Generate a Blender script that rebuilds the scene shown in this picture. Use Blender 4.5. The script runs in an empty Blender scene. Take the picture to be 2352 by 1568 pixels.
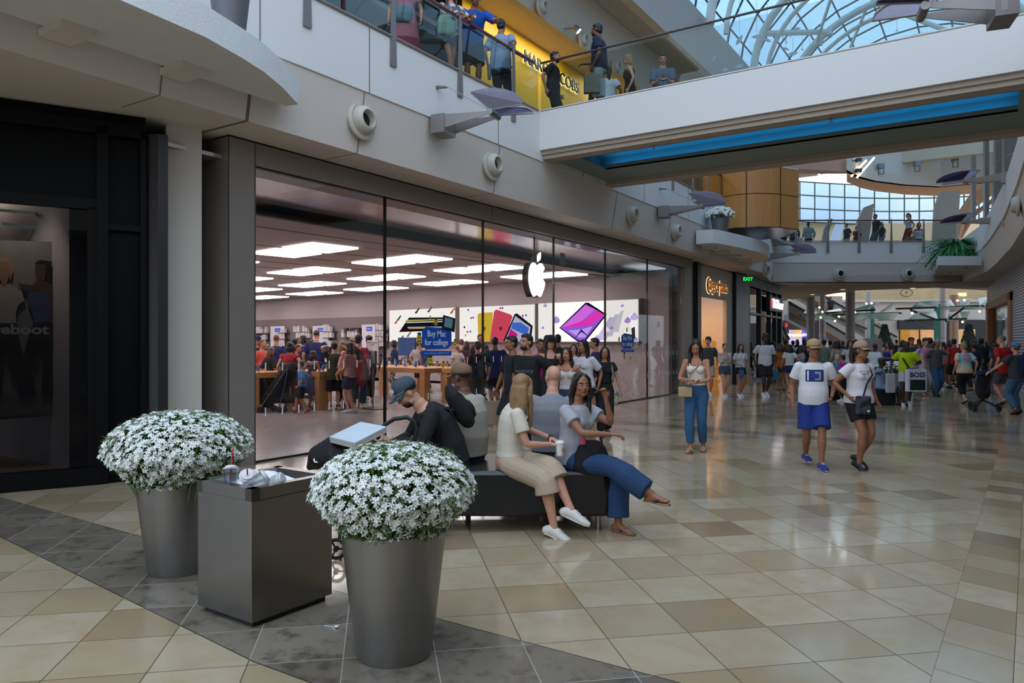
import bpy, math, random
import numpy as np
from mathutils import Vector, Matrix
random.seed(7); np.random.seed(7)
C = bpy.context.scene.collection
SC = bpy.context.scene
# ---------------- camera ----------------
FPX = 1690.0; TH = math.radians(33.3); EYE = 1.65
FW = Vector((-math.sin(TH), math.cos(TH), 0)); RT = Vector((math.cos(TH), math.sin(TH), 0))
cam = bpy.data.cameras.new('camera'); co = bpy.data.objects.new('camera', cam); C.objects.link(co)
cam.sensor_width = 36; cam.lens = 36*FPX/2352; cam.clip_start = .05; cam.clip_end = 500
co.location = (0, 0, EYE); co.rotation_euler = (math.pi/2, 0, TH)
SC.camera = co
# ---------------- world, exposure ----------------
SC.view_settings.view_transform = 'Standard'; SC.view_settings.look = 'None'
SC.view_settings.gamma = 1; SC.view_settings.use_curve_mapping = False
SC.view_settings.exposure = 0.0
SC.cycles.use_denoising = True
SC.cycles.max_bounces = 7; SC.cycles.diffuse_bounces = 4; SC.cycles.glossy_bounces = 4
SC.cycles.transparent_max_bounces = 24; SC.cycles.transmission_bounces = 4
SC.cycles.sample_clamp_indirect = 4; SC.cycles.caustics_reflective = False; SC.cycles.caustics_refractive = False
W = bpy.data.worlds.new('sky'); SC.world = W; W.use_nodes = True
SKY = 2.6
def world():
    nt = W.node_tree; n = nt.nodes; l = nt.links; n.clear()
    out = n.new('ShaderNodeOutputWorld'); bg = n.new('ShaderNodeBackground')
    tc = n.new('ShaderNodeTexCoord'); mp = n.new('ShaderNodeMapping'); mp.inputs['Scale'].default_value = (2.2, 2.2, 5)
    no = n.new('ShaderNodeTexNoise'); no.inputs['Scale'].default_value = 1.6; no.inputs['Detail'].default_value = 6
    cr = n.new('ShaderNodeValToRGB'); cr.color_ramp.elements[0].position = .38; cr.color_ramp.elements[1].position = .62
    cr.color_ramp.elements[0].color = (.42, .60, .84, 1); cr.color_ramp.elements[1].color = (.84, .90, .98, 1)
    sx = n.new('ShaderNodeSeparateXYZ'); mr = n.new('ShaderNodeMapRange')
    mr.inputs['From Min'].default_value = -.05; mr.inputs['From Max'].default_value = .25
    mr.inputs['To Min'].default_value = .25; mr.inputs['To Max'].default_value = 1.0
    mu = n.new('ShaderNodeMath'); mu.operation = 'MULTIPLY'; mu.inputs[1].default_value = SKY
    l.new(tc.outputs['Generated'], mp.inputs[0]); l.new(mp.outputs[0], no.inputs['Vector']); l.new(no.outputs['Fac'], cr.inputs[0])
    l.new(cr.outputs[0], bg.inputs[0]); l.new(tc.outputs['Generated'], sx.inputs[0]); l.new(sx.outputs[2], mr.inputs['Value'])
    l.new(mr.outputs[0], mu.inputs[0]); l.new(mu.outputs[0], bg.inputs[1]); l.new(bg.outputs[0], out.inputs[0])
world()

# ---------------- pixel helpers: a photo pixel becomes a real point on a plane of the place ----------------
def ray(px, py): return FW + RT*((px-1176)/FPX) + Vector((0, 0, -(py-784)/FPX))
def dp(px, py, d): return Vector((0, 0, EYE)) + ray(px, py)*d
def xp(px, py, X): r = ray(px, py); return dp(px, py, X/r.x)
def yp(px, py, Y): r = ray(px, py); return dp(px, py, Y/r.y)
def zp(px, py, z=0): r = ray(px, py); return dp(px, py, (z-EYE)/r.z)
def gx(px, d): p = dp(px, 784, d); return (p.x, p.y)
# ---------------- materials ----------------
def lin(c):
    if isinstance(c, str): c = tuple(int(c[i:i+2], 16)/255 for i in (0, 2, 4))
    return tuple((v/12.92 if v <= .04045 else ((v+.055)/1.055)**2.4) for v in c)
_M = {}
class NT:
    def __init__(s, name):
        s.m = bpy.data.materials.new(name); s.m.use_nodes = True; s.t = s.m.node_tree; s.t.nodes.clear()
        s.out = s.new('OutputMaterial')
    def new(s, k, **kw):
        n = s.t.nodes.new('ShaderNode'+k)
        for a, v in kw.items(): setattr(n, a, v)
        return n
    def put(s, v, sock):
        if isinstance(v, bpy.types.NodeSocket): s.t.links.new(v, sock)
        elif v is not None:
            if hasattr(sock.default_value, '__len__') and not hasattr(v, '__len__'): v = (v, v, v)
            if hasattr(sock.default_value, '__len__') and len(sock.default_value) == 4 and len(v) == 3: v = (*v, 1)
            sock.default_value = v
    def ma(s, op, a, b=None, c=None):
        n = s.new('Math', operation=op); s.put(a, n.inputs[0])
        if b is not None: s.put(b, n.inputs[1])
        if c is not None: s.put(c, n.inputs[2])
        return n.outputs[0]
    def mix(s, f, a, b):
        n = s.new('MixRGB'); s.put(f, n.inputs[0]); s.put(a, n.inputs[1]); s.put(b, n.inputs[2]); return n.outputs[0]
    def noise(s, scale, detail=3, vec=None, out='Fac', rough=.5):
        n = s.new('TexNoise'); n.inputs['Scale'].default_value = scale; n.inputs['Detail'].default_value = detail; n.inputs['Roughness'].default_value = rough
        if vec is not None: s.put(vec, n.inputs['Vector'])
        return n.outputs[out]
    def ramp(s, f, *st):
        n = s.new('ValToRGB'); s.put(f, n.inputs[0]); e = n.color_ramp.elements
        while len(e) < len(st): e.new(.5)
        for i, (p, c) in enumerate(st): e[i].position = p; e[i].color = (*lin(c), 1) if not isinstance(c, float) else (c, c, c, 1)
        return n.outputs[0]
    def xyz(s, kind='Object', scale=None):
        o = s.new('TexCoord').outputs[kind]
        if scale: m = s.new('Mapping'); m.inputs['Scale'].default_value = scale; s.t.links.new(o, m.inputs[0]); o = m.outputs[0]
        return o
    def sep(s, v): n = s.new('SeparateXYZ'); s.put(v, n.inputs[0]); return n.outputs
    def bump(s, h, st=.3, dist=.01):
        n = s.new('Bump'); n.inputs['Strength'].default_value = st; n.inputs['Distance'].default_value = dist; s.put(h, n.inputs['Height']); return n.outputs[0]
    def bsdf(s, col, rough=.6, metal=0, normal=None, coat=0, spec=.5, trans=0, emit=None, es=0, sub=0, alpha=None):
        b = s.new('BsdfPrincipled'); I = b.inputs
        s.put(col, I['Base Color']); s.put(rough, I['Roughness']); s.put(metal, I['Metallic'])
        I['Coat Weight'].default_value = coat; I['Coat Roughness'].default_value = .05
        s.put(spec, I['Specular IOR Level']); I['Transmission Weight'].default_value = trans
        if normal is not None: s.put(normal, I['Normal'])
        if emit is not None: s.put(emit, I['Emission Color']); s.put(es, I['Emission Strength'])
        if alpha is not None: s.put(alpha, I['Alpha'])
        s.t.links.new(b.outputs[0], s.out.inputs[0]); return b
def mat(col, rough=.6, metal=0, emit=0, var=.06, scale=6, bmp=0, bscale=60, coat=0, spec=.5, stretch=None):
    """plain surface with a little procedural unevenness"""
    k = (col, rough, metal, emit, var, scale, bmp, bscale, coat, spec, stretch)
    if k in _M: return _M[k]
    N = NT('m_'+str(col)+'_'+str(len(_M))); c = lin(col)
    v = N.xyz('Object', stretch)
    f = N.noise(scale, 4, v)
    cc = N.mix(f, tuple(min(1, x*(1-var*1.6)) for x in c), tuple(min(1, x*(1+var*1.6)) for x in c))
    nm = None
    if bmp: nm = N.bump(N.noise(bscale, 3, v), bmp, .01)
    N.bsdf(cc, rough, metal, nm, coat, spec, emit=(c if emit else None), es=emit)
    _M[k] = N.m; return N.m
def glow(col, st):
    k = ('g', col, st)
    if k not in _M:
        N = NT('glow'); e = N.new('Emission'); f = N.noise(1.5, 1, N.xyz()); N.put(N.mix(f, tuple(x*.97 for x in lin(col)), lin(col)), e.inputs[0]); e.inputs[1].default_value = st
        N.t.links.new(e.outputs[0], N.out.inputs[0]); _M[k] = N.m
    return _M[k]
def glass(tint='f2f6f6', refl=1.0, rough=0.0, base=.03):
    k = ('gl', tint, refl, base)
    if k not in _M:
        N = NT('clear_glass'); t = N.new('BsdfTransparent'); g = N.new('BsdfGlossy'); g.inputs['Roughness'].default_value = rough
        f = N.noise(.6, 1, N.xyz()); N.put(N.mix(f, tuple(x*.98 for x in lin(tint)), lin(tint)), t.inputs[0])
        lw = N.new('LayerWeight'); lw.inputs[0].default_value = .5
        # schlick: base + (1-base)*facing^5
        fac = N.ma('ADD', N.ma('MULTIPLY', N.ma('POWER', lw.outputs['Facing'], 4.2), refl*.75), base*refl)
        m = N.new('MixShader'); N.put(fac, m.inputs[0]); N.t.links.new(t.outputs[0], m.inputs[1]); N.t.links.new(g.outputs[0], m.inputs[2])
        N.t.links.new(m.outputs[0], N.out.inputs[0]); _M[k] = N.m
    return _M[k]
# ---------------- mesh builder ----------------
def V3(*a): return np.array(a, float)
def nrm(v): v = np.asarray(v, float); n = np.linalg.norm(v); return v/n if n > 1e-9 else v
class MB:
    def __init__(s): s.v = []; s.f = []; s.mi = []; s.k = 0
    def add(s, vs, fs, mi=None):
        o = len(s.v); s.v += [tuple(map(float, p)) for p in vs]; s.f += [tuple(i+o for i in f) for f in fs]; s.mi += [s.k if mi is None else mi]*len(fs); return s
    def box(s, c, d, rz=0, M=None):
        x, y, z = [a/2 for a in d]; P = [(i, j, k) for k in (-z, z) for i, j in ((-x, -y), (x, -y), (x, y), (-x, y))]
        cr, sr = math.cos(rz), math.sin(rz)
        P = [(a*cr-b*sr, a*sr+b*cr, e) for a, b, e in P]
        if M is not None: P = [tuple(M @ Vector(p)) for p in P]
        P = [(a+c[0], b+c[1], e+c[2]) for a, b, e in P]
        return s.add(P, [(3, 2, 1, 0), (4, 5, 6, 7), (0, 1, 5, 4), (1, 2, 6, 5), (2, 3, 7, 6), (3, 0, 4, 7)])
    def rng(s, a, b): return s.box([(a[i]+b[i])/2 for i in range(3)], [abs(b[i]-a[i]) for i in range(3)])
    def quad(s, *p): return s.add(p, [tuple(range(len(p)))])
    def slab(s, pts, vec):
        """polygon (list of 3D points) pushed along vec"""
        n = len(pts); q = [tuple(p[i]+vec[i] for i in range(3)) for p in pts]
        return s.add([tuple(p) for p in pts]+q, [tuple(reversed(range(n))), tuple(range(n, 2*n))]+[(i, (i+1) % n, n+(i+1) % n, n+i) for i in range(n)])
    def tube(s, pts, r, r2=None, seg=8, u=None, rnd=False, closed=False):
        P = np.array([tuple(p) for p in pts], float); n = len(P)
        r = np.full(n, r, float) if np.isscalar(r) else np.array(r, float)
        r2 = r.copy() if r2 is None else (np.full(n, r2, float) if np.isscalar(r2) else np.array(r2, float))
        if rnd:
            a, b = nrm(P[0]-P[1]), nrm(P[-1]-P[-2]); ra, rb = min(r[0], r2[0]), min(r[-1], r2[-1])
            P = np.vstack([P[0]+a*ra*.85, P[0]+a*ra*.5, P, P[-1]+b*rb*.5, P[-1]+b*rb*.85])
            r = np.concatenate([[r[0]*.4, r[0]*.82], r, [r[-1]*.82, r[-1]*.4]]); r2 = np.concatenate([[r2[0]*.4, r2[0]*.82], r2, [r2[-1]*.82, r2[-1]*.4]]); n += 4
        T = np.zeros_like(P); T[1:-1] = P[2:]-P[:-2]; T[0] = P[1]-P[0]; T[-1] = P[-1]-P[-2]
        if closed: T[0] = P[1]-P[-1]; T[-1] = P[0]-P[-2]
        vs = []; pu = None
        for i in range(n):
            t = nrm(T[i]); h = (u if u is not None else (pu if pu is not None else ((1, 0, 0) if abs(t[0]) < .8 else (0, 1, 0))))
            h = np.asarray(h, float); a = nrm(h-t*np.dot(h, t)); b = np.cross(t, a); pu = a
            for k in range(seg):
                an = 2*math.pi*k/seg; vs.append(P[i]+a*r[i]*math.cos(an)+b*r2[i]*math.sin(an))
        fs = [(i*seg+k, i*seg+(k+1) % seg, (i+1)*seg+(k+1) % seg, (i+1)*seg+k) for i in range(n-1) for k in range(seg)]
        if closed: fs += [((n-1)*seg+k, (n-1)*seg+(k+1) % seg, (k+1) % seg, k) for k in range(seg)]
        else: fs += [tuple(reversed(range(seg))), tuple(range((n-1)*seg, n*seg))]
        return s.add(vs, fs)
    def lathe(s, prof, c=(0, 0, 0), seg=32, sx=1, sy=1):
        vs = []; n = len(prof)
        for r, z in prof:
            for k in range(seg):
                a = 2*math.pi*k/seg; vs.append((c[0]+r*sx*math.cos(a), c[1]+r*sy*math.sin(a), c[2]+z))
        fs = [(i*seg+k, i*seg+(k+1) % seg, (i+1)*seg+(k+1) % seg, (i+1)*seg+k) for i in range(n-1) for k in range(seg)]
        fs += [tuple(reversed(range(seg))), tuple(range((n-1)*seg, n*seg))]
        return s.add(vs, fs)
    def ell(s, c, r, R=None, seg=12, rings=8):
        r = (r, r, r) if np.isscalar(r) else r
        vs = []; R = np.eye(3) if R is None else R
        for i in range(1, rings):
            th = math.pi*i/rings
            for k in range(seg):
                a = 2*math.pi*k/seg; vs.append((r[0]*math.sin(th)*math.cos(a), r[1]*math.sin(th)*math.sin(a), r[2]*math.cos(th)))
        vs += [(0, 0, r[2]), (0, 0, -r[2])]; m = len(vs)
        fs = [(i*seg+k, (i+1)*seg+k, (i+1)*seg+(k+1) % seg, i*seg+(k+1) % seg) for i in range(rings-2) for k in range(seg)]
        fs += [(m-2, k, (k+1) % seg) for k in range(seg)]+[(m-1, (rings-2)*seg+(k+1) % seg, (rings-2)*seg+k) for k in range(seg)]
        vs = (np.array(vs) @ np.array(R).T)+np.array(c, float)
        return s.add(vs, fs)
    def build(s, name, m, parent=None, smooth=False, vox=0, sm=4, bevel=0, loc=None, rz=0, mods=()):
        me = bpy.data.meshes.new(name); me.from_pydata(s.v, [], s.f); ms = m if isinstance(m, (list, tuple)) else [m]
        for x in ms: me.materials.append(x)
        if len(ms) > 1: me.polygons.foreach_set('material_index', s.mi)
        if smooth is True or vox: me.polygons.foreach_set('use_smooth', [True]*len(me.polygons))
        o = bpy.data.objects.new(name, me); C.objects.link(o)
        if parent is not None: o.parent = parent
        if loc is not None: o.location = loc; o.rotation_euler.z = rz
        if vox:
            k = o.modifiers.new('r', 'REMESH'); k.mode = 'VOXEL'; k.voxel_size = vox; k.use_smooth_shade = True
            if sm: k = o.modifiers.new('s', 'SMOOTH'); k.factor = .5; k.iterations = sm
        if bevel: k = o.modifiers.new('b', 'BEVEL'); k.width = bevel; k.segments = 2; k.limit_method = 'ANGLE'
        if smooth == 'auto':
            me.polygons.foreach_set('use_smooth', [True]*len(me.polygons)); me.set_sharp_from_angle(angle=math.radians(35))
        return o
def tag(o, label=None, cat=None, group=None, kind=None):
    if label: o['label'] = label
    if cat: o['category'] = cat
    if group: o['group'] = group
    if kind: o['kind'] = kind
    return o
def thing(name, label, cat, loc=(0, 0, 0), rz=0, group=None):
    o = bpy.data.objects.new(name, None); C.objects.link(o); o.location = loc; o.rotation_euler.z = rz; o.empty_display_size = .1
    return tag(o, label, cat, group)
def struct(o): o['kind'] = 'structure'; return o
def dup(o, loc, rz=None, label=None):
    r = o.copy(); C.objects.link(r); r.location = loc
    if rz is not None: r.rotation_euler.z = rz
    if label: r['label'] = label
    def rec(a, b):
        for ch in list(a.children):
            if ch == b: continue
            c = ch.copy(); C.objects.link(c); c.parent = b; rec(ch, c)
    rec(o, r); return r
def text(name, body, m, parent=None, size=.1, ext=.004, loc=(0, 0, 0), rot=(0, 0, 0), align='CENTER', bold=0, sx=1, spacing=1, mods=None):
    cu = bpy.data.curves.new(name, 'FONT'); cu.body = body; cu.size = size; cu.extrude = ext; cu.align_x = align; cu.align_y = 'CENTER'; cu.offset = bold; cu.space_character = spacing; cu.resolution_u = 3
    t = bpy.data.objects.new('t', cu); me = bpy.data.meshes.new_from_object(t); me.name = name
    bpy.data.objects.remove(t); me.materials.clear(); me.materials.append(m)
    o = bpy.data.objects.new(name, me); C.objects.link(o)
    if parent is not None: o.parent = parent
    o.location = loc; o.rotation_euler = rot; o.scale = (sx, 1, 1)
    return o
# ================= SETTING =================
white = mat('d6d6d4', .75, var=.015, scale=.7, bmp=.04, bscale=120)
cream = mat('d0c7bf', .75, var=.02, scale=.7, bmp=.04, bscale=120)
joint = mat('6b6660', .9)
steel = mat('8c8a88', .38, 1, var=.08, scale=3, stretch=(1, 1, 30))
darkst = mat('5a5856', .4, .9, var=.08)
black = mat('0c0b0d', .45, var=.2)
blackg = mat('09090b', .2, coat=.3)
def floor_mat():
    N = NT('polished_stone_tiles'); p = N.xyz('Object'); X, Y, Z = N.sep(p); ma = N.ma
    c, s = math.cos(math.radians(43.5)), math.sin(math.radians(43.5))
    def lines(a, w):      # 1 on the joint
        f = ma('FRACT', a); return ma('LESS_THAN', ma('MINIMUM', f, ma('SUBTRACT', 1, f)), w)
    A = ma('DIVIDE', ma('SUBTRACT', ma('ADD', ma('MULTIPLY', X, c), ma('MULTIPLY', Y, s)), .769), .478)
    B = ma('DIVIDE', ma('SUBTRACT', ma('SUBTRACT', ma('MULTIPLY', Y, c), ma('MULTIPLY', X, s)), 3.93), .475)
    # border along the shops at the right: two long joints, cross joints between
    sx = ma('SUBTRACT', X, ma('ADD', ma('MULTIPLY', Y, .033), -.40))
    inst = ma('GREATER_THAN', sx, 0.0)
    A2 = ma('DIVIDE', sx, .33); B2 = ma('DIVIDE', ma('ADD', Y, ma('MULTIPLY', X, .3)), .42)
    Af = N.new('Mix', data_type='FLOAT'); N.put(inst, Af.inputs[0]); N.put(A, Af.inputs[2]); N.put(A2, Af.inputs[3]); A = Af.outputs[0]
    Bf = N.new('Mix', data_type='FLOAT'); N.put(inst, Bf.inputs[0]); N.put(B, Bf.inputs[2]); N.put(B2, Bf.inputs[3]); B = Bf.outputs[0]
    cmb = N.new('CombineXYZ'); N.put(ma('FLOOR', A), cmb.inputs[0]); N.put(ma('FLOOR', B), cmb.inputs[1])
    wn = N.new('TexWhiteNoise', noise_dimensions='2D'); N.put(cmb.outputs[0], wn.inputs['Vector'])
    tile = N.ramp(wn.outputs['Value'], (0, '8c7a62'), (.15, 'a08e70'), (.45, 'b2a287'), (.8, 'beb097'), (1, 'ab9b80'))
    # veins and rusty specks
    sh = N.new('CombineXYZ'); N.put(ma('MULTIPLY', wn.outputs['Value'], 40), sh.inputs[2])
    va = N.new('VectorMath', operation='ADD'); N.put(p, va.inputs[0]); N.put(sh.outputs[0], va.inputs[1]); q = va.outputs[0]
    cloud = N.noise(4.5, 6, q, rough=.65)
    tile = N.mix(ma('MULTIPLY', N.ramp(cloud, (.42, 0.), (.66, 1.)), .45), tile, lin('a88c60'))
    speck = N.ramp(N.noise(26, 5, q, rough=.7), (.62, 0.), (.72, 1.))
    patch = N.ramp(N.noise(2.2, 3, q), (.5, 0.), (.66, 1.))
    tile = N.mix(ma('MULTIPLY', ma('MULTIPLY', speck, patch), .8), tile, lin('7d5a35'))
    jl = ma('MAXIMUM', lines(A, .006), lines(B, .006))
    tile = N.mix(jl, tile, lin('4d463c'))
    # dark bands
    y1 = ma('SUBTRACT', Y, ma('MULTIPLY', ma('MINIMUM', ma('ADD', X, 3), 0), -.02))
    inner = ma('ADD', ma('MULTIPLY', ma('MINIMUM', ma('ADD', X, 3.2), 0), -.10), 2.44)
    band = ma('MULTIPLY', ma('LESS_THAN', y1, 3.42), ma('GREATER_THAN', Y, inner))
    y2 = ma('ADD', Y, ma('MULTIPLY', X, .09))
    band2 = ma('MULTIPLY', ma('LESS_THAN', y2, 13.45), ma('GREATER_THAN', y2, 12.9))
    bb = ma('MULTIPLY', ma('MAXIMUM', band, band2), ma('SUBTRACT', 1, inst))
    dk = N.ramp(wn.outputs['Value'], (0, '6c6357'), (.5, '7d7366'), (1, '8b8173'))
    dk = N.mix(N.ramp(N.noise(7, 7, q, rough=.7), (.5, 0.), (.7, 1.)), dk, lin('4f4a42'))
    dk = N.mix(jl, dk, lin('a09d96'))
    col = N.mix(bb, tile, dk)
    edge = ma('MAXIMUM', ma('LESS_THAN', ma('ABSOLUTE', ma('SUBTRACT', y1, 3.42)), .004), ma('LESS_THAN', ma('ABSOLUTE', ma('SUBTRACT', Y, inner)), .004))
    edge = ma('MULTIPLY', edge, ma('SUBTRACT', 1, inst))
    col = N.mix(edge, col, lin('3d3830'))
    rg = ma('ADD', ma('MULTIPLY', N.noise(1.7, 4, p), .10), .06)
    rg = ma('ADD', rg, ma('MULTIPLY', jl, .4))
    nm = N.bump(ma('ADD', ma('MULTIPLY', N.noise(.9, 2, p), .6), ma('MULTIPLY', jl, -.3)), .10, .01)
    N.bsdf(col, rg, 0, nm, spec=.62); return N.m
stone = floor_mat()
def shopfloor_mat():
    N = NT('grey_stone_shop_floor'); p = N.xyz('Object'); X, Y, Z = N.sep(p); ma = N.ma
    def ln(a, sp): f = ma('FRACT', ma('DIVIDE', a, sp)); return ma('LESS_THAN', f, .008)
    j = ma('MAXIMUM', ln(ma('ADD', X, ma('MULTIPLY', Y, .15)), .76), ln(ma('SUBTRACT', Y, ma('MULTIPLY', X, .15)), .76))
    c = N.mix(N.noise(3, 5, p), lin('8d8482'), lin('a59b99')); c = N.mix(j, c, lin('6b6362'))
    N.bsdf(c, .22, 0, spec=.5); return N.m
m = MB(); XS = -8.46
m.quad((-30, -14, 0), (14, -14, 0), (14, 6.2, 0), (-30, 6.2, 0)); m.quad((XS, 6.2, 0), (14, 6.2, 0), (14, 22.7, 0), (XS, 22.7, 0)); m.quad((-40, 22.7, 0), (40, 22.7, 0), (40, 110, 0), (-40, 110, 0))
struct(m.build('floor', stone))
m = MB(); m.slab([(XS, 6.2, -.1), (XS, 22.7, -.1), (-46, 30, -.1), (-46, 6.2, -.1)], (0, 0, .1)); struct(m.build('floor_shop', shopfloor_mat()))
Z1, Z2, Z3 = 4.33, 5.18, 6.11
# ---- left building: soffit, leaning lower band, upright upper band ----
LY0, LY1 = -8, 29.6; CL = (-8.3, 34.0)
m = MB(); m.slab([(-7.6, LY0, Z1), (-7.6, LY1, Z1), (-8.5, 34.2, Z1), (-14, 34.2, Z1), (-14, LY0, Z1)], (0, 0, .12)); struct(m.build('ceiling_left', cream))
m = MB(); m.add([(-7.6, LY0, Z1), (-7.6, LY1, Z1), (-8.45, 34.1, Z1), (-7.45, LY0, Z2), (-7.45, LY1, Z2), (-8.3, 34.05, Z2)], [(0, 1, 4, 3), (1, 2, 5, 4)])
m.slab([(-7.44, LY0, Z2-.002), (-7.44, LY1, Z2-.002), (-8.29, 34.05, Z2-.002), (-9, 34.05, Z2-.002), (-9, LY0, Z2-.002)], (0, 0, .03))
struct(m.build('wall_left_lower_band', cream))
m = MB(); m.slab([(-7.43, LY0, Z2), (-7.43, LY1, Z2), (-8.28, 34.02, Z2), (-8.5, 34.02, Z2), (-7.6, LY1, Z2), (-7.6, LY0, Z2)], (0, 0, Z3-Z2)); struct(m.build('wall_left_upper_band', white))
m = MB()
for y in (2.6, 5.76, 7.62, 10.86, 14.1, 17.4, 20.6, 23.9, 27.1): m.box((-7.427, y, (Z2+Z3)/2), (.006, .012, Z3-Z2))
for y in (4.58, 7.54, 10.94, 15.87, 19.32, 23, 26.5):
    m.slab([(-7.597, y, Z1), (-7.597, y+.012, Z1), (-7.447, y+.012, Z2), (-7.447, y, Z2)], (.004, 0, 0)); m.rng((-7.6, y, Z1-.003), (-8.35, y+.012, Z1+.01))
m.rng((-7.6, 5.68, Z1-.004), (-9.3, 5.72, Z1+.01)); m.slab([(-7.597, 5.68, Z1), (-7.597, 5.72, Z1), (-7.447, 5.72, Z2), (-7.447, 5.68, Z2)], (.004, 0, 0))
struct(m.build('trim_1', joint))
m = MB(); m.rng((-7.6, LY0, 5.9), (-13, 34, 6.0)); m.rng((-13, 6, 5.9), (-20, 40, 6.0)); struct(m.build('floor_upper_left', mat('8f8778', .3)))
# ---- cross band at the far end of the void ----
a = Vector((-8.28, 34.02, 0)); b = Vector((-1.4, 38.5, 0)); nv = (a-b).cross(Vector((0, 0, 1))).normalized()
if nv.dot(FW) < 0: nv = -nv
def band(name, z0, z1, a0, b0, a1, b1, mt, th=.4):
    m = MB(); q = [Vector((*a0[:2], z0)), Vector((*b0[:2], z0)), Vector((*b1[:2], z1)), Vector((*a1[:2], z1))]
    m.slab(q, nv*th); return struct(m.build(name, mt))
band('wall_far_upper_band', Z2, Z3, a, b, a, b, white)
band('wall_far_lower_band', Z1, Z2-.002, a+nv*.18, b+nv*.18, a+nv*.03, b+nv*.03, cream)
S = [(-8.5, 34.1), (-1.2, 38.7), (.2, 33), (3, 33), (3, 50), (.2, 47), (-2.5, 42.3), (-6.2, 42.3), (-12, 51), (-16, 51), (-16, 34.1)]
m = MB(); m.slab([(x, y, Z1) for x, y in S], (0, 0, .3)); struct(m.build('ceiling_far', mat('b8aaa0', .8)))
m = MB(); m.slab([(x, y, 5.7) for x, y in [(-8.4, 34.5), (-1.2, 39), (3, 39), (8, 60), (-20, 60), (-20, 34.5)]], (0, 0, .3)); struct(m.build('floor_upper_far', mat('8f8778', .3)))
# ---- right building (gentle curve) ----
RC = [(.72, -8), (.72, 8), (.60, 14), (.50, 16), (.40, 20), (.20, 25), (-.15, 30), (-.45, 33.4), (-1.4, 38.5)]
def strip(name, z0, z1, o0, o1, mt, cur=RC):
    m = MB(); vs = []; fs = []
    for i, (x, y) in enumerate(cur): vs += [(x+o0, y, z0), (x+o1, y, z1), (x+o1+.5, y, z1), (x+o0+.5, y, z0)]
    for i in range(len(cur)-1):
        for k in range(4): fs.append((4*i+k, 4*i+(k+1) % 4, 4*i+4+(k+1) % 4, 4*i+4+k))
    m.add(vs, fs); return struct(m.build(name, mt, smooth='auto'))
strip('wall_right_upper_band', Z2, Z3, 0, 0, white); strip('wall_right_lower_band', Z1, Z2-.002, .2, .04, cream)
m = MB(); m.slab([(x+.19, y, Z1-.004) for x, y in RC]+[(9, 38.5, Z1-.004), (9, -8, Z1-.004)], (0, 0, .003)); struct(m.build('ceiling_right', cream))
m = MB(); m.slab([(x+.45, y, 5.9) for x, y in RC]+[(9, 38.5, 5.9), (9, -8, 5.9)], (0, 0, .1)); struct(m.build('floor_upper_right', mat('8f8778', .3)))
# slatted shop wall at the right, seen obliquely
def slat_mat():
    N = NT('horizontal_slat_wall'); z = N.sep(N.xyz())[2]; f = N.ma('FRACT', N.ma('DIVIDE', z, .10))
    k = N.ma('LESS_THAN', f, .5); N.bsdf(N.mix(k, lin('6a6470'), lin('dcdaec')), .45, 0, N.bump(k, .5, .02)); return N.m
w0 = Vector((-.35, 44, 0)); w1 = Vector((.85, 29.3, 0)); w2 = Vector((1.45, 16, 0)); w3 = Vector((1.9, -8, 0))
def wallpiece(m, p, q, z0, z1, th=.25):
    n = Vector((1, 0, 0)); m.slab([Vector((p.x, p.y, z0)), Vector((q.x, q.y, z0)), Vector((q.x, q.y, z1)), Vector((p.x, p.y, z1))], n*th)
def L(t): return w0.lerp(w1, t)
m = MB(); wallpiece(m, L(0), L(.30), 3.55, Z1); wallpiece(m, L(.30), L(.74), 3.55, Z1); wallpiece(m, L(.74), w1, 0, Z1)
wallpiece(m, L(0), L(.02), 0, 3.55)
struct(m.build('wall_right', slat_mat())); m = MB(); wallpiece(m, w1, w2, 0, Z1); wallpiece(m, w2, w3, 0, Z1); struct(m.build('wall_right_near', mat('8d8682', .6, var=.1, scale=.5)))
m = MB(); wood_o = mat('a8672c', .5, var=.12, scale=2, stretch=(8, 8, 1))
for t0, t1, z0, z1 in ((.02, .10, 0, 3.5), (.68, .74, 0, 3.5), (.02, .74, 3.2, 3.55)): wallpiece(m, L(t0)-Vector((.08, 0, 0)), L(t1)-Vector((.08, 0, 0)), z0, z1, .35)
struct(m.build('door_1', wood_o))
m = MB(); wallpiece(m, L(.1)+Vector((2.5, 0, 0)), L(.7)+Vector((2.5, 0, 0)), 0, 3.4); m2 = MB(); wallpiece(m2, L(.1)+Vector((.12, 0, 0)), L(.68)+Vector((.12, 0, 0)), 0.02, 3.2, .02)
struct(m.build('wall_right_shop_back', mat('6b4a38', .6))); struct(m2.build('window_20', glass()))
o = MB(); o.lathe([(.18, 0), (.22, .02), (.10, .22), (.02, .28)], seg=20); g = tag(o.build('pendant_lamp', glow('ffd9a0', 4), loc=L(.45)+Vector((1.2, 0, 2.2))), 'glowing dome lamp hanging inside the wood framed doorway at the right', 'lamp')
# back of the mall behind the camera
m = MB(); m.rng((4.6, 4, 6), (4.9, 38, 11)); struct(m.build('wall_right_upper', cream))
# ---- pillar wall between the two left shops ----
m = MB(); m.rng((-8.95, 5.45, 0), (-9.4, 6.3, Z1)); struct(m.build('wall_left_pillar', mat('c6c0b6', .7, var=.02)))
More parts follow.
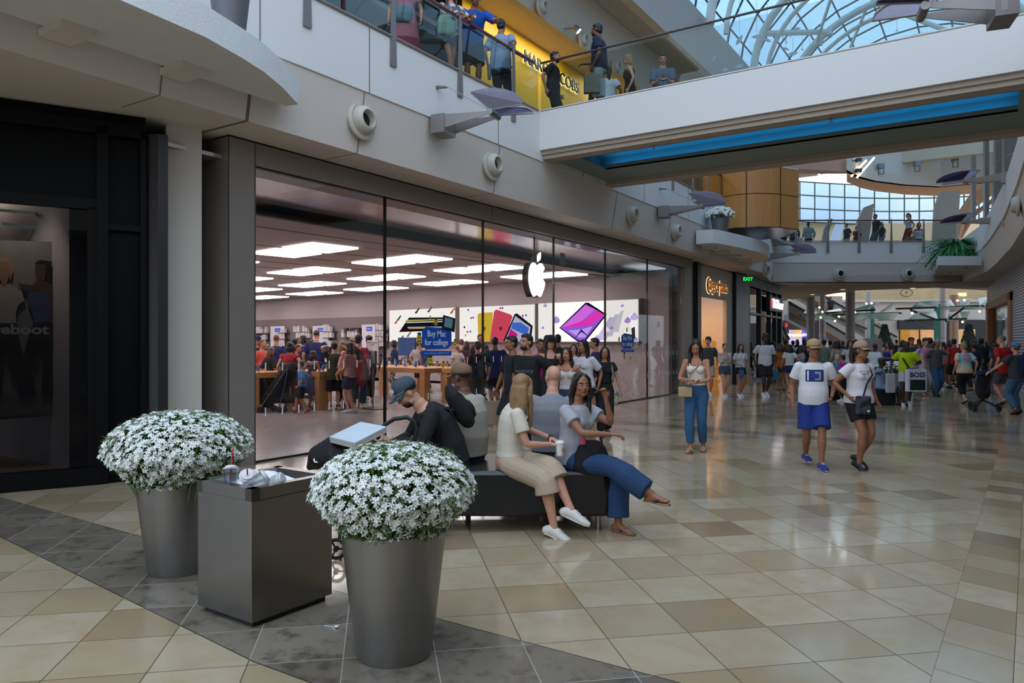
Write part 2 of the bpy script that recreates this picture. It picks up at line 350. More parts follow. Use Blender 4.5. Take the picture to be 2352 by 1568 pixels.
# ---- metal portal of the big glass storefront ----
PY0, PY1 = 5.95, 23.35
portal = mat('8a817a', .45, .25, var=.03, scale=1.2)
m = MB(); m.rng((-8.30, PY0, 0), (-8.95, PY0+.42, Z1-.02)); m.rng((-8.30, 22.72, 0), (-8.95, PY1, Z1-.02)); m.rng((-8.30, PY0+.42, 4.03), (-8.95, 22.72, Z1-.02))
struct(m.build('trim_portal', portal))
m = MB()
for y in (11.92, 17.87): m.rng((-8.298, y, 4.03), (-8.31, y+.01, Z1-.02))
m.rng((-8.298, PY0+.4, 0), (-8.31, PY0+.412, Z1-.02)); m.rng((-8.86, PY0-.03, 0), (-8.92, PY0-.002, Z1)); m.rng((-8.297, PY0-.002, 0), (-8.305, PY0+.006, Z1)); m.rng((-8.29, PY0, Z1-.02), (-8.6, PY1, Z1+.002)); m.rng((-8.40, PY0+.42, 4.015), (-8.48, 22.72, 4.03))
struct(m.build('trim_2', black))
# glass panes of the storefront
ML = [6.37, 9.0, 11.78, 14.55, 17.2, 19.95, 22.7]
for i in range(6):
    if i == 3: continue              # the open doorway between the logo pane and the next
    m = MB(); m.rng((-8.41, ML[i]+.012, .03), (-8.435, ML[i+1]-.012, 4.02)); struct(m.build('window_%d' % (i+1), glass('f7f9f9', 1.0, base=.04)))
m = MB(); m.rng((-8.41, ML[3]+.012, 3.0), (-8.435, ML[4]-.012, 4.02)); struct(m.build('window_7', glass('f7f9f9', 1.0, base=.04)))
m = MB(); m.rng((-8.435, ML[4]+.3, .03), (-11.0, ML[4]+.31, 3.9)); m.rng((-8.39, PY0+.42, -.01), (-8.50, 22.72, .006))
m = MB()
for y in ML[1:-1]: w_ = .012 if y in (9.0, 17.2) else .006; m.rng((-8.40, y-w_, .0), (-8.45, y+w_, 4.03))
m.rng((-8.39, ML[0], 0), (-8.46, ML[3], .03)); m.rng((-8.39, ML[4], 0), (-8.46, ML[6], .03))
struct(m.build('trim_3', mat('2a2c2c', .3, .6)))
# white dashes on the glass (safety markers)
m = MB(); y = 6.6
while y < 22.5:
    if not 14.4 < y < 17.3: m.rng((-8.405, y, 1.24), (-8.409, y+.02, 1.36)); m.rng((-8.405, y, .62), (-8.409, y+.02, .74))
    y += .29
tag(m.build('glass_marker_dashes', mat('dfe6e8', .5)), 'two rows of small white safety dashes along the storefront glass', 'decal', kind='stuff')
# ---- interior shell of the shop ----
e1 = Vector((.15, .9887, 0)); e2 = Vector((-.9887, .15, 0)); ZC = 3.85
B0 = Vector((-8.7, 22.35, 0)); B1 = B0+e2*38
pinkw = mat('a89a9a', .55, var=.02)
m = MB(); m.slab([Vector((B0.x, B0.y, 0)), Vector((B1.x, B1.y, 0)), Vector((B1.x, B1.y, ZC)), Vector((B0.x, B0.y, ZC))], e1*.2); struct(m.build('wall_shop_side', pinkw))
m = MB(); m.rng((-42, 4, 0), (-41.8, 30, ZC)); m.rng((-42, 4.3, 0), (-8.95, 4.5, ZC)); struct(m.build('wall_shop_back', pinkw))
m = MB(); k = 0
ceilm = mat('aaa0a0', .7, var=.02)
m.slab([(-8.45, 5, 4.04), (-8.45, 23.2, 4.04), (-10.55, 23.2, 4.04), (-10.55, 5, 4.04)], (0, 0, .05)); struct(m.build('ceiling_shop_entrance', mat('cabec2', .14, .7, var=.02)))
m = MB(); C0 = Vector((-13.17, 11.9, 0))
for i in range(-2, 22):
    a0, a1 = -.69+1.5*i, -.69+1.5*i+1.36
    pp = [C0+e2*a0-e1*9, C0+e2*a0+e1*15, C0+e2*a1+e1*15, C0+e2*a1-e1*9]
    if i < 0: pp = [Vector((min(p.x, -10.56), p.y, 0)) for p in pp]
    m.slab([(p.x, p.y, ZC+.002) for p in pp], (0, 0, .03))
struct(m.build('ceiling_shop', ceilm))
m = MB(); m.slab([(-10.5, 4, 4.1), (-10.5, 24, 4.1), (-44, 30, 4.1), (-44, 4, 4.1)], (0, 0, .05)); struct(m.build('ceiling_shop_void', mat('3a3232', .9)))
i = 0
lp = MB().box((0, 0, 0), (1.24, 1.24, .04), math.atan2(e1.x, e1.y)*-1); 
first = None
for a in (0, 1.5, 4.5, 6, 9, 10.5, 13.5, 15, 18, 19.5, 22.5, 24):
    for bcol in range(-2, 5):
        p = C0+e2*a+e1*(3.03*bcol)
        if (p-B0).dot(e1) > -.7 or p.x > -11: continue
        row = ('nearest', 'second', 'third', 'fourth', 'fifth', 'sixth', 'seventh', 'eighth', 'ninth', 'tenth', 'eleventh', 'twelfth')[(0, 1.5, 4.5, 6, 9, 10.5, 13.5, 15, 18, 19.5, 22.5, 24).index(a)]
        lab = 'square white ceiling light panel in the %s row from the storefront' % row
        if first is None:
            first = thing('ceiling_light_panel', lab, 'ceiling light', (p.x, p.y, ZC-.02), 0, 'light panels in the '+row+' row of the shop ceiling')
            lp.build('diffuser', glow('fff0f2', 8), first)
        else:
            q = dup(first, (p.x, p.y, ZC-.02), label=lab); q['group'] = 'light panels in the '+row+' row of the shop ceiling'
# ---- footbridge ----
BX0, BX1, BY0, BY1 = -7.43, .62, 12.3, 15.6
m = MB(); m.rng((BX0-.02, BY0, 5.38), (BX1, BY0+.12, 6.16)); m.rng((BX0-.02, BY1-.12, 5.38), (BX1, BY1, 6.16)); struct(m.build('wall_bridge', white))
m = MB(); m.rng((BX0+.2, BY0+.13, 5.9), (BX1, BY1-.13, 6.0)); struct(m.build('floor_bridge', mat('8f8778', .3)))
m = MB()
m.rng((BX0, BY0+.10, 5.22), (BX1, BY0+.40, 5.30)); m.rng((BX0, BY0+.06, 5.30), (BX1, BY0+.40, 5.385)); m.rng((BX0, BY1-.35, 5.22), (BX1, BY1, 5.39))
struct(m.build('ceiling_bridge_edge', mat('a89a8a', .8)))
gs = mat('7c8882', .7, var=.02)
CY0, CY1, CX0, CX1 = 13.0, 14.15, -6.9, .3
m = MB(); m.rng((BX0, BY0+.4, 5.30), (BX1, CY0, 5.33)); m.rng((BX0, CY1, 5.30), (BX1, BY1-.3, 5.33)); m.rng((BX0, CY0, 5.30), (CX0, CY1, 5.33)); m.rng((CX1, CY0, 5.30), (BX1, CY1, 5.33))
m.rng((CX0-.3, CY0-.3, 5.62), (CX1+.3, CY1+.3, 5.66)); m.rng((CX0-.3, CY0-.3, 5.33), (CX0-.28, CY1+.3, 5.62)); m.rng((CX0-.3, CY0-.3, 5.33), (CX1+.3, CY0-.28, 5.62)); m.rng((CX0-.3, CY1+.28, 5.33), (CX1+.3, CY1+.3, 5.62)); m.rng((CX1+.28, CY0-.3, 5.33), (CX1+.3, CY1+.3, 5.62))
m.rng((CX0, CY0-.02, 5.30), (CX1, CY0, 5.40)); m.rng((CX0, CY1, 5.30), (CX1, CY1+.02, 5.40)); struct(m.build('ceiling_bridge', gs))
m = MB(); m.rng((CX0, CY0-.16, 5.35), (CX1, CY0-.12, 5.38)); tag(m.build('cove_light_strip', glow('1290e8', 4)), 'blue cove light strip in the bridge underside, nearer edge of the recess', 'light strip')
m = MB(); m.rng((CX0, CY1+.12, 5.35), (CX1, CY1+.16, 5.38)); tag(m.build('cove_light_strip', glow('1290e8', 15)), 'blue cove light strip in the bridge underside, farther edge of the recess', 'light strip')
for x, y, lb in ((-5.2, 12.62, 'left'), (-2.2, 12.62, 'right')):
    m = MB(); m.tube([(x, y, 5.22), (x, y, 5.17)], .012); m.box((x, y, 5.16), (.06, .06, .006)); tag(m.build('sprinkler', steel), 'small %s sprinkler head under the near edge of the footbridge' % lb, 'sprinkler')
# ---- upper left shops ----
yel = mat('e0b400', .5, var=.02)
m = MB(); m.rng((-11.3, 14.9, 6), (-11.6, 34, 10.4)); struct(m.build('wall_yellow', yel))
m = MB(); m.rng((-11.31, 18.6, 6.0), (-11.28, 20.6, 8.3)); struct(m.build('door_2', mat('4b5238', .5)))
m = MB(); m.rng((-11.0, -2, 10.4), (-10.47, 36, 10.55)); m.rng((-13, -2, 10.4), (-11.0, 36, 10.5)); struct(m.build('ceiling_upper_left', mat('d2bea2', .8, var=.02)))
m = MB(); m.slab([(-10.26, -2, 10.4), (-10.26, 36, 10.4), (-9.9, 36, 11.7), (-9.9, -2, 11.7)], (-.2, 0, 0)); struct(m.build('wall_upper_left_ducts', mat('c4b8a8', .75, var=.02)))
m = MB(); m.rng((-10.2, -2, 11.71), (-9.2, 40, 11.8)); struct(m.build('ceiling_upper_left_edge', mat('b9b2a8', .75, var=.02)))
m = MB(); m.slab([(-8.9, 9, 11.66), (-8.9, 40, 11.66), (-8.5, 40, 13.0), (-8.5, 9, 13.0)], (-.3, 0, 0)); struct(m.build('wall_upper_left_curb', cream))
m = MB(); m.rng((-11.3, 4, 6), (-11.32, 14.9, 10.3)); struct(m.build('window_21', glass('8a9092', .8, base=.04)))
m = MB(); m.rng((-14.5, 4, 6), (-14.6, 14.9, 10.3)); m.rng((-14.5, 14.85, 6), (-11.3, 14.9, 10.3)); struct(m.build('wall_upper_shop', mat('4d4238', .6, var=.2, scale=1)))
m = MB()
for y in (6.4, 8.6, 10.8, 13.0): m.rng((-11.26, y, 6), (-11.34, y+.06, 10.3))
m.rng((-11.26, 4, 8.3), (-11.34, 14.9, 8.36)); m.rng((-11.2, 4, 9.2), (-11.4, 14.9, 9.3))
struct(m.build('trim_4', mat('5c1f22', .4)))
# sign on yellow wall
for y_ in (17.5, 24):
    L_ = bpy.data.lights.new('warm', 'AREA'); L_.energy = 70; L_.color = (1, .82, .6); L_.size = .5; L_.size_y = 5; L_.shape = 'RECTANGLE'; o = bpy.data.objects.new('upstairs_added_fill', L_); C.objects.link(o); o.location = (-10.7, y_, 10.36); o.rotation_euler = (0, 0, 0)  # added area lights, no fitting modelled: warm up and brighten soffit and yellow wall
s_ = thing('shop_sign', 'backlit black MARC JACOBS letters on the yellow upstairs wall', 'sign', (-11.28, 19.35, 9.78))
for k, (w, y0) in enumerate((('MARC', -.95), ('JACOBS', .82))):
    text('lettering', w, mat('0d0d10', .4), s_, .50, .02, (.05, y0, 0), (math.pi/2, 0, math.pi/2), bold=.004)
    text('glow_backing', w, glow('fff0b0', 2.5), s_, .50, .005, (.02, y0, 0), (math.pi/2, 0, math.pi/2), bold=.016)
# ---- skylight vault ----
VX, VW, VZ, VR = -3.2, 5.6, 12.6, 4.6; VY0, VY1 = 10.0, 47.0
def vpt(t, y, k=1.0): a = math.pi*t; return (VX-VW*k*math.cos(a), y, VZ+VR*k*math.sin(a))
NSEG = 12
vt = thing('skylight_vault', 'blue tinted glass barrel skylight with white tubular arches above the footbridge', 'skylight')
m = MB()
for i in range(NSEG):
    m.add([vpt(i/NSEG, VY0), vpt((i+1)/NSEG, VY0), vpt((i+1)/NSEG, VY1), vpt(i/NSEG, VY1)], [(0, 1, 2, 3)])
fan = [vpt(i/NSEG, VY1) for i in range(NSEG+1)]; m.add(fan, [tuple(range(NSEG+1))])
m.build('glazing', glass('94b4cc', .8, base=.05), vt)
m = MB(); gm = mat('5d6266', .5, .3)
y = VY0
while y <= VY1+.1:
    m.tube([vpt(i/NSEG, y) for i in range(NSEG+1)], .045, seg=4); y += 1.85
for i in range(NSEG+1): m.tube([vpt(i/NSEG, VY0), vpt(i/NSEG, VY1)], .04, seg=4)
for x in np.linspace(VX-VW*.8, VX+VW*.8, 8): m.tube([(x, VY1, VZ), (x, VY1, VZ+VR*math.sqrt(max(0, 1-((x-VX)/VW)**2)))], .04, seg=4)
for z in (1.2, 2.4, 3.6): h = VW*math.sqrt(1-(z/VR)**2); m.tube([(VX-h, VY1, VZ+z), (VX+h, VY1, VZ+z)], .04, seg=4)
m.build('glazing_bars', gm, vt)
wt = mat('f2eee2', .45, var=.01)
for y in np.arange(14, 47, 5.5):
    m = MB(); m.tube([vpt(i/24, y, .9) for i in range(25)], .16, seg=10)
    m.tube([vpt(i/24, y+1.1, .86) for i in range(25)], .10, seg=8); m.build('arch_tube', wt, vt, smooth='auto')
for y in np.arange(14, 41, 5.5):
    for t0, t1 in ((.12, .28), (.40, .24), (.42, .60), (.76, .60), (.74, .9)):
        m = MB(); m.tube([vpt(t0, y, .9), vpt(t1, y+5.5, .9)], [.07, .07], [.13, .13], seg=6); m.build('strut', wt, vt)
        m = MB(); q = Vector(vpt(t1, y+5.5, .88)); m.box(q, (.3, .3, .22)); m.build('node_bracket', wt, vt)
m = MB(); m.slab([(VX-VW, VY1-.4, VZ-.9), (VX+VW, VY1-.4, VZ-.9), (VX+VW, VY1-.4, VZ+.1), (VX-VW, VY1-.4, VZ+.1)], (0, .6, 0)); m.slab([(VX+VW, VY0, 11.7), (VX+VW, VY1, 11.7), (VX+VW-.3, VY1, 12.7), (VX+VW-.3, VY0, 12.7)], (.3, 0, 0)); struct(m.build('wall_skylight_curb', mat('d8c6ac', .7)))
m = MB(); m.rng((2.1, 10, 11.6), (9, 47, 11.75)); m.rng((-14, 40, 11.6), (-8.9, 47, 11.75)); struct(m.build('ceiling_upper_right', cream))
# hanging leaf mobile
lf = mat('c8d4da', .4)
mob = thing('leaf_mobile', 'white metal leaves hanging on wires under the skylight beyond the bridge', 'hanging sculpture', dp(1750, 110, 24))
for k, (px, py, s1, an) in enumerate([(1698, 92, 30, 1.0), (1738, 84, 26, .1), (1762, 92, 22, -.4), (1830, 66, 20, .2), (1805, 112, 18, -.3), (1821, 123, 26, .2), (1843, 114, 9, -.5), (1798, 87, 8, 1.5), (1816, 82, 8, 1.5), (1806, 97, 8, -1), (1698, 152, 24, .25), (1665, 160, 18, .4), (1640, 134, 16, 1), (1890, 95, 14, .3), (1860, 122, 10, .2), (2170, 28, 14, 1.1), (2245, 20, 13, 1.8), (2060, 70, 8, .6)]):
    d = 24 if k % 2 else 26; c = dp(px, py, d)-mob.location; L_ = s1/FPX*d
    ax = RT*math.cos(an)+Vector((0, 0, 1))*math.sin(an); bx = (-RT*math.sin(an)+Vector((0, 0, 1))*math.cos(an))
    pts = [c+ax*(L_*(t-.5))+bx*(L_*.17*math.sin(math.pi*t)*sg) for sg, ts in ((1, (0, .25, .5, .75, 1)), (-1, (.75, .5, .25))) for t in ts]
    m = MB(); m.slab(pts, FW*.01); m.tube([c, c+Vector((0, 0, 16.2-c.z-mob.location.z if k < 3 else .5))], .006, seg=4); m.build('leaf', lf, mob)
# ---- far upper level: beige wall, window grid, white ceiling band ----
def dline(px0, px1, d, n): return [Vector(gx(px0+(px1-px0)*i/n, d)+(0,)) for i in range(n+1)]
def arc_wall(name, px0, px1, d, y0, y1, mt, n=10, bulge=2.5, th=.3):
    m = MB(); P = []
    for i in range(n+1):
        t = i/n; dd = d+bulge*math.sin(math.pi*t); P.append(Vector(gx(px0+(px1-px0)*t, dd)+(0,)))
    z0 = EYE+(784-y0)*d/FPX; z1 = EYE+(784-y1)*d/FPX
    for i in range(n): m.slab([P[i]+Vector((0, 0, z0)), P[i+1]+Vector((0, 0, z0)), P[i+1]+Vector((0, 0, z1)), P[i]+Vector((0, 0, z1))], FW*th)
    return struct(m.build(name, mt, smooth='auto')), P, z0, z1
sal = mat('d8bc9c', .75, var=.03, scale=.3)
arc_wall('wall_far_upper', 1560, 2420, 50, 640, 497, sal, bulge=3)
_, P, z0, z1 = arc_wall('window_22', 1700, 2420, 50.3, 500, 405, glass('d4dee2', .4, base=.01), bulge=3, th=.02)
m = MB()
for i in range(22):
    t = i/21; dd = 50.2+3*math.sin(math.pi*t); p = Vector(gx(1700+720*t, dd)+(0,)); m.tube([p+Vector((0, 0, z0)), p+Vector((0, 0, z1))], .045, seg=4)
for k in range(4):
    z = z0+(z1-z0)*k/3; m.tube([Vector(gx(1700+720*i/30, 50.2+3*math.sin(math.pi*i/30))+(z,)) for i in range(31)], .045, seg=4)
struct(m.build('trim_5', mat('3d4a44', .5)))
# warm uplight ledge along the beige wall
m = MB(); m.tube([Vector(gx(1800+500*i/10, 48.6+1.5*math.sin(math.pi*i/10))+(6.7,)) for i in range(11)], .10, seg=6); tag(m.build('cove_lamp', glow('ffdcb8', 3.5)), 'warm linear cove lamp along the foot of the far upstairs wall', 'cove lamp')
m = MB(); m.tube([Vector(gx(1790+520*i/10, 48.1+1.5*math.sin(math.pi*i/10))+(6.65,)) for i in range(11)], .25, .28, seg=4); struct(m.build('trim_6', sal))
# ceiling band (white, with floodlights) and soffit
def ring(name, pts, d, z0, z1, mt, th=.3):
    m = MB(); P = [Vector(gx(x, dd)+(0,)) for x, dd in pts]
    for i in range(len(P)-1): m.slab([P[i]+Vector((0, 0, z0)), P[i+1]+Vector((0, 0, z0)), P[i+1]+Vector((0, 0, z1)), P[i]+Vector((0, 0, z1))], FW*th)
    return struct(m.build(name, mt, smooth='auto'))
RB = [(1945, 38), (1975, 39.5), (2010, 40.5), (2080, 41.5), (2160, 42), (2260, 41), (2380, 39), (2600, 35)]
ring('wall_far_band', RB, 40, 10.65, 16.5, mat('dad4c8', .7, var=.02))
ring('trim_7', [(x, d-.25) for x, d in RB], 40, 10.45, 11.0, mat('d8cdbd', .7))
P = [Vector(gx(x, d)+(0,)) for x, d in [(x, d-.2) for x, d in RB]+[(x, d+2.6) for x, d in RB[::-1]]]
m = MB(); m.slab([p+Vector((0, 0, 10.45)) for p in P], (0, 0, .1)); struct(m.build('ceiling_far_upper', mat('d9a888', .8)))
m = MB(); P = [Vector(gx(x, d)+(0,)) for x, d in ((1500, 37), (1790, 37), (1945, 38), (1945, 38.4), (1500, 38.4))]; m.slab([p+Vector((0, 0, 10.4)) for p in P], (0, 0, 3)); struct(m.build('wall_far_salmon', mat('cf9f86', .8)))
# floodlights on the band
fl = thing('floodlight', 'silver floodlight on the white curved band, leftmost of the row', 'floodlight', dp(2018, 388, 40.6), TH, None)
MB().box((0, -.25, .1), (.32, .25, .28)).build('housing', mat('8c8d93', .35, .8), fl, bevel=.03); m = MB()
for sx_ in (-.14, .14): m.box((sx_, -.3, -.2), (.03, .03, .3))
m.box((0, -.3, -.35), (.32, .03, .03)); m.build('bracket', darkst, fl)
for px, py, lb in ((2100, 382, 'second from the left'), (2187, 372, 'third from the left'), (2277, 358, 'nearest the grey fins')): dup(fl, dp(px, py, 41), TH, 'silver floodlight on the white curved band, '+lb)
for k, (px, py) in enumerate(((1972, 368), (1972, 392))):
    m = MB(); o_ = thing('spotlight', ('upper' if k == 0 else 'lower')+' bracket spotlight beside the slanting glowing tubes', 'spotlight', dp(px, py, 38.5), TH)
    MB().box((0, 0, 0), (.25, .25, .2)).build('housing', darkst, o_); MB().box((-.35, .1, 0), (.6, .05, .05)).build('arm', darkst, o_)
m = MB(); m.tube([dp(1955, 405, 38.8), dp(1990, 368, 38.8)], .05); m.tube([dp(1968, 408, 38.8), dp(2008, 362, 38.8)], .05); tag(m.build('tube_light', glow('fff0d0', 4)), 'pair of slanting glowing tubes at the left end of the white band', 'tube light')
# tall grey blade fins at the upper right
finm = mat('8f8a86', .45, .3, var=.04)
for k, (x0, x1, d, yt, yb) in enumerate([(2231, 2240, 33, 357, 506), (2260, 2270, 30, 300, 520), (2284, 2306, 26, 290, 500), (2304, 2338, 24, 290, 400), (2280, 2304, 25, 400, 500), (2252, 2272, 31, 500, 560)]):
    p = dp((x0+x1)/2, yb, d); h = (yb-yt)*d/FPX; w = (x1-x0)*d/FPX
    m = MB(); m.box((0, 0, h/2), (w, .12, h), TH); o_ = m.build('blade_fin', finm, loc=p)
    tag(o_, ('slender leftmost', 'second from the left', 'wide third', 'widest rightmost', 'short lower', 'lowest hindmost')[k]+' upright grey metal fin at the right balcony edge', 'metal fin')
# big grey leaning panels upstairs
for k, (pts, d) in enumerate([([(2142, 585), (2196, 585), (2206, 437), (2160, 440), (2147, 480)], 37), ([(1955, 605), (1988, 605), (2008, 467), (1985, 476), (1970, 505)], 41), ([(1880, 600), (1886, 600), (1913, 502), (1907, 502), (1893, 525)], 40)]):
    m = MB(); P = [dp(x, y, d) for x, y in pts]; c = sum(P, Vector())/len(P); m.slab([p-c for p in P], FW*.15)
    tag(m.build('leaning_panel', mat('a59a90', .5, var=.05), loc=c), ('tall beige leaning panel behind the fern', 'curved beige blade panel behind the man in black', 'thin beige blade panel beside the denim jacket')[k], 'panel')
m = MB(); m.tube([dp(2190, 550, 39), dp(2205, 505, 39), dp(2235, 460, 39), dp(2290, 420, 39)], .3, .6, seg=8); m.tube([dp(2205, 545, 39.5), dp(2235, 495, 39.5), dp(2300, 445, 39.5)], .12); tag(m.build('curved_stair_edge', mat('b98a66', .6)), 'curved brown stair edge rising behind the grey fins', 'staircase')
# ================= THINGS FIXED TO THE BUILDING =================
railm = mat('6e3028', .35, var=.1); postm = mat('8b8583', .4, .6, var=.05)
def railing(label, p0, p1, posts, z=6.0, wood=True, drop=.45, side=None):
    r = thing('glass_railing', label, 'railing', (0, 0, 0)); p0 = Vector((*p0[:2], 0)); p1 = Vector((*p1[:2], 0)); d = (p1-p0).normalized()
    n = side if side is not None else Vector((d.y, -d.x, 0)); U = Vector((0, 0, 1))
    m = MB(); m.slab([p0+U*(z+.16), p1+U*(z+.16), p1+U*(z+1.0), p0+U*(z+1.0)], n*-.015); m.build('glass_pane', glass('e4eceb', .9, base=.03), r)
    m = MB(); m.tube([p0+U*(z+.135), p1+U*(z+.135)], .024, seg=8); m.build('bottom_rail', mat('857c76', .5, .2), r)
    m = MB(); m.tube([p0+U*(z+1.08)-n*(.10 if wood else 0), p1+U*(z+1.08)-n*(.10 if wood else 0)], .035 if wood else .022, seg=8); m.build('handrail', railm if wood else darkst, r)
    for k in posts:
        q = p0+d*k; m = MB(); w = .055
        m.slab([q+U*(z-drop+.12)-d*w*1.2, q+U*(z-drop+.12)+d*w*1.2, q+U*(z+1.12)+d*w*.45, q+U*(z+1.12)-d*w*.45], n*.02)
        if wood: m.slab([q+U*(z+1.05)-d*.01, q+U*(z+1.12)-d*.01, q+U*(z+1.12)-d*.01-n*.16, q+U*(z+1.07)-d*.01-n*.16], d*.02)
        m.build('post', postm, r)
    return r
railing('glass balustrade with dark wood handrail and grey fin posts along the left upper floor', (-7.42, -2), (-7.42, 12.22), [1.65+2.44+1.62*i+1.15 for i in range(6)], drop=.42)
railing('frameless glass balustrade with thin grey rail along the near edge of the bridge', (BX0+.02, BY0+.02), (BX1, BY0+.02), [], wood=False)
railing('glass balustrade with grey fin posts on the left upper floor beyond the bridge', (-7.42, 15.7), (-7.42, 29.5), [.45, 2.05, 3.67, 5.25, 6.63, 8.3, 10, 12], drop=.3)
a_, b_ = Vector((-8.2, 33.98, 0)), Vector((-1.45, 38.4, 0))
railing('glass balustrade with brown handrail across the far end of the void', a_, b_, [.9, 2.32, 3.72, 5.15, 6.6], drop=.5, side=-nv)
# round air nozzles
duct_c = mat('bdb8ac', .55, var=.02)
def duct(label, px, py, X=None, Yp=None, s=.40, nx=(1, 0), tilt=.15):
    p = xp(px, py, X) if X is not None else dp(px, py, Yp)
    r = thing('air_nozzle', label, 'air vent', p, math.atan2(nx[1], nx[0]), None)
    M = Matrix.Rotation(math.pi/2-tilt*.5, 3, 'Y')
    def lat(prof): m = MB(); m.lathe(prof, seg=28); m.v = [tuple(M @ Vector(v)) for v in m.v]; return m
    lat([(s*.92, -.02), (s, 0), (s, .035), (s*.86, .055), (s*.80, .04), (s*.3, .03)]).build('ring', duct_c, r, smooth='auto')
    lat([(s*.74, .03), (s*.70, .12), (s*.58, .16), (s*.47, .17), (s*.45, .15), (s*.42, .05), (s*.40, .03)]).build('nozzle', duct_c, r, smooth='auto')
    lat([(s*.44, .045), (s*.42, .06)]).build('throat', mat('131211', .8), r)
    return r
for px, py, lb in ((829, 278, 'nearest'), (1128, 380, 'second'), (1449, 493, 'third'), (1550, 532, 'fourth')): duct('round cream air nozzle on the left band, %s one counting away from the left edge' % lb, px, py, X=-7.52, s=.27)
duct('round cream air nozzle seen edge-on past the second planter shelf', 1756, 620, X=-7.58, s=.27, nx=(1, -.25))
for px, lb in ((1929, 'left'), (2086, 'right')): duct('round cream air nozzle with black throat on the far cross band, %s one' % lb, px, 629, Yp=32.88, s=.29, nx=(-nv.x, -nv.y))
for px, py, d, lb in ((2351, 470, 17, 'nearest'), (2326, 505, 21.4, 'second'), (2309, 545, 24.4, 'third'), (2291, 573, 27, 'farthest')):
    p = dp(px-14, py, d); duct('round cream air nozzle seen edge-on on the curved right band, %s one' % lb, px-9, py, Yp=d, s=.27, nx=(-1, .05))
for px, py, lb in ((1242, 18, 'nearest'), (1337, 93, 'second'), (1413, 155, 'farthest')): duct('round air nozzle above the yellow shop upstairs, %s one' % lb, px, py, X=-10.12, s=.24)
# glass wing lamps on arms
purp = mat('7f7d92', .5, var=.25, scale=40); purd = mat('302850', .4, var=.3, scale=30)
def sconce(label, base, out, span=1.75, s=1.0, rod=True, flip=1):
    out = Vector((*out, 0)).normalized(); ang = math.atan2(out.y, out.x)
    r = thing('wing_lamp', label, 'wall lamp', base, ang)
    m = MB(); m.slab([(0, -.20, -.16), (0, .20, -.16), (0, .20, .13), (0, -.20, .13)], (.28*s, 0, 0)); m.build('wall_bracket', postm, r)
    for sg in (-1, 1):
        m = MB(); m.slab([(.1, sg*.19, -.12), (.1, sg*.19, .12), (span, sg*.13, .09), (span, sg*.13, .05)], (0, .015, 0)); m.build('arm', postm, r)
    m = MB(); m.tube([(span, -.17, .07), (span, .17, .07)], .05, seg=14); m.build('barrel', steel, r, smooth='auto')
    for sg, mt_, dz in ((-1, purp, .03), (1, purd, -.02)):
        P = [(span, 0, .07)]+[(span+.05+.62*s*math.cos(a), 0, .07+.62*s*math.sin(a)) for a in [math.radians(v) for v in (10, 22, 34, 46, 58, 70)]]
        P = [(span, sg*.15, .10)]+[(span+.64*s*math.cos(math.radians(v)), sg*(.16+.001*v)+(0 if sg < 0 else .12), .10+(.33 if sg < 0 else .20)*s*math.sin(math.radians(v))) for v in (2, 20, 40, 60, 80, 100, 118)]
        m = MB(); m.slab(P, (0, sg*.015, .012)); m.build('wing_glass', mt_, r)
        m = MB(); m.tube(P, .014, seg=5, closed=True); m.build('wing_frame', postm, r)
    if rod: m = MB(); m.tube([(0, .0, .62), (.18, 0, .6), (.2, 0, .6), (span, 0, .1)], [.03, .02, .006, .006], seg=6); m.build('stay_rod', steel, r)
    return r
sconce('purple glass wing lamp on a steel arm, the near one on the left band', xp(1003, 290, -7.43), (.98, .18), span=1.0, s=.85)
sconce('purple glass wing lamp on a steel arm, beside the white flower pot', xp(1515, 487, -7.43), (.98, .18), span=1.1, s=.95)
sconce('purple glass wing lamp on a steel arm, farthest on the left, before the cross band', xp(1752, 590, -7.6), (.98, .2), span=1.3)
def sc_px(label, pxb, pyb, db, pxe, pye, de, s):
    b = dp(pxb, pyb, db); e = dp(pxe, pye, de); v = e-b; r = sconce(label, b, (v.x, v.y), span=Vector((v.x, v.y)).length, s=s, rod=True); return r
sc_px('large purple glass wing lamp hanging before the bridge at the top right corner', 2330, 12, 7.6, 2120, 35, 7.9, .75)
sc_px('purple glass wing lamp at the right balcony, upper of three', 2332, 405, 20, 2215, 418, 21, 1.0)
sc_px('purple glass wing lamp at the right balcony, middle one just above the fern', 2302, 505, 25, 2212, 512, 26, 1.0)
sc_px('purple glass wing lamp at the right balcony, lowest one before the fern pot', 2270, 566, 29, 2200, 570, 30, 1.0)
# planter shelves
shelfm = mat('d6d8d8', .8, var=.03, bmp=.5, bscale=45)
def shelf(label, pts, z0, z1, brk):
    r = thing('planter_shelf', label, 'planter shelf', (0, 0, 0)); m = MB(); m.slab([(x, y, z0) for x, y in pts], (0, 0, z1-z0)); m.build('slab', shelfm, r, smooth='auto')
    for y in brk: MB().rng((-7.55, y, z0-.07), (-7.12, y+.30, z0)).build('bracket', cream, r)
    return r
P = [(-7.44, -1.2), (-7.0, -.4), (-6.6, .9), (-6.36, 2.2), (-6.32, 3.46), (-6.40, 4.33), (-6.55, 4.85), (-6.69, 5.24), (-6.92, 5.68), (-7.25, 6.19), (-7.44, 6.16)]
shelf('large curved white planter shelf jutting out at the top left', P, 4.6, 4.91, (.9, 2.45, 3.35, 4.55))
P = [(-7.44, 21.3), (-6.95, 21.35), (-6.85, 21.5), (-6.72, 22.2), (-6.55, 23.2), (-6.42, 24.4), (-6.42, 25.4), (-6.6, 26.5), (-7.0, 27.4), (-7.7, 28.0)]
shelf('curved white planter shelf on the left band beyond the shop', P, 4.55, 4.95, (22.0, 23.3, 24.6, 25.9))
r = thing('planter_shelf', 'angular white planter shelf carrying the fern at the right', 'planter shelf', (0, 0, 0)); m = MB()
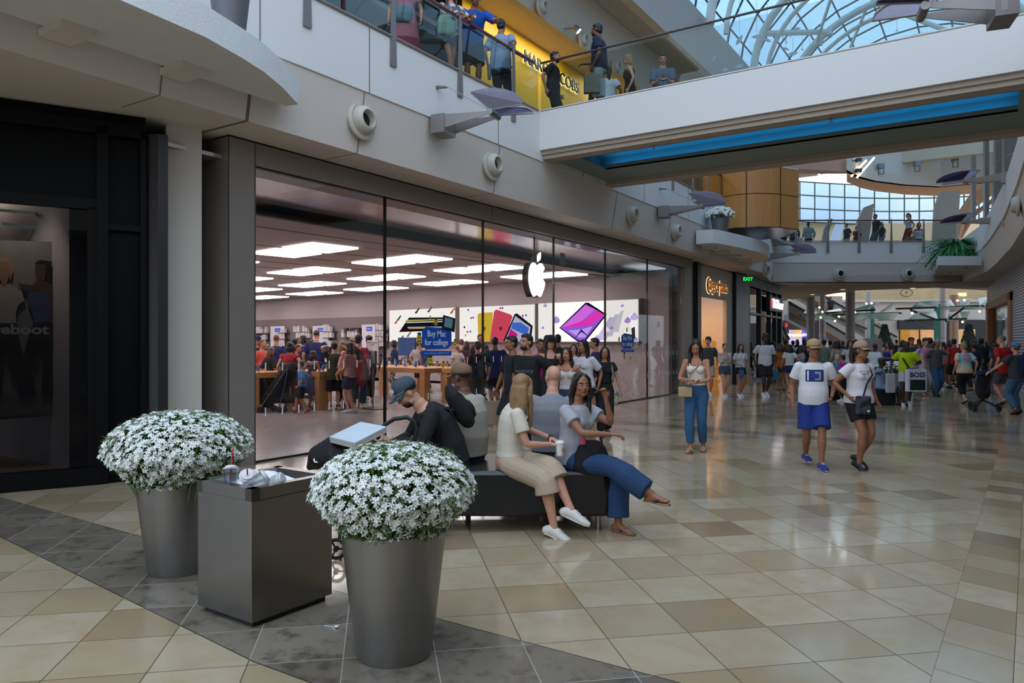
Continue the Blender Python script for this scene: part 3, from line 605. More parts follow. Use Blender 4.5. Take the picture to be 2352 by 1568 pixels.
Q = [dp(2155, 609, 28.5), dp(2256, 609, 28.5), dp(2280, 609, 31), dp(2290, 609, 37), dp(2143, 609, 33.2)]; m.slab([(q.x, q.y, 4.6) for q in Q], (0, 0, .36)); m.build('slab', shelfm, r)
m = MB(); Q = [dp(2256, 609, 29), dp(2285, 609, 29), dp(2290, 609, 33), dp(2262, 609, 33)]; m.slab([(q.x, q.y, 4.62) for q in Q], (0, 0, .3)); m.build('bracket', shelfm, r)
potm = mat('6d6e72', .45, .35, var=.04)
def pot(label, x, y, z, rt, rb, h, mt=potm, hole='1a1712', name='planter_pot', seg=44):
    r = thing(name, label, 'plant pot', (x, y, z)); m = MB()
    m.lathe([(rb*.96, 0), (rb, .02), (rt, h-.006), (rt-.006, h), (rt-.022, h), (rt-.03, h-.05), (.001, h-.05)], seg=seg); m.build('body', mt, r, smooth='auto')
    m = MB(); m.lathe([(rt-.035, h-.06), (rt-.04, h-.045), (0.001, h-.035)], seg=24); m.build('soil', mat(hole, .9, var=.3, scale=30), r, smooth=True); return r
r = pot('dark grey pot on the top left planter shelf, cut by the picture edge', -6.70, 4.98, 4.91, .24, .16, .75); r.location = (*gx(528, 7.75), 4.91)
# chrysanthemum pot on the second shelf
x, y = gx(1654, 22.35)
r = pot('grey pot of round white chrysanthemums on the second left planter shelf', x, y, 4.95, .275, .215, .42)
petw = mat('e6e6df', .7, var=.05, scale=40)
leafg = mat('2c4a1e', .6, var=.4, scale=30); leafl = mat('5f7f33', .6, var=.3, scale=30)
m = MB(); g = MB(); rnd = random.Random(3)
for i in range(150):
    a = rnd.uniform(0, 6.28); u = rnd.random(); rr = .39*math.sqrt(u); zz = .47+.28*math.sqrt(max(0, 1-u*.9))+rnd.uniform(-.05, .03)
    m.ell((rr*math.cos(a), rr*math.sin(a), zz), (.055, .055, .04), seg=7, rings=5)
for i in range(30):
    a = rnd.uniform(0, 6.28); m.ell((.40*math.cos(a), .40*math.sin(a), rnd.uniform(.47, .65)), (.045, .045, .045), seg=7, rings=5)
for i in range(500):
    a = rnd.uniform(0, 6.28); rr = rnd.uniform(.1, .38); z = rnd.uniform(.38, .62); s1 = rnd.uniform(.03, .06); b = rnd.uniform(0, 6.28)
    c = V3(rr*math.cos(a), rr*math.sin(a), z); g.add([c, c+V3(math.cos(b)*s1, math.sin(b)*s1, .02), c+V3(math.cos(b+.6)*s1, math.sin(b+.6)*s1, .03)], [(0, 1, 2)])
tag(m.build('blossoms', petw, r, smooth=True), kind='stuff'); g.build('foliage', leafg, r)
# fern
q = dp(2197, 590, 30.2); r = pot('grey pot of a big drooping green fern on the right planter shelf', q.x, q.y, 4.96, .40, .34, .55)
fern = [MB(), MB()]
for i in range(300):
    a = rnd.uniform(0, 6.28); L_ = rnd.uniform(.7, 1.5); up = rnd.uniform(.2, .9); c0 = V3(0, 0, .6); pr = None; fb = fern[i % 2]
    for k in range(14):
        t = (k+1)/14; rr = L_*t; z = .55+up*1.15*t-1.2*t*t*(1.1-up*.5); p = V3(rr*math.cos(a), rr*math.sin(a), z)
        if pr is not None:
            w = .13*(1-t*.7); s1 = V3(-math.sin(a), math.cos(a), 0); d_ = p-pr
            for sg in (-1, 1):
                e = pr+s1*sg*w+V3(0, 0, -.03)+d_*.7; fb.add([pr, pr+d_*.75, e], [(0, 1, 2)])
            fb.add([pr-s1*.006, pr+s1*.006, p+s1*.004, p-s1*.004], [(0, 1, 2, 3)])
        pr = p
fern[0].build('fronds', mat('1f6b3a', .5, var=.3, scale=20), r); fern[1].build('fronds', mat('3f8f3d', .5, var=.3, scale=20), r)
# ================= FOREGROUND: PLANTERS AND BIN =================
def blossoms(r, RX, RZ, zc, n, fs, seed):
    rn = random.Random(seed); fm = MB(); gm_ = MB(); st = MB()
    def surf(u, v): # dome: v 0 top .. 1 underside
        th = v*2.05; k = .92+.08*math.sin(5*u+seed)
        return V3(RX*k*math.sin(th)**.8 if th < math.pi/2 else RX*k*math.sin(th), 0, 0)
    for i in range(n):
        u = rn.uniform(0, 2*math.pi); v = rn.random()**.62*1.0
        th = v*2.5; rad = RX*math.sin(min(th, 1.57))**.85 if th < 1.57 else RX*(1-(th-1.57)*.42)
        rad *= rn.uniform(.90, 1.03)*(1+.03*math.sin(3*u+seed)); z = zc+RZ*math.cos(th)*rn.uniform(.92, 1.05) if th < 1.57 else zc-RZ*.85*(th-1.57)
        c = V3(rad*math.cos(u), rad*math.sin(u), z)
        N_ = nrm(V3(math.cos(u)*math.sin(min(th, 2.0))*1.0, math.sin(u)*math.sin(min(th, 2.0)), max(-.35, math.cos(th))+.35)+V3(rn.uniform(-.5, .5), rn.uniform(-.5, .5), rn.uniform(-.3, .5)))
        if rn.random() < (.13 if th < 1.3 else .13+(th-1.3)*.60): 
            A = nrm(np.cross(N_, V3(.3, .5, .8)))
            for q in range(5):
                s1 = rn.uniform(.02, .045); d_ = nrm(N_+V3(rn.uniform(-.8, .8), rn.uniform(-.8, .8), rn.uniform(-.2, .8))); gm_.add([c-A*.003, c+A*.003, c+d_*s1], [(0, 1, 2)])
            continue
        A = nrm(np.cross(N_, V3(rn.uniform(-1, 1), rn.uniform(-1, 1), rn.uniform(-1, 1)))); B = np.cross(N_, A); s1 = fs*rn.uniform(.75, 1.15)
        for k in range(5):
            a = 2*math.pi*k/5+rn.uniform(-.15, .15); d_ = A*math.cos(a)+B*math.sin(a); e = -A*math.sin(a)+B*math.cos(a)
            fm.add([c, c+d_*s1*.6+e*s1*.30+N_*s1*.12, c+d_*s1+e*s1*.12+N_*s1*.05, c+d_*s1-e*s1*.12+N_*s1*.05, c+d_*s1*.6-e*s1*.30+N_*s1*.12], [(0, 1, 2, 3, 4)])
        st.add([c, c+V3(.002, 0, 0), c*V3(.9, .9, 1)-N_*.03-V3(0, 0, .03)], [(0, 1, 2)])
    for i in range(int(n*2.6)):
        u = rn.uniform(0, 2*math.pi); th = rn.uniform(.1, 2.45); rad = RX*(math.sin(min(th, 1.57))**.85 if th < 1.57 else max(.55, 1-(th-1.57)*.45))*rn.uniform(.72, .95)
        z = zc+RZ*math.cos(th)*rn.uniform(.74, .93) if th < 1.57 else zc-RZ*.85*(th-1.57)
        c = V3(rad*math.cos(u), rad*math.sin(u), z); d_ = nrm(V3(math.cos(u)*rn.uniform(0, 1.2), math.sin(u)*rn.uniform(0, 1.2), rn.uniform(.1, .9))+V3(rn.uniform(-.6, .6), rn.uniform(-.6, .6), 0)); s1 = rn.uniform(.03, .06)
        A = nrm(np.cross(d_, V3(rn.uniform(-1, 1), rn.uniform(-1, 1), 1)))*.0045
        gm_.add([c-A, c+A, c+d_*s1], [(0, 1, 2)])
    for i in range(260):   # stems out of the pot
        u = rn.uniform(0, 2*math.pi); rr = rn.uniform(.02, .6)*RX; a = V3(rr*math.cos(u)*.8, rr*math.sin(u)*.8, zc-RZ*1.35); b = V3(rr*1.45*math.cos(u), rr*1.45*math.sin(u), zc-RZ*.1)
        st.tube([a, b], .0028, seg=3)
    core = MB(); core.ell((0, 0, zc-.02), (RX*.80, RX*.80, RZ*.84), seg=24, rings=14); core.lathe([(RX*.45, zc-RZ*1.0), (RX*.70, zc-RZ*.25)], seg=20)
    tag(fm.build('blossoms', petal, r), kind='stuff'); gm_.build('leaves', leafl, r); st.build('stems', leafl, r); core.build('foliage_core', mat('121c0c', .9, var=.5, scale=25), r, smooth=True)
N_ = NT('white_petals'); f_ = N_.noise(30, 2, N_.xyz()); b_1 = N_.bsdf(N_.mix(f_, lin('dfe4dc'), lin('f4f6f2')), .6); b_1.inputs['Subsurface Weight'].default_value = 0; petal = N_.m
pw = mat('85827f', .36, .75, var=.05, scale=2, stretch=(1, 1, 14))
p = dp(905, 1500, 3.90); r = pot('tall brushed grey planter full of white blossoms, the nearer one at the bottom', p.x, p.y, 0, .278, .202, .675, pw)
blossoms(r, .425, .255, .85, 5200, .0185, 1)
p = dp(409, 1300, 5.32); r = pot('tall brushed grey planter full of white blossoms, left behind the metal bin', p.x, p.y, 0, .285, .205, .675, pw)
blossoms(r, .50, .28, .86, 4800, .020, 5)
# bin
inox = mat('77726c', .27, .95, var=.05, scale=2, stretch=(1, 1, 12))
ba = Vector(zp(578, 1443, 0)[:2]+(0,)) if False else zp(578, 1446, .0)
bx = thing('litter_bin', 'square brushed steel litter bin with open sunken top between the two planters', 'litter bin', ba, -.02)
HB = .805; WX, WY = -.53, .60
m = MB(); m.rng((0, 0, .035), (WX, WY, HB-.072)); m.build('body', inox, bx, bevel=.004)
m = MB(); m.rng((-.03, .03, 0), (WX+.03, WY-.03, .035)); m.build('plinth', black, bx)
m = MB(); t = .055; z0, z1 = HB-.07, HB
for c0, c1 in (((.004, -.004), (WX-.004, t)), ((.004, WY-t), (WX-.004, WY+.004)), ((.004, -.004), (-t, WY+.004)), ((WX-.004, -.004), (WX+t, WY+.004))): m.rng((*c0, z0), (*c1, z1))
m.build('rim', inox, bx)
m = MB(); i_ = .13; A = [(-t, t), (-t, WY-t), (WX+t, WY-t), (WX+t, t)]; Bq = [(-i_, i_), (-i_, WY-i_), (WX+i_, WY-i_), (WX+i_, i_)]
for k in range(4): a, b, c, d = A[k], A[(k+1) % 4], Bq[(k+1) % 4], Bq[k]; m.quad((*a, z1-.004), (*b, z1-.004), (*c, z1-.075), (*d, z1-.075))
m.quad(*[(x, y, z1-.12) for x, y in A]); m.build('funnel', mat('6c7072', .25, .8), bx)
cupm = glass('dfe2e2', 1.0, base=.08); lidm = mat('d2d2d4', .3, spec=.7)
def cup(label, x, y, z, rx, ry, lid=True, straw=None, col=None):
    r = thing('plastic_cup', label, 'cup', ba+Vector((x, y, z)), 0); r.rotation_euler = (rx, ry, 0)
    m = MB(); m.lathe([(.030, -.06), (.042, .05), (.046, .055), (.046, .06)], seg=20); m.build('cup_body', col or cupm, r, smooth='auto')
    m = MB(); m.lathe([(.047, .058), (.048, .07), (.038, .075), (.036, .082), (.001, .083)], seg=20); m.build('lid', lidm, r, smooth='auto')
    if straw: m = MB(); m.tube([(0, 0, .0), (.005, 0, straw)], .0045, seg=6); m.build('straw', mat('b5122a', .4), r)
cup('clear cup with a tall red straw lying in the bin, leftmost', -.36, .12, HB-.0, -.3, -.35, straw=.19)
cup('clear cup with a short red straw tipped over in the bin middle', -.26, .17, HB-.01, .5, .7, straw=.15)
cup('clear cup with white lid lying on its side in the bin front', -.17, .15, HB-.005, -.9, .75)
cup('clear cup with white lid lying at the back of the bin heap', -.28, .28, HB-.02, 1.1, .2)
cup('crushed clear cup resting at the right of the bin heap', -.14, .25, HB-.02, -.4, 1.2)
m = MB(); m.add([(-.06, .1, .0), (-.44, .1, .02), (-.43, .50, .05), (-.07, .45, .02), (-.25, .3, .10)], [(0, 1, 4), (1, 2, 4), (2, 3, 4), (3, 0, 4)]); tag(m.build('napkin', mat('f0f0f2', .8), loc=ba+Vector((0, 0, HB-.060))), 'crumpled white napkin under the cups in the bin', 'napkin')
m = MB(); m.tube([(0, 0, .004), (.05, .01, .006), (.10, -.01, .004)], .002, seg=4); m.tube([(.04, .01, .004), (.07, .05, .006)], .002, seg=4); m.ell((.08, .02, .01), (.014, .014, .006), seg=6, rings=4); tag(m.build('fallen_sprig', petal, loc=zp(745, 1438)), 'fallen white flower sprig on the dark floor band right of the bin', 'sprig')
# ================= BENCH =================
be = thing('bench', 'long black leather bench with rounded corners on short chrome legs', 'bench', (0, 0, 0))
leath = mat('101216', .28, var=.25, scale=5, bmp=.15, bscale=9, spec=.6)
c_nr = zp(1410, 1205, .0)                                  # near right corner column at the floor
c_nl = zp(1040, 1212, .0); u_ = (c_nr-c_nl).normalized(); v_ = Vector((-u_.y, u_.x, 0))
if v_.dot(FW) < 0: v_ = -v_
BR = dp(1410, 1200, 6.35); BR.z = 0
u_ = Vector((RT.x, RT.y, 0)); u_.normalize(); v_ = Vector((-u_.y, u_.x, 0))
def bp(a, b, z=0): return BR-u_*a+v_*b+Vector((0, 0, z))
BL, BD, BZ0, BZ1 = 2.2, 1.05, .135, .53
m = MB(); cr = .09; pts = []
for (a, b, s0) in ((cr, cr, 0), (cr, BD-cr, 1), (BL-cr, BD-cr, 2), (BL-cr, cr, 3)):
    for k in range(4):
        an = math.radians({0: 270, 1: 0, 2: 90, 3: 180}[s0]+30*k); pts.append(bp(a-cr*math.cos(an), b+cr*math.sin(an)))
m.slab([(p.x, p.y, BZ0) for p in pts], (0, 0, BZ1-BZ0)); o = m.build('cushion', leath, be, smooth='auto', bevel=.035)
for a, b in ((.12, .12), (BL-.2, .12), (.12, BD-.15), (BL-.2, BD-.15), (1.3, .7)):
    m = MB(); m.tube([bp(a, b, 0), bp(a, b, BZ0+.01)], .026, seg=12); m.tube([bp(a, b, 0), bp(a, b, .012)], .034, seg=12); m.build('leg', mat('9a9894', .2, .95), be, smooth='auto')
# ================= STROLLER, PIZZA BOX =================
blk = mat('0d0f14', .7, var=.2, bmp=.2, bscale=200)
q0 = dp(800, 1200, 6.0); st_ = thing('baby_stroller', 'black baby stroller with curved canopy and arched handle beside the man in the grey cap', 'stroller', (q0.x, q0.y, 0), TH)
def sp(px, py, d): v = dp(px, py, d)-Vector((q0.x, q0.y, 0)); return Vector((v.dot(RT), v.dot(FW), v.z))
m = MB(); m.tube([sp(712, 1072, 5.9), sp(730, 1052, 5.9), sp(765, 1040, 5.9), sp(830, 1048, 5.95), sp(885, 1075, 6.0)], [.03, .10, .15, .17, .15], [.05, .20, .27, .28, .24], seg=18, u=(0, 0, 1), rnd=True); m.build('canopy', blk, st_, vox=.012)
m = MB(); m.tube([sp(760, 1095, 6.0), sp(860, 1110, 6.0), sp(960, 1070, 6.0)], [.10, .13, .09], [.2, .22, .18], seg=14, u=(0, 0, 1), rnd=True); m.build('seat', blk, st_, vox=.015)
m = MB(); m.tube([sp(868, 1005, 5.95), sp(880, 978, 5.95), sp(905, 962, 5.95), sp(935, 958, 5.95), sp(952, 968, 5.95), sp(958, 985, 5.95), sp(945, 1030, 5.95), sp(925, 1090, 5.95)], .017, seg=10, rnd=True); m.build('handle', mat('15161c', .5), st_, smooth='auto')
m = MB(); m.tube([sp(950, 1000, 6), sp(860, 1150, 6), sp(785, 1240, 6)], .014, seg=8); m.tube([sp(820, 1130, 6.1), sp(985, 1235, 6.1)], .014, seg=8); m.build('frame', darkst, st_)
for px, py, d in ((772, 1254, 5.55), (800, 1250, 5.9), (1000, 1232, 6.2)):
    c = sp(px, py, d); m = MB(); c.z = .085 if px < 900 else .11
    m.tube([c+Vector((math.cos(a)*c.z*.82, 0, math.sin(a)*c.z*.82)) for a in np.linspace(0, 6.28, 17)[:-1]], .014, .022, seg=6, closed=True); m.tube([c-Vector((0, .02, 0)), c+Vector((0, .02, 0))], .02)
    for a in (0, 2.1, 4.2): m.tube([c, c+Vector((math.cos(a)*c.z*.8, 0, math.sin(a)*c.z*.8))], .007, seg=5)
    m.build('wheel', mat('111113', .6), st_, smooth='auto')
text('lettering', 'doona', mat('e8ecf0', .6), st_, .085, .002, sp(752, 1054, 5.70), (math.pi/2-.5, 0, .1), sx=1.0, bold=.002)
pz = thing('pizza_box', 'white cardboard box lying on the stroller canopy', 'box', dp(822, 1002, 5.85), 0)
P4 = [dp(757, 1003, 5.70), dp(815, 1017, 5.45), dp(887, 980, 5.85), dp(828, 969, 6.1)]; P4 = [p-pz.location for p in P4]; nb = (P4[1]-P4[0]).cross(P4[2]-P4[1]).normalized(); nb = nb if nb.z > 0 else -nb
m = MB(); m.slab([tuple(p-nb*.045) for p in P4], nb*.045); m.build('tray', mat('c9c4ba', .8), pz)
m = MB(); m.slab([tuple(p*1.01-nb*.012) for p in P4], nb*.014); m.build('lid', mat('c3d0da', .6), pz)
# ================= LEFT BLACK SHOP =================
A0 = Vector((-9.09, 3.65, 0)); dr = Vector((.42, .88, 0)).normalized(); nn = Vector((dr.y, -dr.x, 0))   # nn points into the mall
def bs(s, o=0, z=0): return A0+dr*s+nn*o+Vector((0, 0, z))
def bpan(m, s0, s1, z0, z1, o=0, th=.06): m.slab([bs(s0, o, z0), bs(s1, o, z0), bs(s1, o, z1), bs(s0, o, z1)], nn*-th)
def spx(px):   # distance along the shop line under a photo column
    r = ray(px, 784); k = (A0.x*r.y-A0.y*r.x)/(dr.y*r.x-dr.x*r.y); return k
s235, s335, s388, s215 = spx(235), spx(335), spx(388), spx(205)
def zat(px, py): s = spx(px); p = bs(s); d = p.dot(FW); return EYE+(784-py)*d/FPX
m = MB(); m.slab([bs(-6, -.02, 0), bs(s335, -.02, 0), bs(s335, -.02, Z1), bs(-6, -.02, Z1)], nn*-.04)
zt = zat(100, 468); zb = zat(100, 1100)
m = MB(); bpan(m, -6, s335, zt, Z1, -.05); bpan(m, s215, s335, 0, zt, -.05); bpan(m, -6, s335, 0, .12, 0, .12)
struct(m.build('wall_left_black_shop', mat('030304', .5, var=.2, spec=.12)))
m = MB()
bpan(m, s235-.06, s235+.06, 0, 4.15, .05, .12); bpan(m, s335-.06, s335, 0, 4.15, .05, .14); bpan(m, -6, s335, 4.05, 4.2, .05, .12); bpan(m, -6, s335, zat(100, 285), zat(100, 285)+.07, .02, .1); bpan(m, s235, s335, 2.95, 3.02, .02, .1)
bpan(m, -6, s235, zt-.02, zt+.10, .02, .1); bpan(m, s215-.02, s215+.08, .1, zt, .02, .1); bpan(m, -6, s235, .0, .2, .06, .14); bpan(m, s235, s335, .1, .2, .02, .1)
struct(m.build('trim_8', mat('060607', .5, spec=.15)))
m = MB(); m.slab([bs(s335+.02, -.3, 0), bs(s388-.02, -.3, 0), bs(s388-.02, .1, 0), bs(s335+.12, .1, 0), bs(s335+.02, .02, 0)], (0, 0, 4.12)); struct(m.build('trim_9', mat('2c292b', .4, .3)))
m = MB(); bpan(m, s388-.01, s388+.4, 0, Z1, -.2, .3); struct(m.build('wall_left_return', mat('c6c0b6', .7, var=.02)))
m = MB(); bpan(m, -6, s215, .2, zt, -.03, .015); struct(m.build('window_8', glass('a0a4a8', .6, base=.025)))
# display behind the window
m = MB(); m.slab([bs(-6, -3.2, 0), bs(s335, -3.2, 0), bs(s335, -3.2, Z1), bs(-6, -3.2, Z1)], nn*-.1); m.slab([bs(s215+.1, -3.2, 0), bs(s215+.15, -3.2, 0), bs(s215+.15, -.1, 0), bs(s215+.1, -.1, 0)], (0, 0, Z1)); m.slab([bs(-6, -3.2, 3.9), bs(s215+.1, -3.2, 3.9), bs(s215+.1, -.1, 3.9), bs(-6, -.1, 3.9)], (0, 0, .05)); struct(m.build('wall_left_display', mat('3a322c', .8, var=.3)))
m = MB(); m.slab([bs(-6, -3.2, .14), bs(s215+.1, -3.2, .14), bs(s215+.1, -.1, .14), bs(-6, -.1, .14)], (0, 0, .04)); struct(m.build('floor_display', mat('6b5646', .4, var=.2)))
poster = thing('hanging_poster', 'fabric poster of two women in jeans hanging in the left shop window', 'poster', (0, 0, 0))
def pp(px, py, off): # point on a plane parallel to the shop window, off metres inside
    r = ray(px, py); k = ((A0-nn*off).dot(nn))/r.dot(nn); return dp(px, py, k)
def pquad(name, m_, off, *pts): m = MB(); m.slab([pp(x, y, off) for x, y in pts], nn*-.012); return m.build(name, m_, poster)
pquad('sheet', mat('8a8078', .8, var=.1), .52, (-260, 545), (134, 555), (136, 953), (-260, 985))
pquad('floor_print', mat('77706c', .8), .505, (-260, 905), (124, 900), (124, 948), (-260, 975))
sk = mat('a8765a', .8); sk2 = mat('5e3d2c', .8); dk = mat('12131f', .8)
pquad('figure_shirt', mat('b5a39c', .8), .50, (-18, 665), (-4, 652), (22, 652), (50, 668), (56, 690), (42, 700), (36, 720), (38, 745), (-20, 745))
pquad('figure_face', sk, .498, (2, 600), (20, 600), (25, 620), (20, 637), (14, 655), (6, 655), (-1, 635), (-3, 615))
pquad('figure_hair', mat('b89060', .8), .499, (-8, 600), (4, 592), (20, 594), (30, 620), (24, 645), (20, 600), (2, 602), (-3, 630), (-10, 640))
pquad('figure_jeans', dk, .497, (-22, 742), (38, 742), (48, 800), (70, 850), (84, 905), (50, 912), (28, 850), (10, 800), (4, 910), (-25, 915))
pquad('figure_top', mat('4c4f78', .8, var=.4, scale=60), .496, (66, 668), (78, 654), (100, 655), (112, 668), (125, 700), (112, 740), (80, 744), (74, 720), (62, 690))
pquad('figure_arm', sk2, .495, (40, 650), (76, 655), (82, 645), (106, 645), (128, 660), (134, 700), (128, 730), (108, 770), (96, 768), (112, 735), (118, 705), (108, 670), (70, 668), (48, 662))
pquad('figure_face', sk2, .494, (82, 600), (102, 599), (106, 620), (102, 645), (86, 645), (80, 625))
pquad('figure_hair', mat('15100e', .8), .493, (80, 604), (92, 596), (108, 599), (119, 600), (117, 612), (116, 650), (106, 640), (104, 606), (84, 606))
pquad('figure_jeans', dk, .492, (76, 742), (114, 738), (130, 750), (120, 830), (122, 905), (95, 908), (98, 830), (90, 800), (66, 850), (78, 905), (45, 908), (50, 850), (60, 790))
text('lettering', 'mreboot', mat('c9c6c4', .5), poster, .155, .003, pp(30, 757, .47), (math.pi/2, 0, math.atan2(dr.y, dr.x)), bold=.005, sx=1.25)
rack = thing('clothes_rack', 'white shelf unit with a clothes rail behind the left shop window', 'clothes rack', (0, 0, 0))
m = MB(); m.slab([pp(128, 665, 1.1), pp(198, 672, 1.1), pp(198, 690, 1.1), pp(128, 690, 1.1)], nn*-.5); m.slab([pp(180, 690, 1.1), pp(196, 690, 1.1), pp(196, 1072, 1.1), pp(180, 1072, 1.1)], nn*-.4); m.build('frame', mat('8f8680', .6), rack)
m = MB(); m.tube([pp(100, 735, 1.3), pp(180, 738, 1.3)], .015); m.build('rail', steel, rack)
cl = [('9a9690', .9), ('3b3a3c', .5), ('77726c', .5), ('2a2b2d', .5), ('8a857e', .5), ('1e2024', .5)]
for i in range(12):
    px = 134+i*3.6; up = i % 2 == 0; y0, y1 = (738, 850) if up else (870, 1068)
    m = MB(); a = pp(px, y0, 1.25); b = pp(px+6-(0 if up else 6*(i-4)*.9), y1, 1.2); mid = a.lerp(b, .15)
    m.tube([a, mid, a.lerp(b, .6), b], [.03, .05, .055, .075], [.02, .20, .22, .27], seg=10, u=tuple(dr)); c_ = cl[i % 6]
    tag(m.build('hanging_garment', mat(c_[0], .9, var=c_[1], scale=14), smooth=True), ('checked shirt' if up else 'long dark garment')+' on the rack in the left shop window, number %s from the left' % ('one two three four five six seven eight nine ten eleven twelve'.split()[i]), 'garment', 'garments on the left shop rack')
for k, (x0, y0, x1, y1) in enumerate(((-250, 463, 142, 494), (5, 513, 142, 531))):
    m = MB(); m.tube([pp(x0, y0, .9), pp(x1, y1, .9)], .02, seg=6); tag(m.build('tube_light', glow('aebdb4', .5)), ('upper' if k == 0 else 'lower')+' linear light at the top of the left shop window', 'light')
for k, px in enumerate((62, 94, 121, 153, 176)):
    m = MB(); m.lathe([(.03, 0), (.03, .02)], seg=10); tag(m.build('downlight', glow('ffd9a0', 6), loc=pp(px, 574+k*2.5, 2.2)), 'small warm spotlight in the left shop, %s of five in a row' % ('first second third fourth fifth'.split()[k]), 'downlight')
L_ = bpy.data.lights.new('shop_glow', 'POINT'); L_.energy = 45; L_.color = (1, .78, .58); L_.shadow_soft_size = .2; o = bpy.data.objects.new('display_added_fill', L_); C.objects.link(o); o.location = bs(-.3, -1.6, 3.6)  # added point light without a fitting, lifts the dark shop interior
L_ = bpy.data.lights.new('poster_spot', 'SPOT'); L_.energy = 260; L_.color = (1, .86, .72); L_.spot_size = 1.5; L_.spot_blend = .8; L_.shadow_soft_size = .1; o = bpy.data.objects.new('poster_added_spot', L_); C.objects.link(o); o.location = bs(.0, -.22, 3.7); o.rotation_euler = (Vector((0, 0, -1))+nn*-.16).to_track_quat('-Z', 'Y').to_euler()  # added spot behind the glass, brightens the hanging poster
# ================= APPLE-SHAPED SIGN =================
sg = thing('hanging_logo_sign', 'glowing white apple shaped logo with steel rim hanging in the shop window', 'sign', (-8.75, 14.35, 3.05), math.pi/2)
def applepts(s):
    R_ = [(0, .40), (.10, .455), (.22, .48), (.33, .43), (.395, .34), (.33, .28), (.29, .17), (.32, .04), (.42, -.05), (.36, -.22), (.26, -.37), (.17, -.45), (.09, -.435), (0, -.40), (-.09, -.435), (-.18, -.455), (-.28, -.37), (-.38, -.20), (-.43, .0), (-.42, .18), (-.35, .36), (-.22, .46), (-.10, .45)]
    P = []; n = len(R_)
    for i in range(n):
        p0, p1, p2, p3 = [np.array(R_[(i+k-1) % n]) for k in range(4)]
        for t in (0, .33, .66): P.append(.5*((2*p1)+(-p0+p2)*t+(2*p0-5*p1+4*p2-p3)*t*t+(-p0+3*p1-3*p2+p3)*t**3))
    return [(p[0]*s, p[1]*s) for p in P]
def leafpts(s, k=9):
    a, b = np.array((.02, .50)), np.array((.19, .78)); ax = b-a; nx = np.array((ax[1], -ax[0])); o1 = [a+ax*t+nx*.26*math.sin(math.pi*t) for t in np.linspace(0, 1, k)]; o2 = [a+ax*t-nx*.26*math.sin(math.pi*t) for t in np.linspace(1, 0, k)[1:-1]]
    return [tuple(p*s) for p in o1+o2]
LS = .86
for nm, pf in (('apple', applepts), ('leaf', leafpts)):
    m = MB(); m.slab([(x, 0, z) for x, z in pf(LS)], (0, .16, 0)); m.build(nm+'_body', mat('5c554d', .25, .9), sg, smooth='auto')
    m = MB(); m.slab([(x, -.012, z) for x, z in pf(LS*.97)], (0, .012, 0)); m.build(nm+'_face', glow('ffffff', 5), sg)
m = MB(); m.tube([(.02, .08, .35), (.02, .08, 1.1)], .02, seg=8); m.build('hanger', darkst, sg)
m = MB(); m.box((0, 0, 0), (.02, .22, .34)); tag(m.build('ceiling_sensor_box', mat('77706e', .5), loc=xp(1292, 597, -8.95)), 'grey rectangular sensor plate hanging right of the glowing logo', 'sensor')
# ================= SHOP SIDE WALL: LIGHTBOX POSTERS, SHELVES =================
def wp(px, py, o=0.0):  # point on the shop side wall
    r = ray(px, py); k = (B0-e1*o).dot(e1)/r.dot(e1); return dp(px, py, k)
rw = math.atan2(-e2.y, -e2.x)   # wall x-axis: from deep in the shop towards the storefront
def lightbox(label, x0, x1, yt0, yt1):
    b0, b1 = wp(x0, 784, .25), wp(x1, 784, .25); t0, t1 = wp(x0, yt0, .25), wp(x1, yt1, .25); zt_ = (t0.z+t1.z)/2
    r = thing('lightbox_poster', label, 'lightbox', b0, rw); w = (b1-b0).length; h = zt_-b0.z
    MB().rng((-.03, 0, -.03), (w+.03, .22, h+.03)).build('frame', mat('9b918f', .5), r)
    MB().rng((0, -.01, 0), (w, 0, h)).build('lit_sheet', glow('fff6f0', 1.15), r)
    return r, w, h
def shp(r, name, col, pts, y=-.02, e=.8):
    m = MB(); m.slab([(x, y, z) for x, z in pts], (0, .008, 0)); return m.build(name, glow(col, e), r)
def ellp(cx, cz, rx, rz, n=14): return [(cx+rx*math.cos(2*math.pi*i/n), cz+rz*math.sin(2*math.pi*i/n)) for i in range(n)]
r, w, h = lightbox('lit wall poster with a dark tablet and paint brushes, left of three', 895, 1045, 713, 706)
W_ = lambda f: f*w
H_ = lambda f: f*h
shp(r, 'printed_tablet', '0c0c12', [(W_(.16), H_(.30)), (W_(.32), H_(.75)), (W_(.93), H_(.72)), (W_(.90), H_(.33))])
for k, (z, c) in enumerate(((.66, 'e8d070'), (.60, 'f2f2f6'), (.44, '9fc8e8'), (.41, 'e0a050'))): shp(r, 'tablet_gleam', c, [(W_(.24+.03*k), H_(z-.02)), (W_(.30), H_(z+.02)), (W_(.9), H_(z+.01)), (W_(.9), H_(z-.015))], -.03)
for k, (x, z, c) in enumerate(((.14, .72, '35304a'), (.10, .62, 'e0641e'), (.43, .93, '2a2430'), (.18, .08, '3d4a70'), (.62, .95, '55505a'), (.95, .88, 'd26a2a'), (.30, .20, '807a88'))):
    shp(r, 'printed_brush', c, [(W_(x-.02), H_(z-.05)), (W_(x+.012), H_(z-.06)), (W_(x+.06), H_(z+.10)), (W_(x+.045), H_(z+.11))], -.03)
r, w, h = lightbox('lit wall poster with yellow and pink tablets, middle of three', 1056, 1228, 705, 700)
shp(r, 'printed_tablet', 'f2c93c', [(W_(.27), 0), (W_(.26), H_(.78)), (W_(.30), H_(.82)), (W_(.47), H_(.83)), (W_(.45), 0)])
shp(r, 'printed_tablet', 'f0506a', [(W_(.43), 0), (W_(.49), H_(.86)), (W_(.52), H_(.90)), (W_(.71), H_(.74)), (W_(.73), H_(.68)), (W_(.62), 0)], -.03)
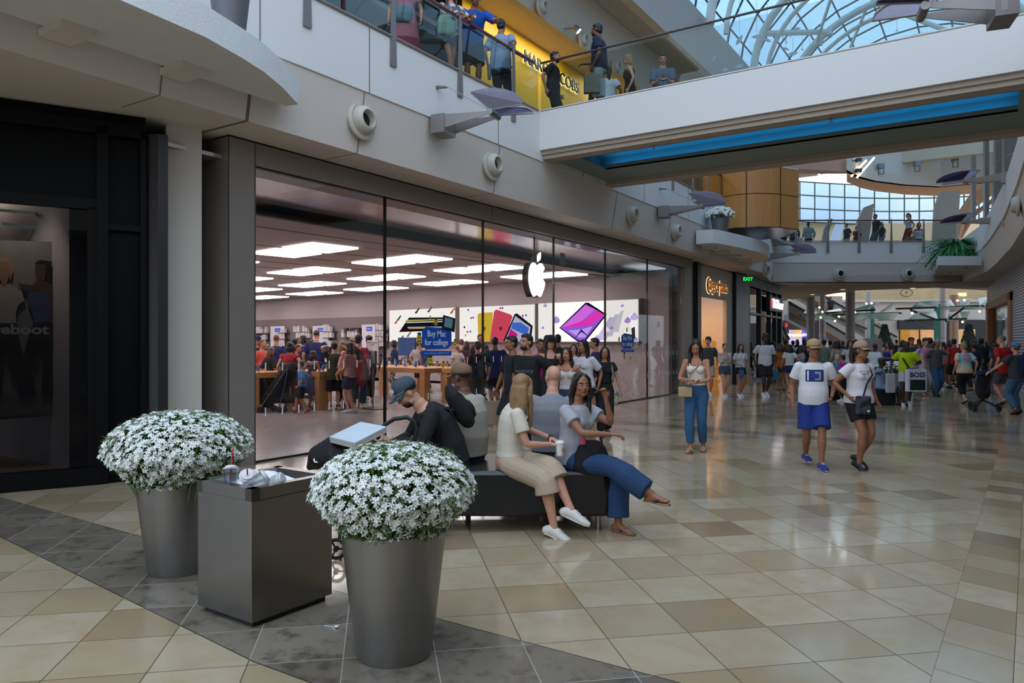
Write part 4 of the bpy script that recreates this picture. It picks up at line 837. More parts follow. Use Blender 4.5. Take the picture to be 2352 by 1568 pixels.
shp(r, 'printed_tablet', '15151c', [(W_(.61), 0), (W_(.76), H_(.76)), (W_(.79), H_(.77)), (W_(.985), H_(.42)), (W_(.96), 0)], -.04)
shp(r, 'tablet_screen', 'cdd0f4', [(W_(.635), 0), (W_(.77), H_(.70)), (W_(.96), H_(.39)), (W_(.93), 0)], -.05)
shp(r, 'screen_blue', '4a7ae6', [(W_(.72), H_(.36)), (W_(.74), H_(.52)), (W_(.84), H_(.52)), (W_(.94), H_(.36)), (W_(.92), H_(.16))], -.06); shp(r, 'screen_pink', 'ec1a8c', [(W_(.66), H_(.04)), (W_(.71), H_(.35)), (W_(.80), H_(.2)), (W_(.78), H_(.02))], -.06)
for x, z, c in ((.12, .28, 'e83c70'), (.16, .29, '3d7fd6'), (.09, .18, 'f2c420'), (.13, .92, '6a6ad0'), (.17, .68, 'e83c70'), (.20, .69, '3d7fd6'), (.57, .93, 'e83c70'), (.60, .935, '3d7fd6'), (.86, .70, 'e8308c'), (.90, .71, '4a8fe0'), (.075, .42, '222222')): shp(r, 'printed_dot', c, ellp(W_(x), H_(z), .045, .045), -.03)
for fx in (.36, .58): shp(r, 'printed_logo', '8a5a30' if fx < .5 else '8a1a30', [(W_(fx)+x*.16, H_(.36)+z*.16) for x, z in applepts(1)[::3]], -.045)
r, w, h = lightbox('lit wall poster with a purple tablet and glassy clouds, right of three', 1237, 1466, 697, 687)
shp(r, 'printed_tablet', '17121e', [(W_(.23), H_(.35)), (W_(.50), H_(.97)), (W_(.53), H_(.97)), (W_(.71), H_(.66)), (W_(.70), H_(.62)), (W_(.50), 0), (W_(.42), 0)])
shp(r, 'screen_purple', 'a060e8', [(W_(.245), H_(.35)), (W_(.505), H_(.93)), (W_(.695), H_(.65)), (W_(.49), H_(.03)), (W_(.43), H_(.03))], -.03)
shp(r, 'screen_petal', 'e470f0', [(W_(.25), H_(.36)), (W_(.40), H_(.66)), (W_(.505), H_(.92)), (W_(.60), H_(.80)), (W_(.44), H_(.46))], -.04)
shp(r, 'screen_petal', 'f03cc0', [(W_(.26), H_(.35)), (W_(.48), H_(.52)), (W_(.62), H_(.77)), (W_(.69), H_(.65)), (W_(.55), H_(.40))], -.045)
shp(r, 'screen_petal', 'c8a8ff', [(W_(.33), H_(.28)), (W_(.46), H_(.30)), (W_(.58), H_(.38)), (W_(.50), H_(.10)), (W_(.44), H_(.10))], -.05); shp(r, 'screen_fold', '3a1a80', [(W_(.39), H_(.05)), (W_(.465), H_(.31)), (W_(.54), H_(.12)), (W_(.465), H_(.24))], -.055)
for i, (x, z, s1) in enumerate(((.20, .55, .17), (.08, .94, .09), (.055, .36, .06), (.86, .86, .07), (.91, .50, .13), (.97, .58, .16), (.76, .33, .08), (.62, .06, .16), (.98, .05, .1))):
    m = MB()
    for dx, dz, rr in ((-.5, -.1, .5), (.45, -.05, .5), (0, .3, .55), (0, -.1, .6)): m.ell((W_(x)+dx*s1, -.03, H_(z)+dz*s1), (rr*s1, .012, rr*s1), seg=14, rings=6)
    m.build('printed_cloud', glow('b79ae8' if i % 2 == 0 else 'cdb8f2', .85), r)
for k in range(3): shp(r, 'ghost_tablet', ('d9d2ee', 'e4def2', 'eee8f4')[k], [(W_(.60+.06*k), H_(.05+.1*k)), (W_(.74+.05*k), H_(.60+.06*k)), (W_(.80+.035*k), H_(.55+.1*k)), (W_(.70+.06*k), H_(.02+.1*k))], -.015)
# accessory shelves on the rear part of the wall
shm = mat('3c3636', .5); bxw = mat('c9c2c4', .6, var=.1)
m = MB(); m.slab([wp(560, 1000, .03), wp(884, 1000, .03), wp(884, 726, .03), wp(560, 736, .03)], e1*.03); struct(m.build('trim_10', mat('77696a', .6, var=.08)))
def shelf_set(label, x0, x1, ys, dark=False, box=bxw):
    r = thing('wall_shelf', label, 'shelf', wp((x0+x1)/2, 830, .2), rw); c = r.matrix_world
    L_ = (wp(x1, 784)-wp(x0, 784)).length
    for y in ys:
        z = wp((x0+x1)/2, y, .2).z-wp((x0+x1)/2, 830, .2).z
        MB().rng((-L_/2, -.12, z-.02), (L_/2, .16, z)).build('shelf_board', shm, r)
        k = 0; x = -L_/2+.05
        while x < L_/2-.2:
            hh = (.14 if dark else rnd.choice((.20, .30, .34, .24))); ww = rnd.choice((.13, .17, .2))
            if rnd.random() < .85:
                w_ = wp((x0+x1)/2, 830, .2)
                o = MB().rng((-ww/2, -.1, 0), (ww/2, .06, hh)).build('product_box', mat('191718', .5) if dark else box, loc=w_+Vector((math.cos(rw)*(x+ww/2), math.sin(rw)*(x+ww/2), z)), rz=rw)
                o['label'] = '%s product box on the %s' % ('small black' if dark else 'white', label.split(',')[0]); o['category'] = 'box'; o['group'] = 'boxes on the '+label.split(',')[0]
            x += ww+.05; k += 1
    return r
shelf_set('leftmost accessory shelf at the back of the shop', 583, 617, (765, 780, 800), box=bxw)
shelf_set('accessory shelf right of the first white header panel', 640, 660, (764, 778, 800))
shelf_set('middle accessory shelf between the first two header panels', 676, 716, (762, 776, 800))
shelf_set('accessory shelf right of the second white header panel', 745, 768, (761, 775, 796))
shelf_set('dark band shelf between the second and third header panels', 786, 830, (760,), dark=True)
shelf_set('lower shelf under the dark boxes', 786, 830, (774,))
shelf_set('accessory shelf right of the third white header panel', 866, 888, (758, 772, 783, 795))
blu = mat('0e50b8', .5, emit=.25)
for x0, x1, yt, w_, lb in ((621, 652, 749, 'Mac', 'first'), (718, 753, 748, 'Watch', 'second'), (831, 862, 745, 'iPhone', 'third')):
    r = thing('header_panel', 'white header panel with blue %s badge, %s from the left in the shop' % (w_, lb), 'display panel', wp(x0, 830, .25), rw); L_ = (wp(x1, 784, .25)-wp(x0, 784, .25)).length; zt_ = wp((x0+x1)/2, yt, .25).z-wp(x0, 830, .25).z
    MB().rng((0, 0, 0), (L_, .06, zt_)).build('board', mat('cfc8cc', .5, emit=.08), r); MB().rng((L_*.35, -.01, zt_-.30), (L_*.78, 0, zt_-.10)).build('badge', blu, r, bevel=.02)
    text('lettering', w_, mat('e8eef8', .5), r, .11, .002, (L_*.565, -.014, zt_-.2), (math.pi/2, 0, 0))
# ================= SHOP TABLES =================
oak = mat('b98350', .45, var=.10, scale=2.5, stretch=(1, 6, 6))
def table(label, px, d, L_, W2, rz, h=.93):
    x, y = gx(px, d); r = thing('display_table', label, 'table', (x, y, 0), rz)
    MB().rng((-L_/2, -W2/2, h-.13), (L_/2, W2/2, h)).build('tabletop', oak, r, bevel=.006)
    for sx_, sy_ in ((-1, -1), (1, -1), (1, 1), (-1, 1)): MB().box((sx_*(L_/2-.11), sy_*(W2/2-.11), (h-.13)/2), (.2, .2, h-.13)).build('leg', oak, r)
    return r
r8 = math.atan2(e1.y, e1.x)
phs = glow('4f7fd0', .5)
def phones(tb, n, lb, tablet=False):
    x, y, _ = tb.location; c_, s_ = math.cos(tb.rotation_euler.z), math.sin(tb.rotation_euler.z)
    base = None
    for i in range(n):
        for side in (-1, 1):
            lx = (i-(n-1)/2)*.42; ly = side*.42; p = (x+lx*c_-ly*s_, y+lx*s_+ly*c_, .93)
            l_ = 'upright phone on a slanted stand on the '+lb
            if base is None:
                base = thing('display_phone', l_, 'phone', p, tb.rotation_euler.z+(math.pi if side > 0 else 0), 'phones on the '+lb)
                M_ = Matrix.Rotation(-.5, 3, 'X'); MB().box((0, 0, .10), (.075, .012, .16), M=M_).build('phone', mat('15161c', .3), base)
                MB().box((0, -.009, .10), (.068, .004, .15), M=M_).build('screen', phs, base); MB().tube([(0, .02, 0), (0, .03, .09)], .015).build('stand', mat('b8b4b2', .3, .5), base)
            else: dup(base, p, tb.rotation_euler.z+(math.pi if side > 0 else 0))
def tb(label, px, d, L_, W2): # px, d: the corner nearest the camera
    x, y = gx(px, d); c = Vector((x, y, 0))+e2*(L_/2)+e1*(W2/2); t = table(label, 0, 1, L_, W2, rw); t.location = (c.x, c.y, 0); return t
t1 = tb('light oak display table in the shop centre seen past the front pane', 975, 19.6, 3.6, 1.5); phones(t1, 8, 'centre table')
t2 = tb('light oak display table at the left edge of the shop window', 577, 16.9, 2.4, 1.35); phones(t2, 6, 'left table')
t3 = tb('light oak display table behind the boy in blue and the stroller', 733, 17.6, 1.5, 1.2); phones(t3, 4, 'table behind the stroller')
t4 = tb('light oak display table farther back behind the centre table', 960, 24.0, 3.6, 1.4); phones(t4, 6, 'rear centre table')
t5 = tb('light oak display table behind the people leaving the shop', 1165, 18.3, 2.4, 1.3); phones(t5, 4, 'table behind the leaving people')
for px, py, d, lb in ((920, 800, 20, 'colourful'), ):
    r = thing('display_monitor', 'monitor with colourful picture on the rear table left of the blue window sticker', 'monitor', dp(935, 812, 24.6), r8-math.pi/2+math.pi/2); r.location.z = .93
    r.rotation_euler.z = rw; MB().rng((-.45, -.02, .25), (.45, .02, .85)).build('screen_frame', black, r); MB().rng((-.43, -.024, .27), (.43, -.02, .83)).build('screen', glow('6f86c8', .35), r); MB().rng((-.08, -.06, 0), (.08, .08, .26)).build('stand', steel, r)
sgn = thing('floor_sign', 'white upright sign picturing three phones on a thin pole between the shoppers', 'sign', dp(857, 830, 18.0), rw); sgn.location.z = 0
MB().rng((-.22, -.015, 1.12), (.22, .015, 1.68)).build('panel', mat('d0c6c6', .5, emit=.1), sgn); MB().tube([(0, 0, 0), (0, 0, 1.0)], .015).build('pole', steel, sgn); MB().rng((-.3, -.2, 0), (.3, .2, .02)).build('base', darkst, sgn)
for k, c_ in enumerate(('5560a0', '8f857c', '2a2624')): MB().rng((-.10+.11*k-.04, -.022, 1.1), (-.10+.11*k+.05, -.016, 1.42)).build('printed_phone', mat(c_, .5), sgn)
text('lettering', 'Trade in your phone\nand save', mat('3a3436', .6), sgn, .045, .001, (0, -.02, 1.6), (math.pi/2, 0, 0))
# ================= STICKERS ON THE GLASS =================
yl = mat('d9b81c', .5, var=.03); grn = mat('14604a', .5); wh = mat('f0f0f0', .5); br = mat('3a1208', .5); GXs = -8.402
stb = mat('0a4fb4', .55, var=.03)
def ygrid(px, py): return xp(px, py, GXs)
def stick(r, name, mt, pts, off=0): m = MB(); m.slab([xp(x, y, GXs+off)-r.location for x, y in pts], (.002, 0, 0)); return m.build(name, mt, r)
def college(label, x0, x1, y0, y1, words, sub, y2, y3, sz):
    r = thing('window_sticker', label, 'sticker', xp((x0+x1)/2, (y0+y1)/2, GXs)); w = x1-x0; h = y1-y0; c = h*.18
    stick(r, 'blue_bubble', stb, [(x0+c, y0), (x1-c, y0+h*.08), (x1, y0+c+h*.06), (x1, y1-c), (x1-c, y1), (x0+c, y1+h*.03), (x0, y1-c), (x0, y0+c)])
    stick(r, 'blue_strip', stb, [(x0, y2), (x1, y2+h*.02), (x1, y3), (x0, y3+h*.02)])
    pc = xp((x0+x1)/2+w*.0, (y0+y1)/2+h*.02, GXs+.004)-r.location
    text('lettering', words, wh, r, sz, .001, pc, (math.pi/2, 0, math.pi/2), bold=.001)
    pc = xp((x0+x1)/2, (y2+y3)/2, GXs+.004)-r.location; text('lettering', sub, mat('9fc4f2', .5), r, sz*.27, .001, pc, (math.pi/2, 0, math.pi/2)); return r
college('blue window sticker reading Buy Mac for college on the near glass', 969, 1037, 750, 801, 'Buy Mac\nfor college', 'Choose AirPods or an eligible accessory', 805, 816, .155)
college('blue window sticker reading Buy iPad for college on the far glass', 1427, 1456, 765, 800, 'Buy iPad\nfor college', 'Choose AirPods or an accessory', 802, 808, .165)
def emoji(label, px, py, s, k=1.0):   # s = face height in photo pixels
    c = xp(px, py, GXs+.006); d = c.dot(FW); R_ = s*d/FPX/2; r = thing('face_sticker', label, 'sticker', c, math.pi/2)
    m = MB(); m.slab([(R_*.86*math.cos(a), 0, R_*math.sin(a)) for a in np.linspace(0, 6.28, 25)[:-1]], (0, .002, 0)); m.build('yellow_face', yl, r)
    m = MB()
    for sx_ in (-1, 1): m.slab([(sx_*R_*.3+R_*.1*math.cos(a), -.002, R_*.22+R_*.2*math.sin(a)) for a in np.linspace(0, 6.28, 11)[:-1]], (0, .001, 0))
    m.build('eyes', br, r); m = MB(); m.slab([(R_*.62*math.cos(a), -.002, -R_*.12+R_*.55*math.sin(a)) for a in np.linspace(math.pi, 2*math.pi, 11)], (0, .001, 0)); m.build('mouth', br, r)
    m = MB(); m.slab([(R_*.5*math.cos(a), -.003, -R_*.16+R_*.2*math.sin(a)) for a in np.linspace(math.pi, 2*math.pi, 9)], (0, .001, 0)); m.build('teeth', wh, r)
    m = MB(); m.slab([(-R_*.95, -.004, R_*1.1), (0, -.004, R_*.85), (R_*.95, -.004, R_*1.1), (0, -.004, R_*1.42)], (0, .001, 0)); m.slab([(-R_*.5, -.004, R_*.72), (R_*.5, -.004, R_*.72), (R_*.5, -.004, R_*1.02), (-R_*.5, -.004, R_*1.02)], (0, .001, 0)); m.build('cap', grn, r)
emoji('smiling yellow face sticker with graduation cap above the near blue sticker', 1001, 740, 15); emoji('large yellow face sticker half behind the near blue sticker at its left', 963, 778, 22)
emoji('large yellow face sticker with cap directly under the near blue strip', 988, 830, 24); emoji('small yellow face sticker with cap right of the largest one', 1018, 838, 13)
emoji('small yellow face sticker with cap at the right of the near blue sticker', 1045, 787, 13); emoji('tiny yellow face sticker lowest near the table edge', 1008, 858, 6); emoji('tiny yellow face sticker highest over the near blue sticker', 988, 729, 6)
emoji('yellow face sticker above the far blue sticker', 1440, 758, 9); emoji('yellow face sticker under the far blue sticker', 1434, 818, 14); emoji('small yellow face sticker right below the far blue sticker', 1448, 824, 8); emoji('small yellow face sticker left of the far blue sticker', 1422, 780, 10); emoji('small yellow face sticker right of the far blue sticker', 1459, 792, 9)
r = thing('window_sticker', 'dark tilted picture sticker of a laptop screen over the near blue sticker', 'sticker', xp(1031, 744, GXs)); stick(r, 'dark_picture', mat('0c1820', .4, var=.6, scale=50), [(1018, 723), (1046, 731), (1044, 763), (1014, 755)], .008); stick(r, 'screen_glints', mat('6f97a6', .4, var=.8, scale=90), [(1022, 728), (1040, 733), (1038, 754), (1020, 750)], .010)
r = thing('window_sticker', 'narrow dark picture sticker beside the far blue sticker', 'sticker', xp(1455, 765, GXs)); stick(r, 'dark_picture', mat('2a1c1c', .4, var=.5, scale=50), [(1450, 754), (1458, 750), (1459, 778), (1452, 776)], .008)
m = MB(); m.box((0, 0, 0), (.03, .11, .17)); tag(m.build('wall_switch', mat('5c5354', .4), loc=xp(1512, 745, -8.6)), 'small grey keypad behind the far right glass pane', 'keypad')
# ================= SMALL SHOPS FURTHER ON =================
m = MB(); m.rng((-8.48, 23.4, 0), (-9.2, 24.05, Z1)); struct(m.build('wall_left_gap', mat('8f8a7e', .7)))
m = MB(); m.rng((-8.32, 24.0, 0), (-8.9, 24.35, 4.3)); struct(m.build('trim_11', mat('2c282a', .4)))
wgs = mat('b7b2aa', .7, var=.03)
m = MB(); m.rng((-8.45, 24.35, 3.20), (-8.6, 28.3, 4.28)); m.rng((-8.45, 24.35, 0), (-8.6, 24.55, 3.2)); m.rng((-8.45, 27.55, 0), (-8.6, 28.3, 3.2)); struct(m.build('wall_left_jeweller', wgs))
m = MB(); m.rng((-8.5, 24.55, 0), (-8.52, 27.55, 3.2)); struct(m.build('window_9', glass('fff0dc', .7)))
m = MB(); m.rng((-10.6, 24.3, 0), (-10.7, 28.3, 3.4)); m.rng((-10.6, 24.3, 0), (-8.6, 24.35, 3.4)); m.rng((-10.6, 28.2, 0), (-8.6, 28.3, 3.4)); m.rng((-10.6, 24.3, 3.35), (-8.6, 28.3, 3.4)); struct(m.build('wall_left_jeweller_inside', mat('e6cfa0', .6)))
L_ = bpy.data.lights.new('warm', 'AREA'); L_.energy = 60; L_.color = (1, .76, .46); L_.size = 1.6; o = bpy.data.objects.new('shop_ceiling_lamp', L_); C.objects.link(o); o.location = (-9.6, 26.2, 3.3)
s_ = thing('shop_sign', 'gold backlit gorjana lettering on the pale stone shopfront', 'sign', xp(1647, 657, -8.44), math.pi/2)
text('lettering', '@gorjana', mat('c99a3c', .3, .8), s_, .62, .02, (0, -.03, 0), (math.pi/2, 0, 0), bold=.006); text('glow_backing', '@gorjana', glow('ffc8a0', 2.5), s_, .62, .004, (0, 0, 0), (math.pi/2, 0, 0), bold=.014)
bk2 = mat('141113', .4, var=.1)
m = MB(); m.rng((-8.3, 28.3, 0), (-9.0, 30.0, 4.28)); m.slab([(-8.3, 30, 3.9), (-8.75, 37, 3.9), (-9.2, 37, 3.9), (-8.9, 30, 3.9)], (0, 0, .4)); struct(m.build('wall_left_watch_shop', bk2))
a = Vector((-8.3, 30, 0)); b = Vector((-8.75, 37.5, 0)); dd = (b-a).normalized(); U = Vector((0, 0, 1))
m = MB()
for t, w_ in ((0, .25), (2.4, .12), (4.6, .12), (6.0, .12), (7.3, .25)): p = a+dd*t; m.slab([p, p+dd*w_, p+dd*w_+U*4.0, p+U*4.0], (-.2, 0, 0))
for z in (0, 2.75, 3.9): m.slab([a+U*z, b+U*z, b+U*(z+.1), a+U*(z+.1)], (-.2, 0, 0))
struct(m.build('trim_12', black))
m = MB(); m.slab([a+U*.1-Vector((.1, 0, 0)), b+U*.1-Vector((.1, 0, 0)), b+U*3.9-Vector((.1, 0, 0)), a+U*3.9-Vector((.1, 0, 0))], (-.02, 0, 0)); struct(m.build('window_10', glass('70687c', 1.6, base=.12)))
m = MB(); m.rng((-11, 29.8, 0), (-11.1, 38, 4)); struct(m.build('wall_left_watch_back', mat('2c2433', .7, var=.5, scale=1.2)))
for k, (y, z, w_, c_, lb) in enumerate(((31.0, 1.7, .7, '8c6cff', 'violet'), (32.6, .9, .8, '6a4cd0', 'dim violet'), (31.8, 2.0, .1, 'ffe020', 'yellow'), (33.6, 1.5, .9, 'c88a4c', 'amber'))):
    m = MB(); m.box((0, 0, 0), (.05, w_, .5 if w_ > .2 else .2)); tag(m.build('display_light', glow(c_, 1.6), loc=(-10.4, y, z)), lb+' lit display inside the black watch shop', 'display')
s_ = thing('shop_sign', 'white lit TAGHeuer sign on a black box over the watch shop', 'sign', a+dd*5.2+U*3.35, math.atan2(dd.y, dd.x))
MB().rng((-1.6, -.15, -.32), (1.6, .0, .34)).build('sign_box', black, s_); text('lettering', 'TAGHeuer', glow('f0e6f6', 2.5), s_, .58, .01, (.2, -.18, 0), (math.pi/2, 0, 0), bold=.01)
MB().slab([(-1.35, -.17, .2), (-1.35, -.17, -.05), (-1.2, -.17, -.22), (-1.05, -.17, -.05), (-1.05, -.17, .2)], (0, .02, 0)).build('shield', glow('c05060', 1.5), s_)
s_ = thing('exit_sign', 'green illuminated EXIT sign hanging from the left soffit', 'exit sign', dp(1718, 641, 26.5), TH)
MB().rng((-.16, 0, -.08), (.16, .03, .08)).build('panel', mat('0c2014', .5), s_); text('lettering', 'EXIT', glow('10e040', 2.2), s_, .17, .003, (0, -.006, 0), (math.pi/2, 0, 0), bold=.004); MB().rng((-.02, .01, .08), (.02, .02, .44)).build('stem', steel, s_)
# ================= WOOD DRUM =================
dr_ = thing('wood_clad_pod', 'curved oak clad pod overhanging the left upper floor', 'kiosk', (0, 0, 0))
oak2 = mat('b87f42', .5, var=.12, scale=1.6, stretch=(9, 9, .8))
F_ = [(1615, 25.2), (1640, 24.3), (1690, 23.6), (1740, 23.35), (1790, 23.5), (1835, 24.0)]; Bk = [(1800, 25.6), (1745, 26.4), (1660, 26.6)]
zb_, zt_ = 5.30, 7.22
m = MB(); m.slab([Vector(gx(x, d)+(zb_+.0,)) for x, d in F_+Bk], (0, 0, zt_-zb_)); m.build('cladding', oak2, dr_, smooth='auto')
m = MB(); m.slab([Vector(gx(x, d)+(zb_-.02,)) for x, d in F_+Bk], (0, 0, .03)); m.build('underside', mat('4c4448', .2, .85), dr_)
m = MB(); m.slab([Vector(gx(x, d-.02)+(zt_,)) for x, d in F_+Bk], (0, 0, .05)); m.build('top_edge', mat('dccdbd', .5), dr_)
m = MB()
for px, d in ((1657, 24.0), (1714, 23.42), (1793, 23.5)): p = Vector(gx(px, d-.012)+(zb_,)); m.tube([p, p+Vector((0, 0, zt_-zb_))], .012, seg=4)
m.tube([Vector(gx(x, d-.008)+(6.36,)) for x, d in F_], .010, seg=4); m.build('panel_joints', mat('3c2008', .7), dr_)
m = MB(); P = [dp(1545, 420, 27), dp(1625, 470, 27), dp(1625, 385, 27), dp(1545, 385, 27)]; m.slab(P, FW*.1); struct(m.build('wall_upper_left_shopfront', mat('55422e', .4, var=.4, scale=3)))
# ================= FAR COURT =================
DW = 82
def fz(py, d=DW): return EYE+(784-py)*d/FPX
def fquad(name, mt, x0, x1, y0, y1, d=DW, th=.4, k=True):
    m = MB(); p = [Vector(gx(x, d)+(fz(y, d),)) for x, y in ((x0, y1), (x1, y1), (x1, y0), (x0, y0))]; m.slab(p, FW*th); o = m.build(name, mt)
    return struct(o) if k else o
fquad('wall_far_court_fascia', mat('a39a94', .8), 1600, 2420, 693, 735); fquad('floor_far_court_upper', mat('a39a94', .8), 1600, 2420, 688, 693, DW-.5)
fquad('wall_far_court_upper_shops', mat('a08a66', .6, var=.3, scale=.5, emit=.05), 1600, 2420, 600, 690, DW+6); fquad('wall_far_court_ground', mat('2a2422', .7), 1600, 2420, 735, 815, DW+5)
for k, (x0, x1, y0, y1, c_, e_) in enumerate(((1815, 1842, 757, 800, 'b9a8c8', .6), (1821, 1840, 757, 775, 'd0a020', 1.0), (1843, 1858, 757, 775, '5040c0', 1.0), (2090, 2110, 757, 790, 'c08a50', .5), (2118, 2145, 757, 790, 'c89468', .55), (2072, 2087, 757, 795, 'b07a20', .5), (2203, 2240, 756, 790, 'c09a6c', .5), (2000, 2012, 755, 790, 'a89080', .4), (1900, 1912, 672, 686, 'e8b090', 1.2), (1905, 1943, 672, 688, 'f0c0a0', 1.2), (2204, 2220, 672, 680, 'e8c890', .8))):
    o = fquad('shop_window_glow', mat(c_, .6, var=.3, scale=2, emit=e_), x0, x1, y0, y1, DW+(2 if y1 > 720 else 5), k=False); tag(o, 'distant lit shop window %s' % ('beside the phone shop signs|behind the ratable sign in yellow|in blue right of the yellow one|with wood toned shelves left of the dark doorway|with orange lit shelves right of the dark doorway|in amber at the far brown shopfront|with shelves behind the right column|in dim light beside the topiary cone|upstairs at the far left of the cafe|upstairs with a glowing counter|upstairs at the far right'.split('|')[k]), 'shop window')
for k, (x0, x1, y0, y1) in enumerate(((1805, 1860, 735, 757), (2065, 2150, 735, 756), (2202, 2262, 734, 755))):
    o = fquad('wall_far_black_fascia', mat('0c0a0c', .6), x0, x1, y0, y1, DW-1)
fquad('wall_far_pale_shop', mat('8a8076', .7), 1985, 2064, 736, 800, DW-.5)
text_ = lambda lb, w_, px, py, d, sz, mt: (lambda r: text('lettering', w_, mt, r, sz, .02, (0, -.05, 0), (math.pi/2, 0, 0), bold=.01))(thing('shop_sign', lb, 'sign', dp(px, py, d), TH))
text_('dark eNile lettering on the pale far shop', 'eNile', 2010, 748, DW-1, .8, mat('2a2a2c', .5)); text_('small white S. sign on the black far fascia', 'S.', 1845, 747, DW-1.5, .8, glow('f4f4ff', 2)); text_('tiny red lit sign at the left of the far fascia', '8', 1806, 747, DW-1.5, .6, glow('ff2030', 2))
text_('white lit ratable sign over the yellow far window', 'ratable', 1829, 769, DW-1.5, .5, glow('fff0d0', 2)); text_('white lit che sign at the far left window', 'che', 1809, 768, DW-1.5, .5, glow('fff0ff', 2)); text_('white lit inff sign on the blue far window', 'inff', 1850, 768, DW-1.5, .5, glow('f0f0ff', 2))
r = thing('oval_sign', 'dark oval outline sign with the letter B upstairs on the far pale window', 'sign', dp(2082, 672, DW+5), TH); m = MB(); m.tube([(.65*math.cos(a)*1.1, 0, .45*math.sin(a)) for a in np.linspace(0, 6.28, 21)[:-1]], .05, seg=5, closed=True); m.build('oval', mat('4a3c28', .5), r); text('lettering', 'B', mat('4a3c28', .5), r, .5, .02, (0, 0, 0), (math.pi/2, 0, 0))
colm = mat('9c9498', .6, var=.05)
for k, (px, w_, d) in enumerate(((1862, 18, 47), (1889, 14, 56), (1953, 20, 47), (1994, 13, 60), (2165, 15, 55), (2191, 18, 64), (1791, 12, 52))):
    x, y = gx(px, d); r_ = w_/2*d/FPX; r = thing('round_column', ('grey round column %s' % ('left of the escalator|behind the first escalator rail|tallest and widest in the court centre|thin one near the topiary cone|beside the green banner|with mirrored brown finish at the right|at the left edge of the court'.split('|')[k])), 'column', (x, y, 0))
    MB().lathe([(r_, 0), (r_, 5.69)], seg=18).build('shaft', mat('7b5c4c', .3, .4) if k == 5 else colm, r, smooth='auto'); m = MB()
    for z in (1.9, 4.6): m.lathe([(r_+.01, z), (r_+.01, z+.03)], seg=18)
    m.build('joint_rings', joint, r)
def esc(label, pts, d, w_):
    r = thing('escalator', label, 'escalator', (0, 0, 0)); a_, b_ = dp(*pts[0], d), dp(*pts[1], d+1); 
    m = MB(); m.slab([a_, b_, b_+U*w_, a_+U*w_], FW*.3); m.build('balustrade', mat('7d7672', .5), r); m = MB(); m.tube([a_+U*(w_+.1), b_+U*(w_+.1)], .09, seg=6); m.build('handrail', black, r)
    m = MB(); m.slab([a_-U*.35, b_-U*.35, b_, a_], FW*1.0); m.build('truss', mat('3a3634', .4), r); m = MB(); m.tube([a_+U*w_*.2-FW*.05, b_+U*w_*.2-FW*.05], .05, seg=4); m.build('amber_strip', mat('a8641c', .4), r)
esc('upper escalator descending to the right between the columns', [(1830, 672), (2060, 800)], 62, .9); esc('lower left escalator rising beside the watch shop', [(1785, 752), (1812, 805)], 50, .7)
esc('escalator flight landing behind the two caps', [(1895, 765), (1975, 812)], 58, .8); esc('far long escalator seen behind the glass canopies', [(1812, 722), (1868, 752)], 54, .8)
fquad('wall_far_stair', mat('948c86', .8), 1785, 1935, 680, 735, 68); fquad('wall_far_stair_side', mat('8d8683', .8), 1900, 1990, 735, 800, 70)
# glass canopies
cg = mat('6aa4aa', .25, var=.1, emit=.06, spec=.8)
def canopy(label, pts_list, d, bars, lamps=()):
    r = thing('glass_canopy', label, 'canopy', dp(*pts_list[0][0], d)); o0 = r.location
    for P in pts_list: m = MB(); m.slab([dp(x, y, d+dz)-o0 for (x, y), dz in zip(P, (0, 0, 3, 3, 2, 1))], Vector((0, 0, .06))); m.build('glass_wing', cg, r)
    m = MB()
    for x0, y0, x1, y1 in bars: m.tube([dp(x0, y0, d)-o0, dp(x1, y1, d+1)-o0], .07, seg=6)
    m.build('support_bars', darkst, r)
    for x, y in lamps: MB().ell(dp(x, y, d-.2)-o0, .07, seg=8, rings=6).build('lamp', glow('ffd8a0', 5), r)
canopy('left umbrella of blue green glass wings over the court', [[(1845, 720), (1900, 728), (1905, 724), (1850, 715)], [(1880, 728), (1935, 718), (1930, 710), (1895, 716)], [(1960, 712), (2002, 698), (2020, 695), (1990, 710)], [(2005, 720), (2065, 718), (2052, 735), (2020, 737)], [(1965, 720), (2005, 720), (2020, 733), (1960, 733)], [(2025, 715), (2052, 697), (2048, 710), (2015, 722)], [(1855, 730), (1900, 722), (1960, 732), (1880, 735)]], 50, [(1895, 719, 2010, 711), (1898, 720, 1990, 755), (1960, 716, 1953, 742), (1838, 724, 1862, 748), (1850, 724, 2070, 719)], [(1882, 706), (1889, 716), (1918, 737), (1885, 729), (1964, 717), (1990, 697), (2002, 696), (1927, 727)])
canopy('right umbrella of blue green glass wings over the court', [[(2095, 706), (2112, 694), (2158, 691), (2155, 706)], [(2176, 706), (2174, 694), (2182, 688), (2194, 705)], [(2205, 704), (2207, 687), (2232, 688), (2222, 702)], [(2250, 703), (2246, 687), (2275, 682), (2265, 700)], [(2150, 706), (2265, 706), (2275, 710), (2160, 712)], [(2085, 736), (2112, 716), (2150, 717), (2155, 736)], [(2175, 736), (2180, 720), (2200, 716), (2190, 736)], [(2205, 718), (2228, 717), (2218, 736), (2212, 736)], [(2268, 716), (2285, 716), (2285, 735), (2275, 722)]], 46, [(2058, 709, 2260, 702), (2092, 712, 2155, 736), (2215, 706, 2172, 738), (2100, 735, 2148, 755), (2078, 736, 2220, 732)], [(2095, 719), (2250, 715), (2211, 739), (2215, 689), (2199, 690)])
gb = mat('0c6a5e', .6); m = MB(); p = dp(2153, 790, 54); m.box((0, 0, 2.2), (.45, .06, 4.4), TH); tag(m.build('banner', gb, loc=(p.x, p.y, 0)), 'tall green banner left of the grey column in the far court', 'banner')
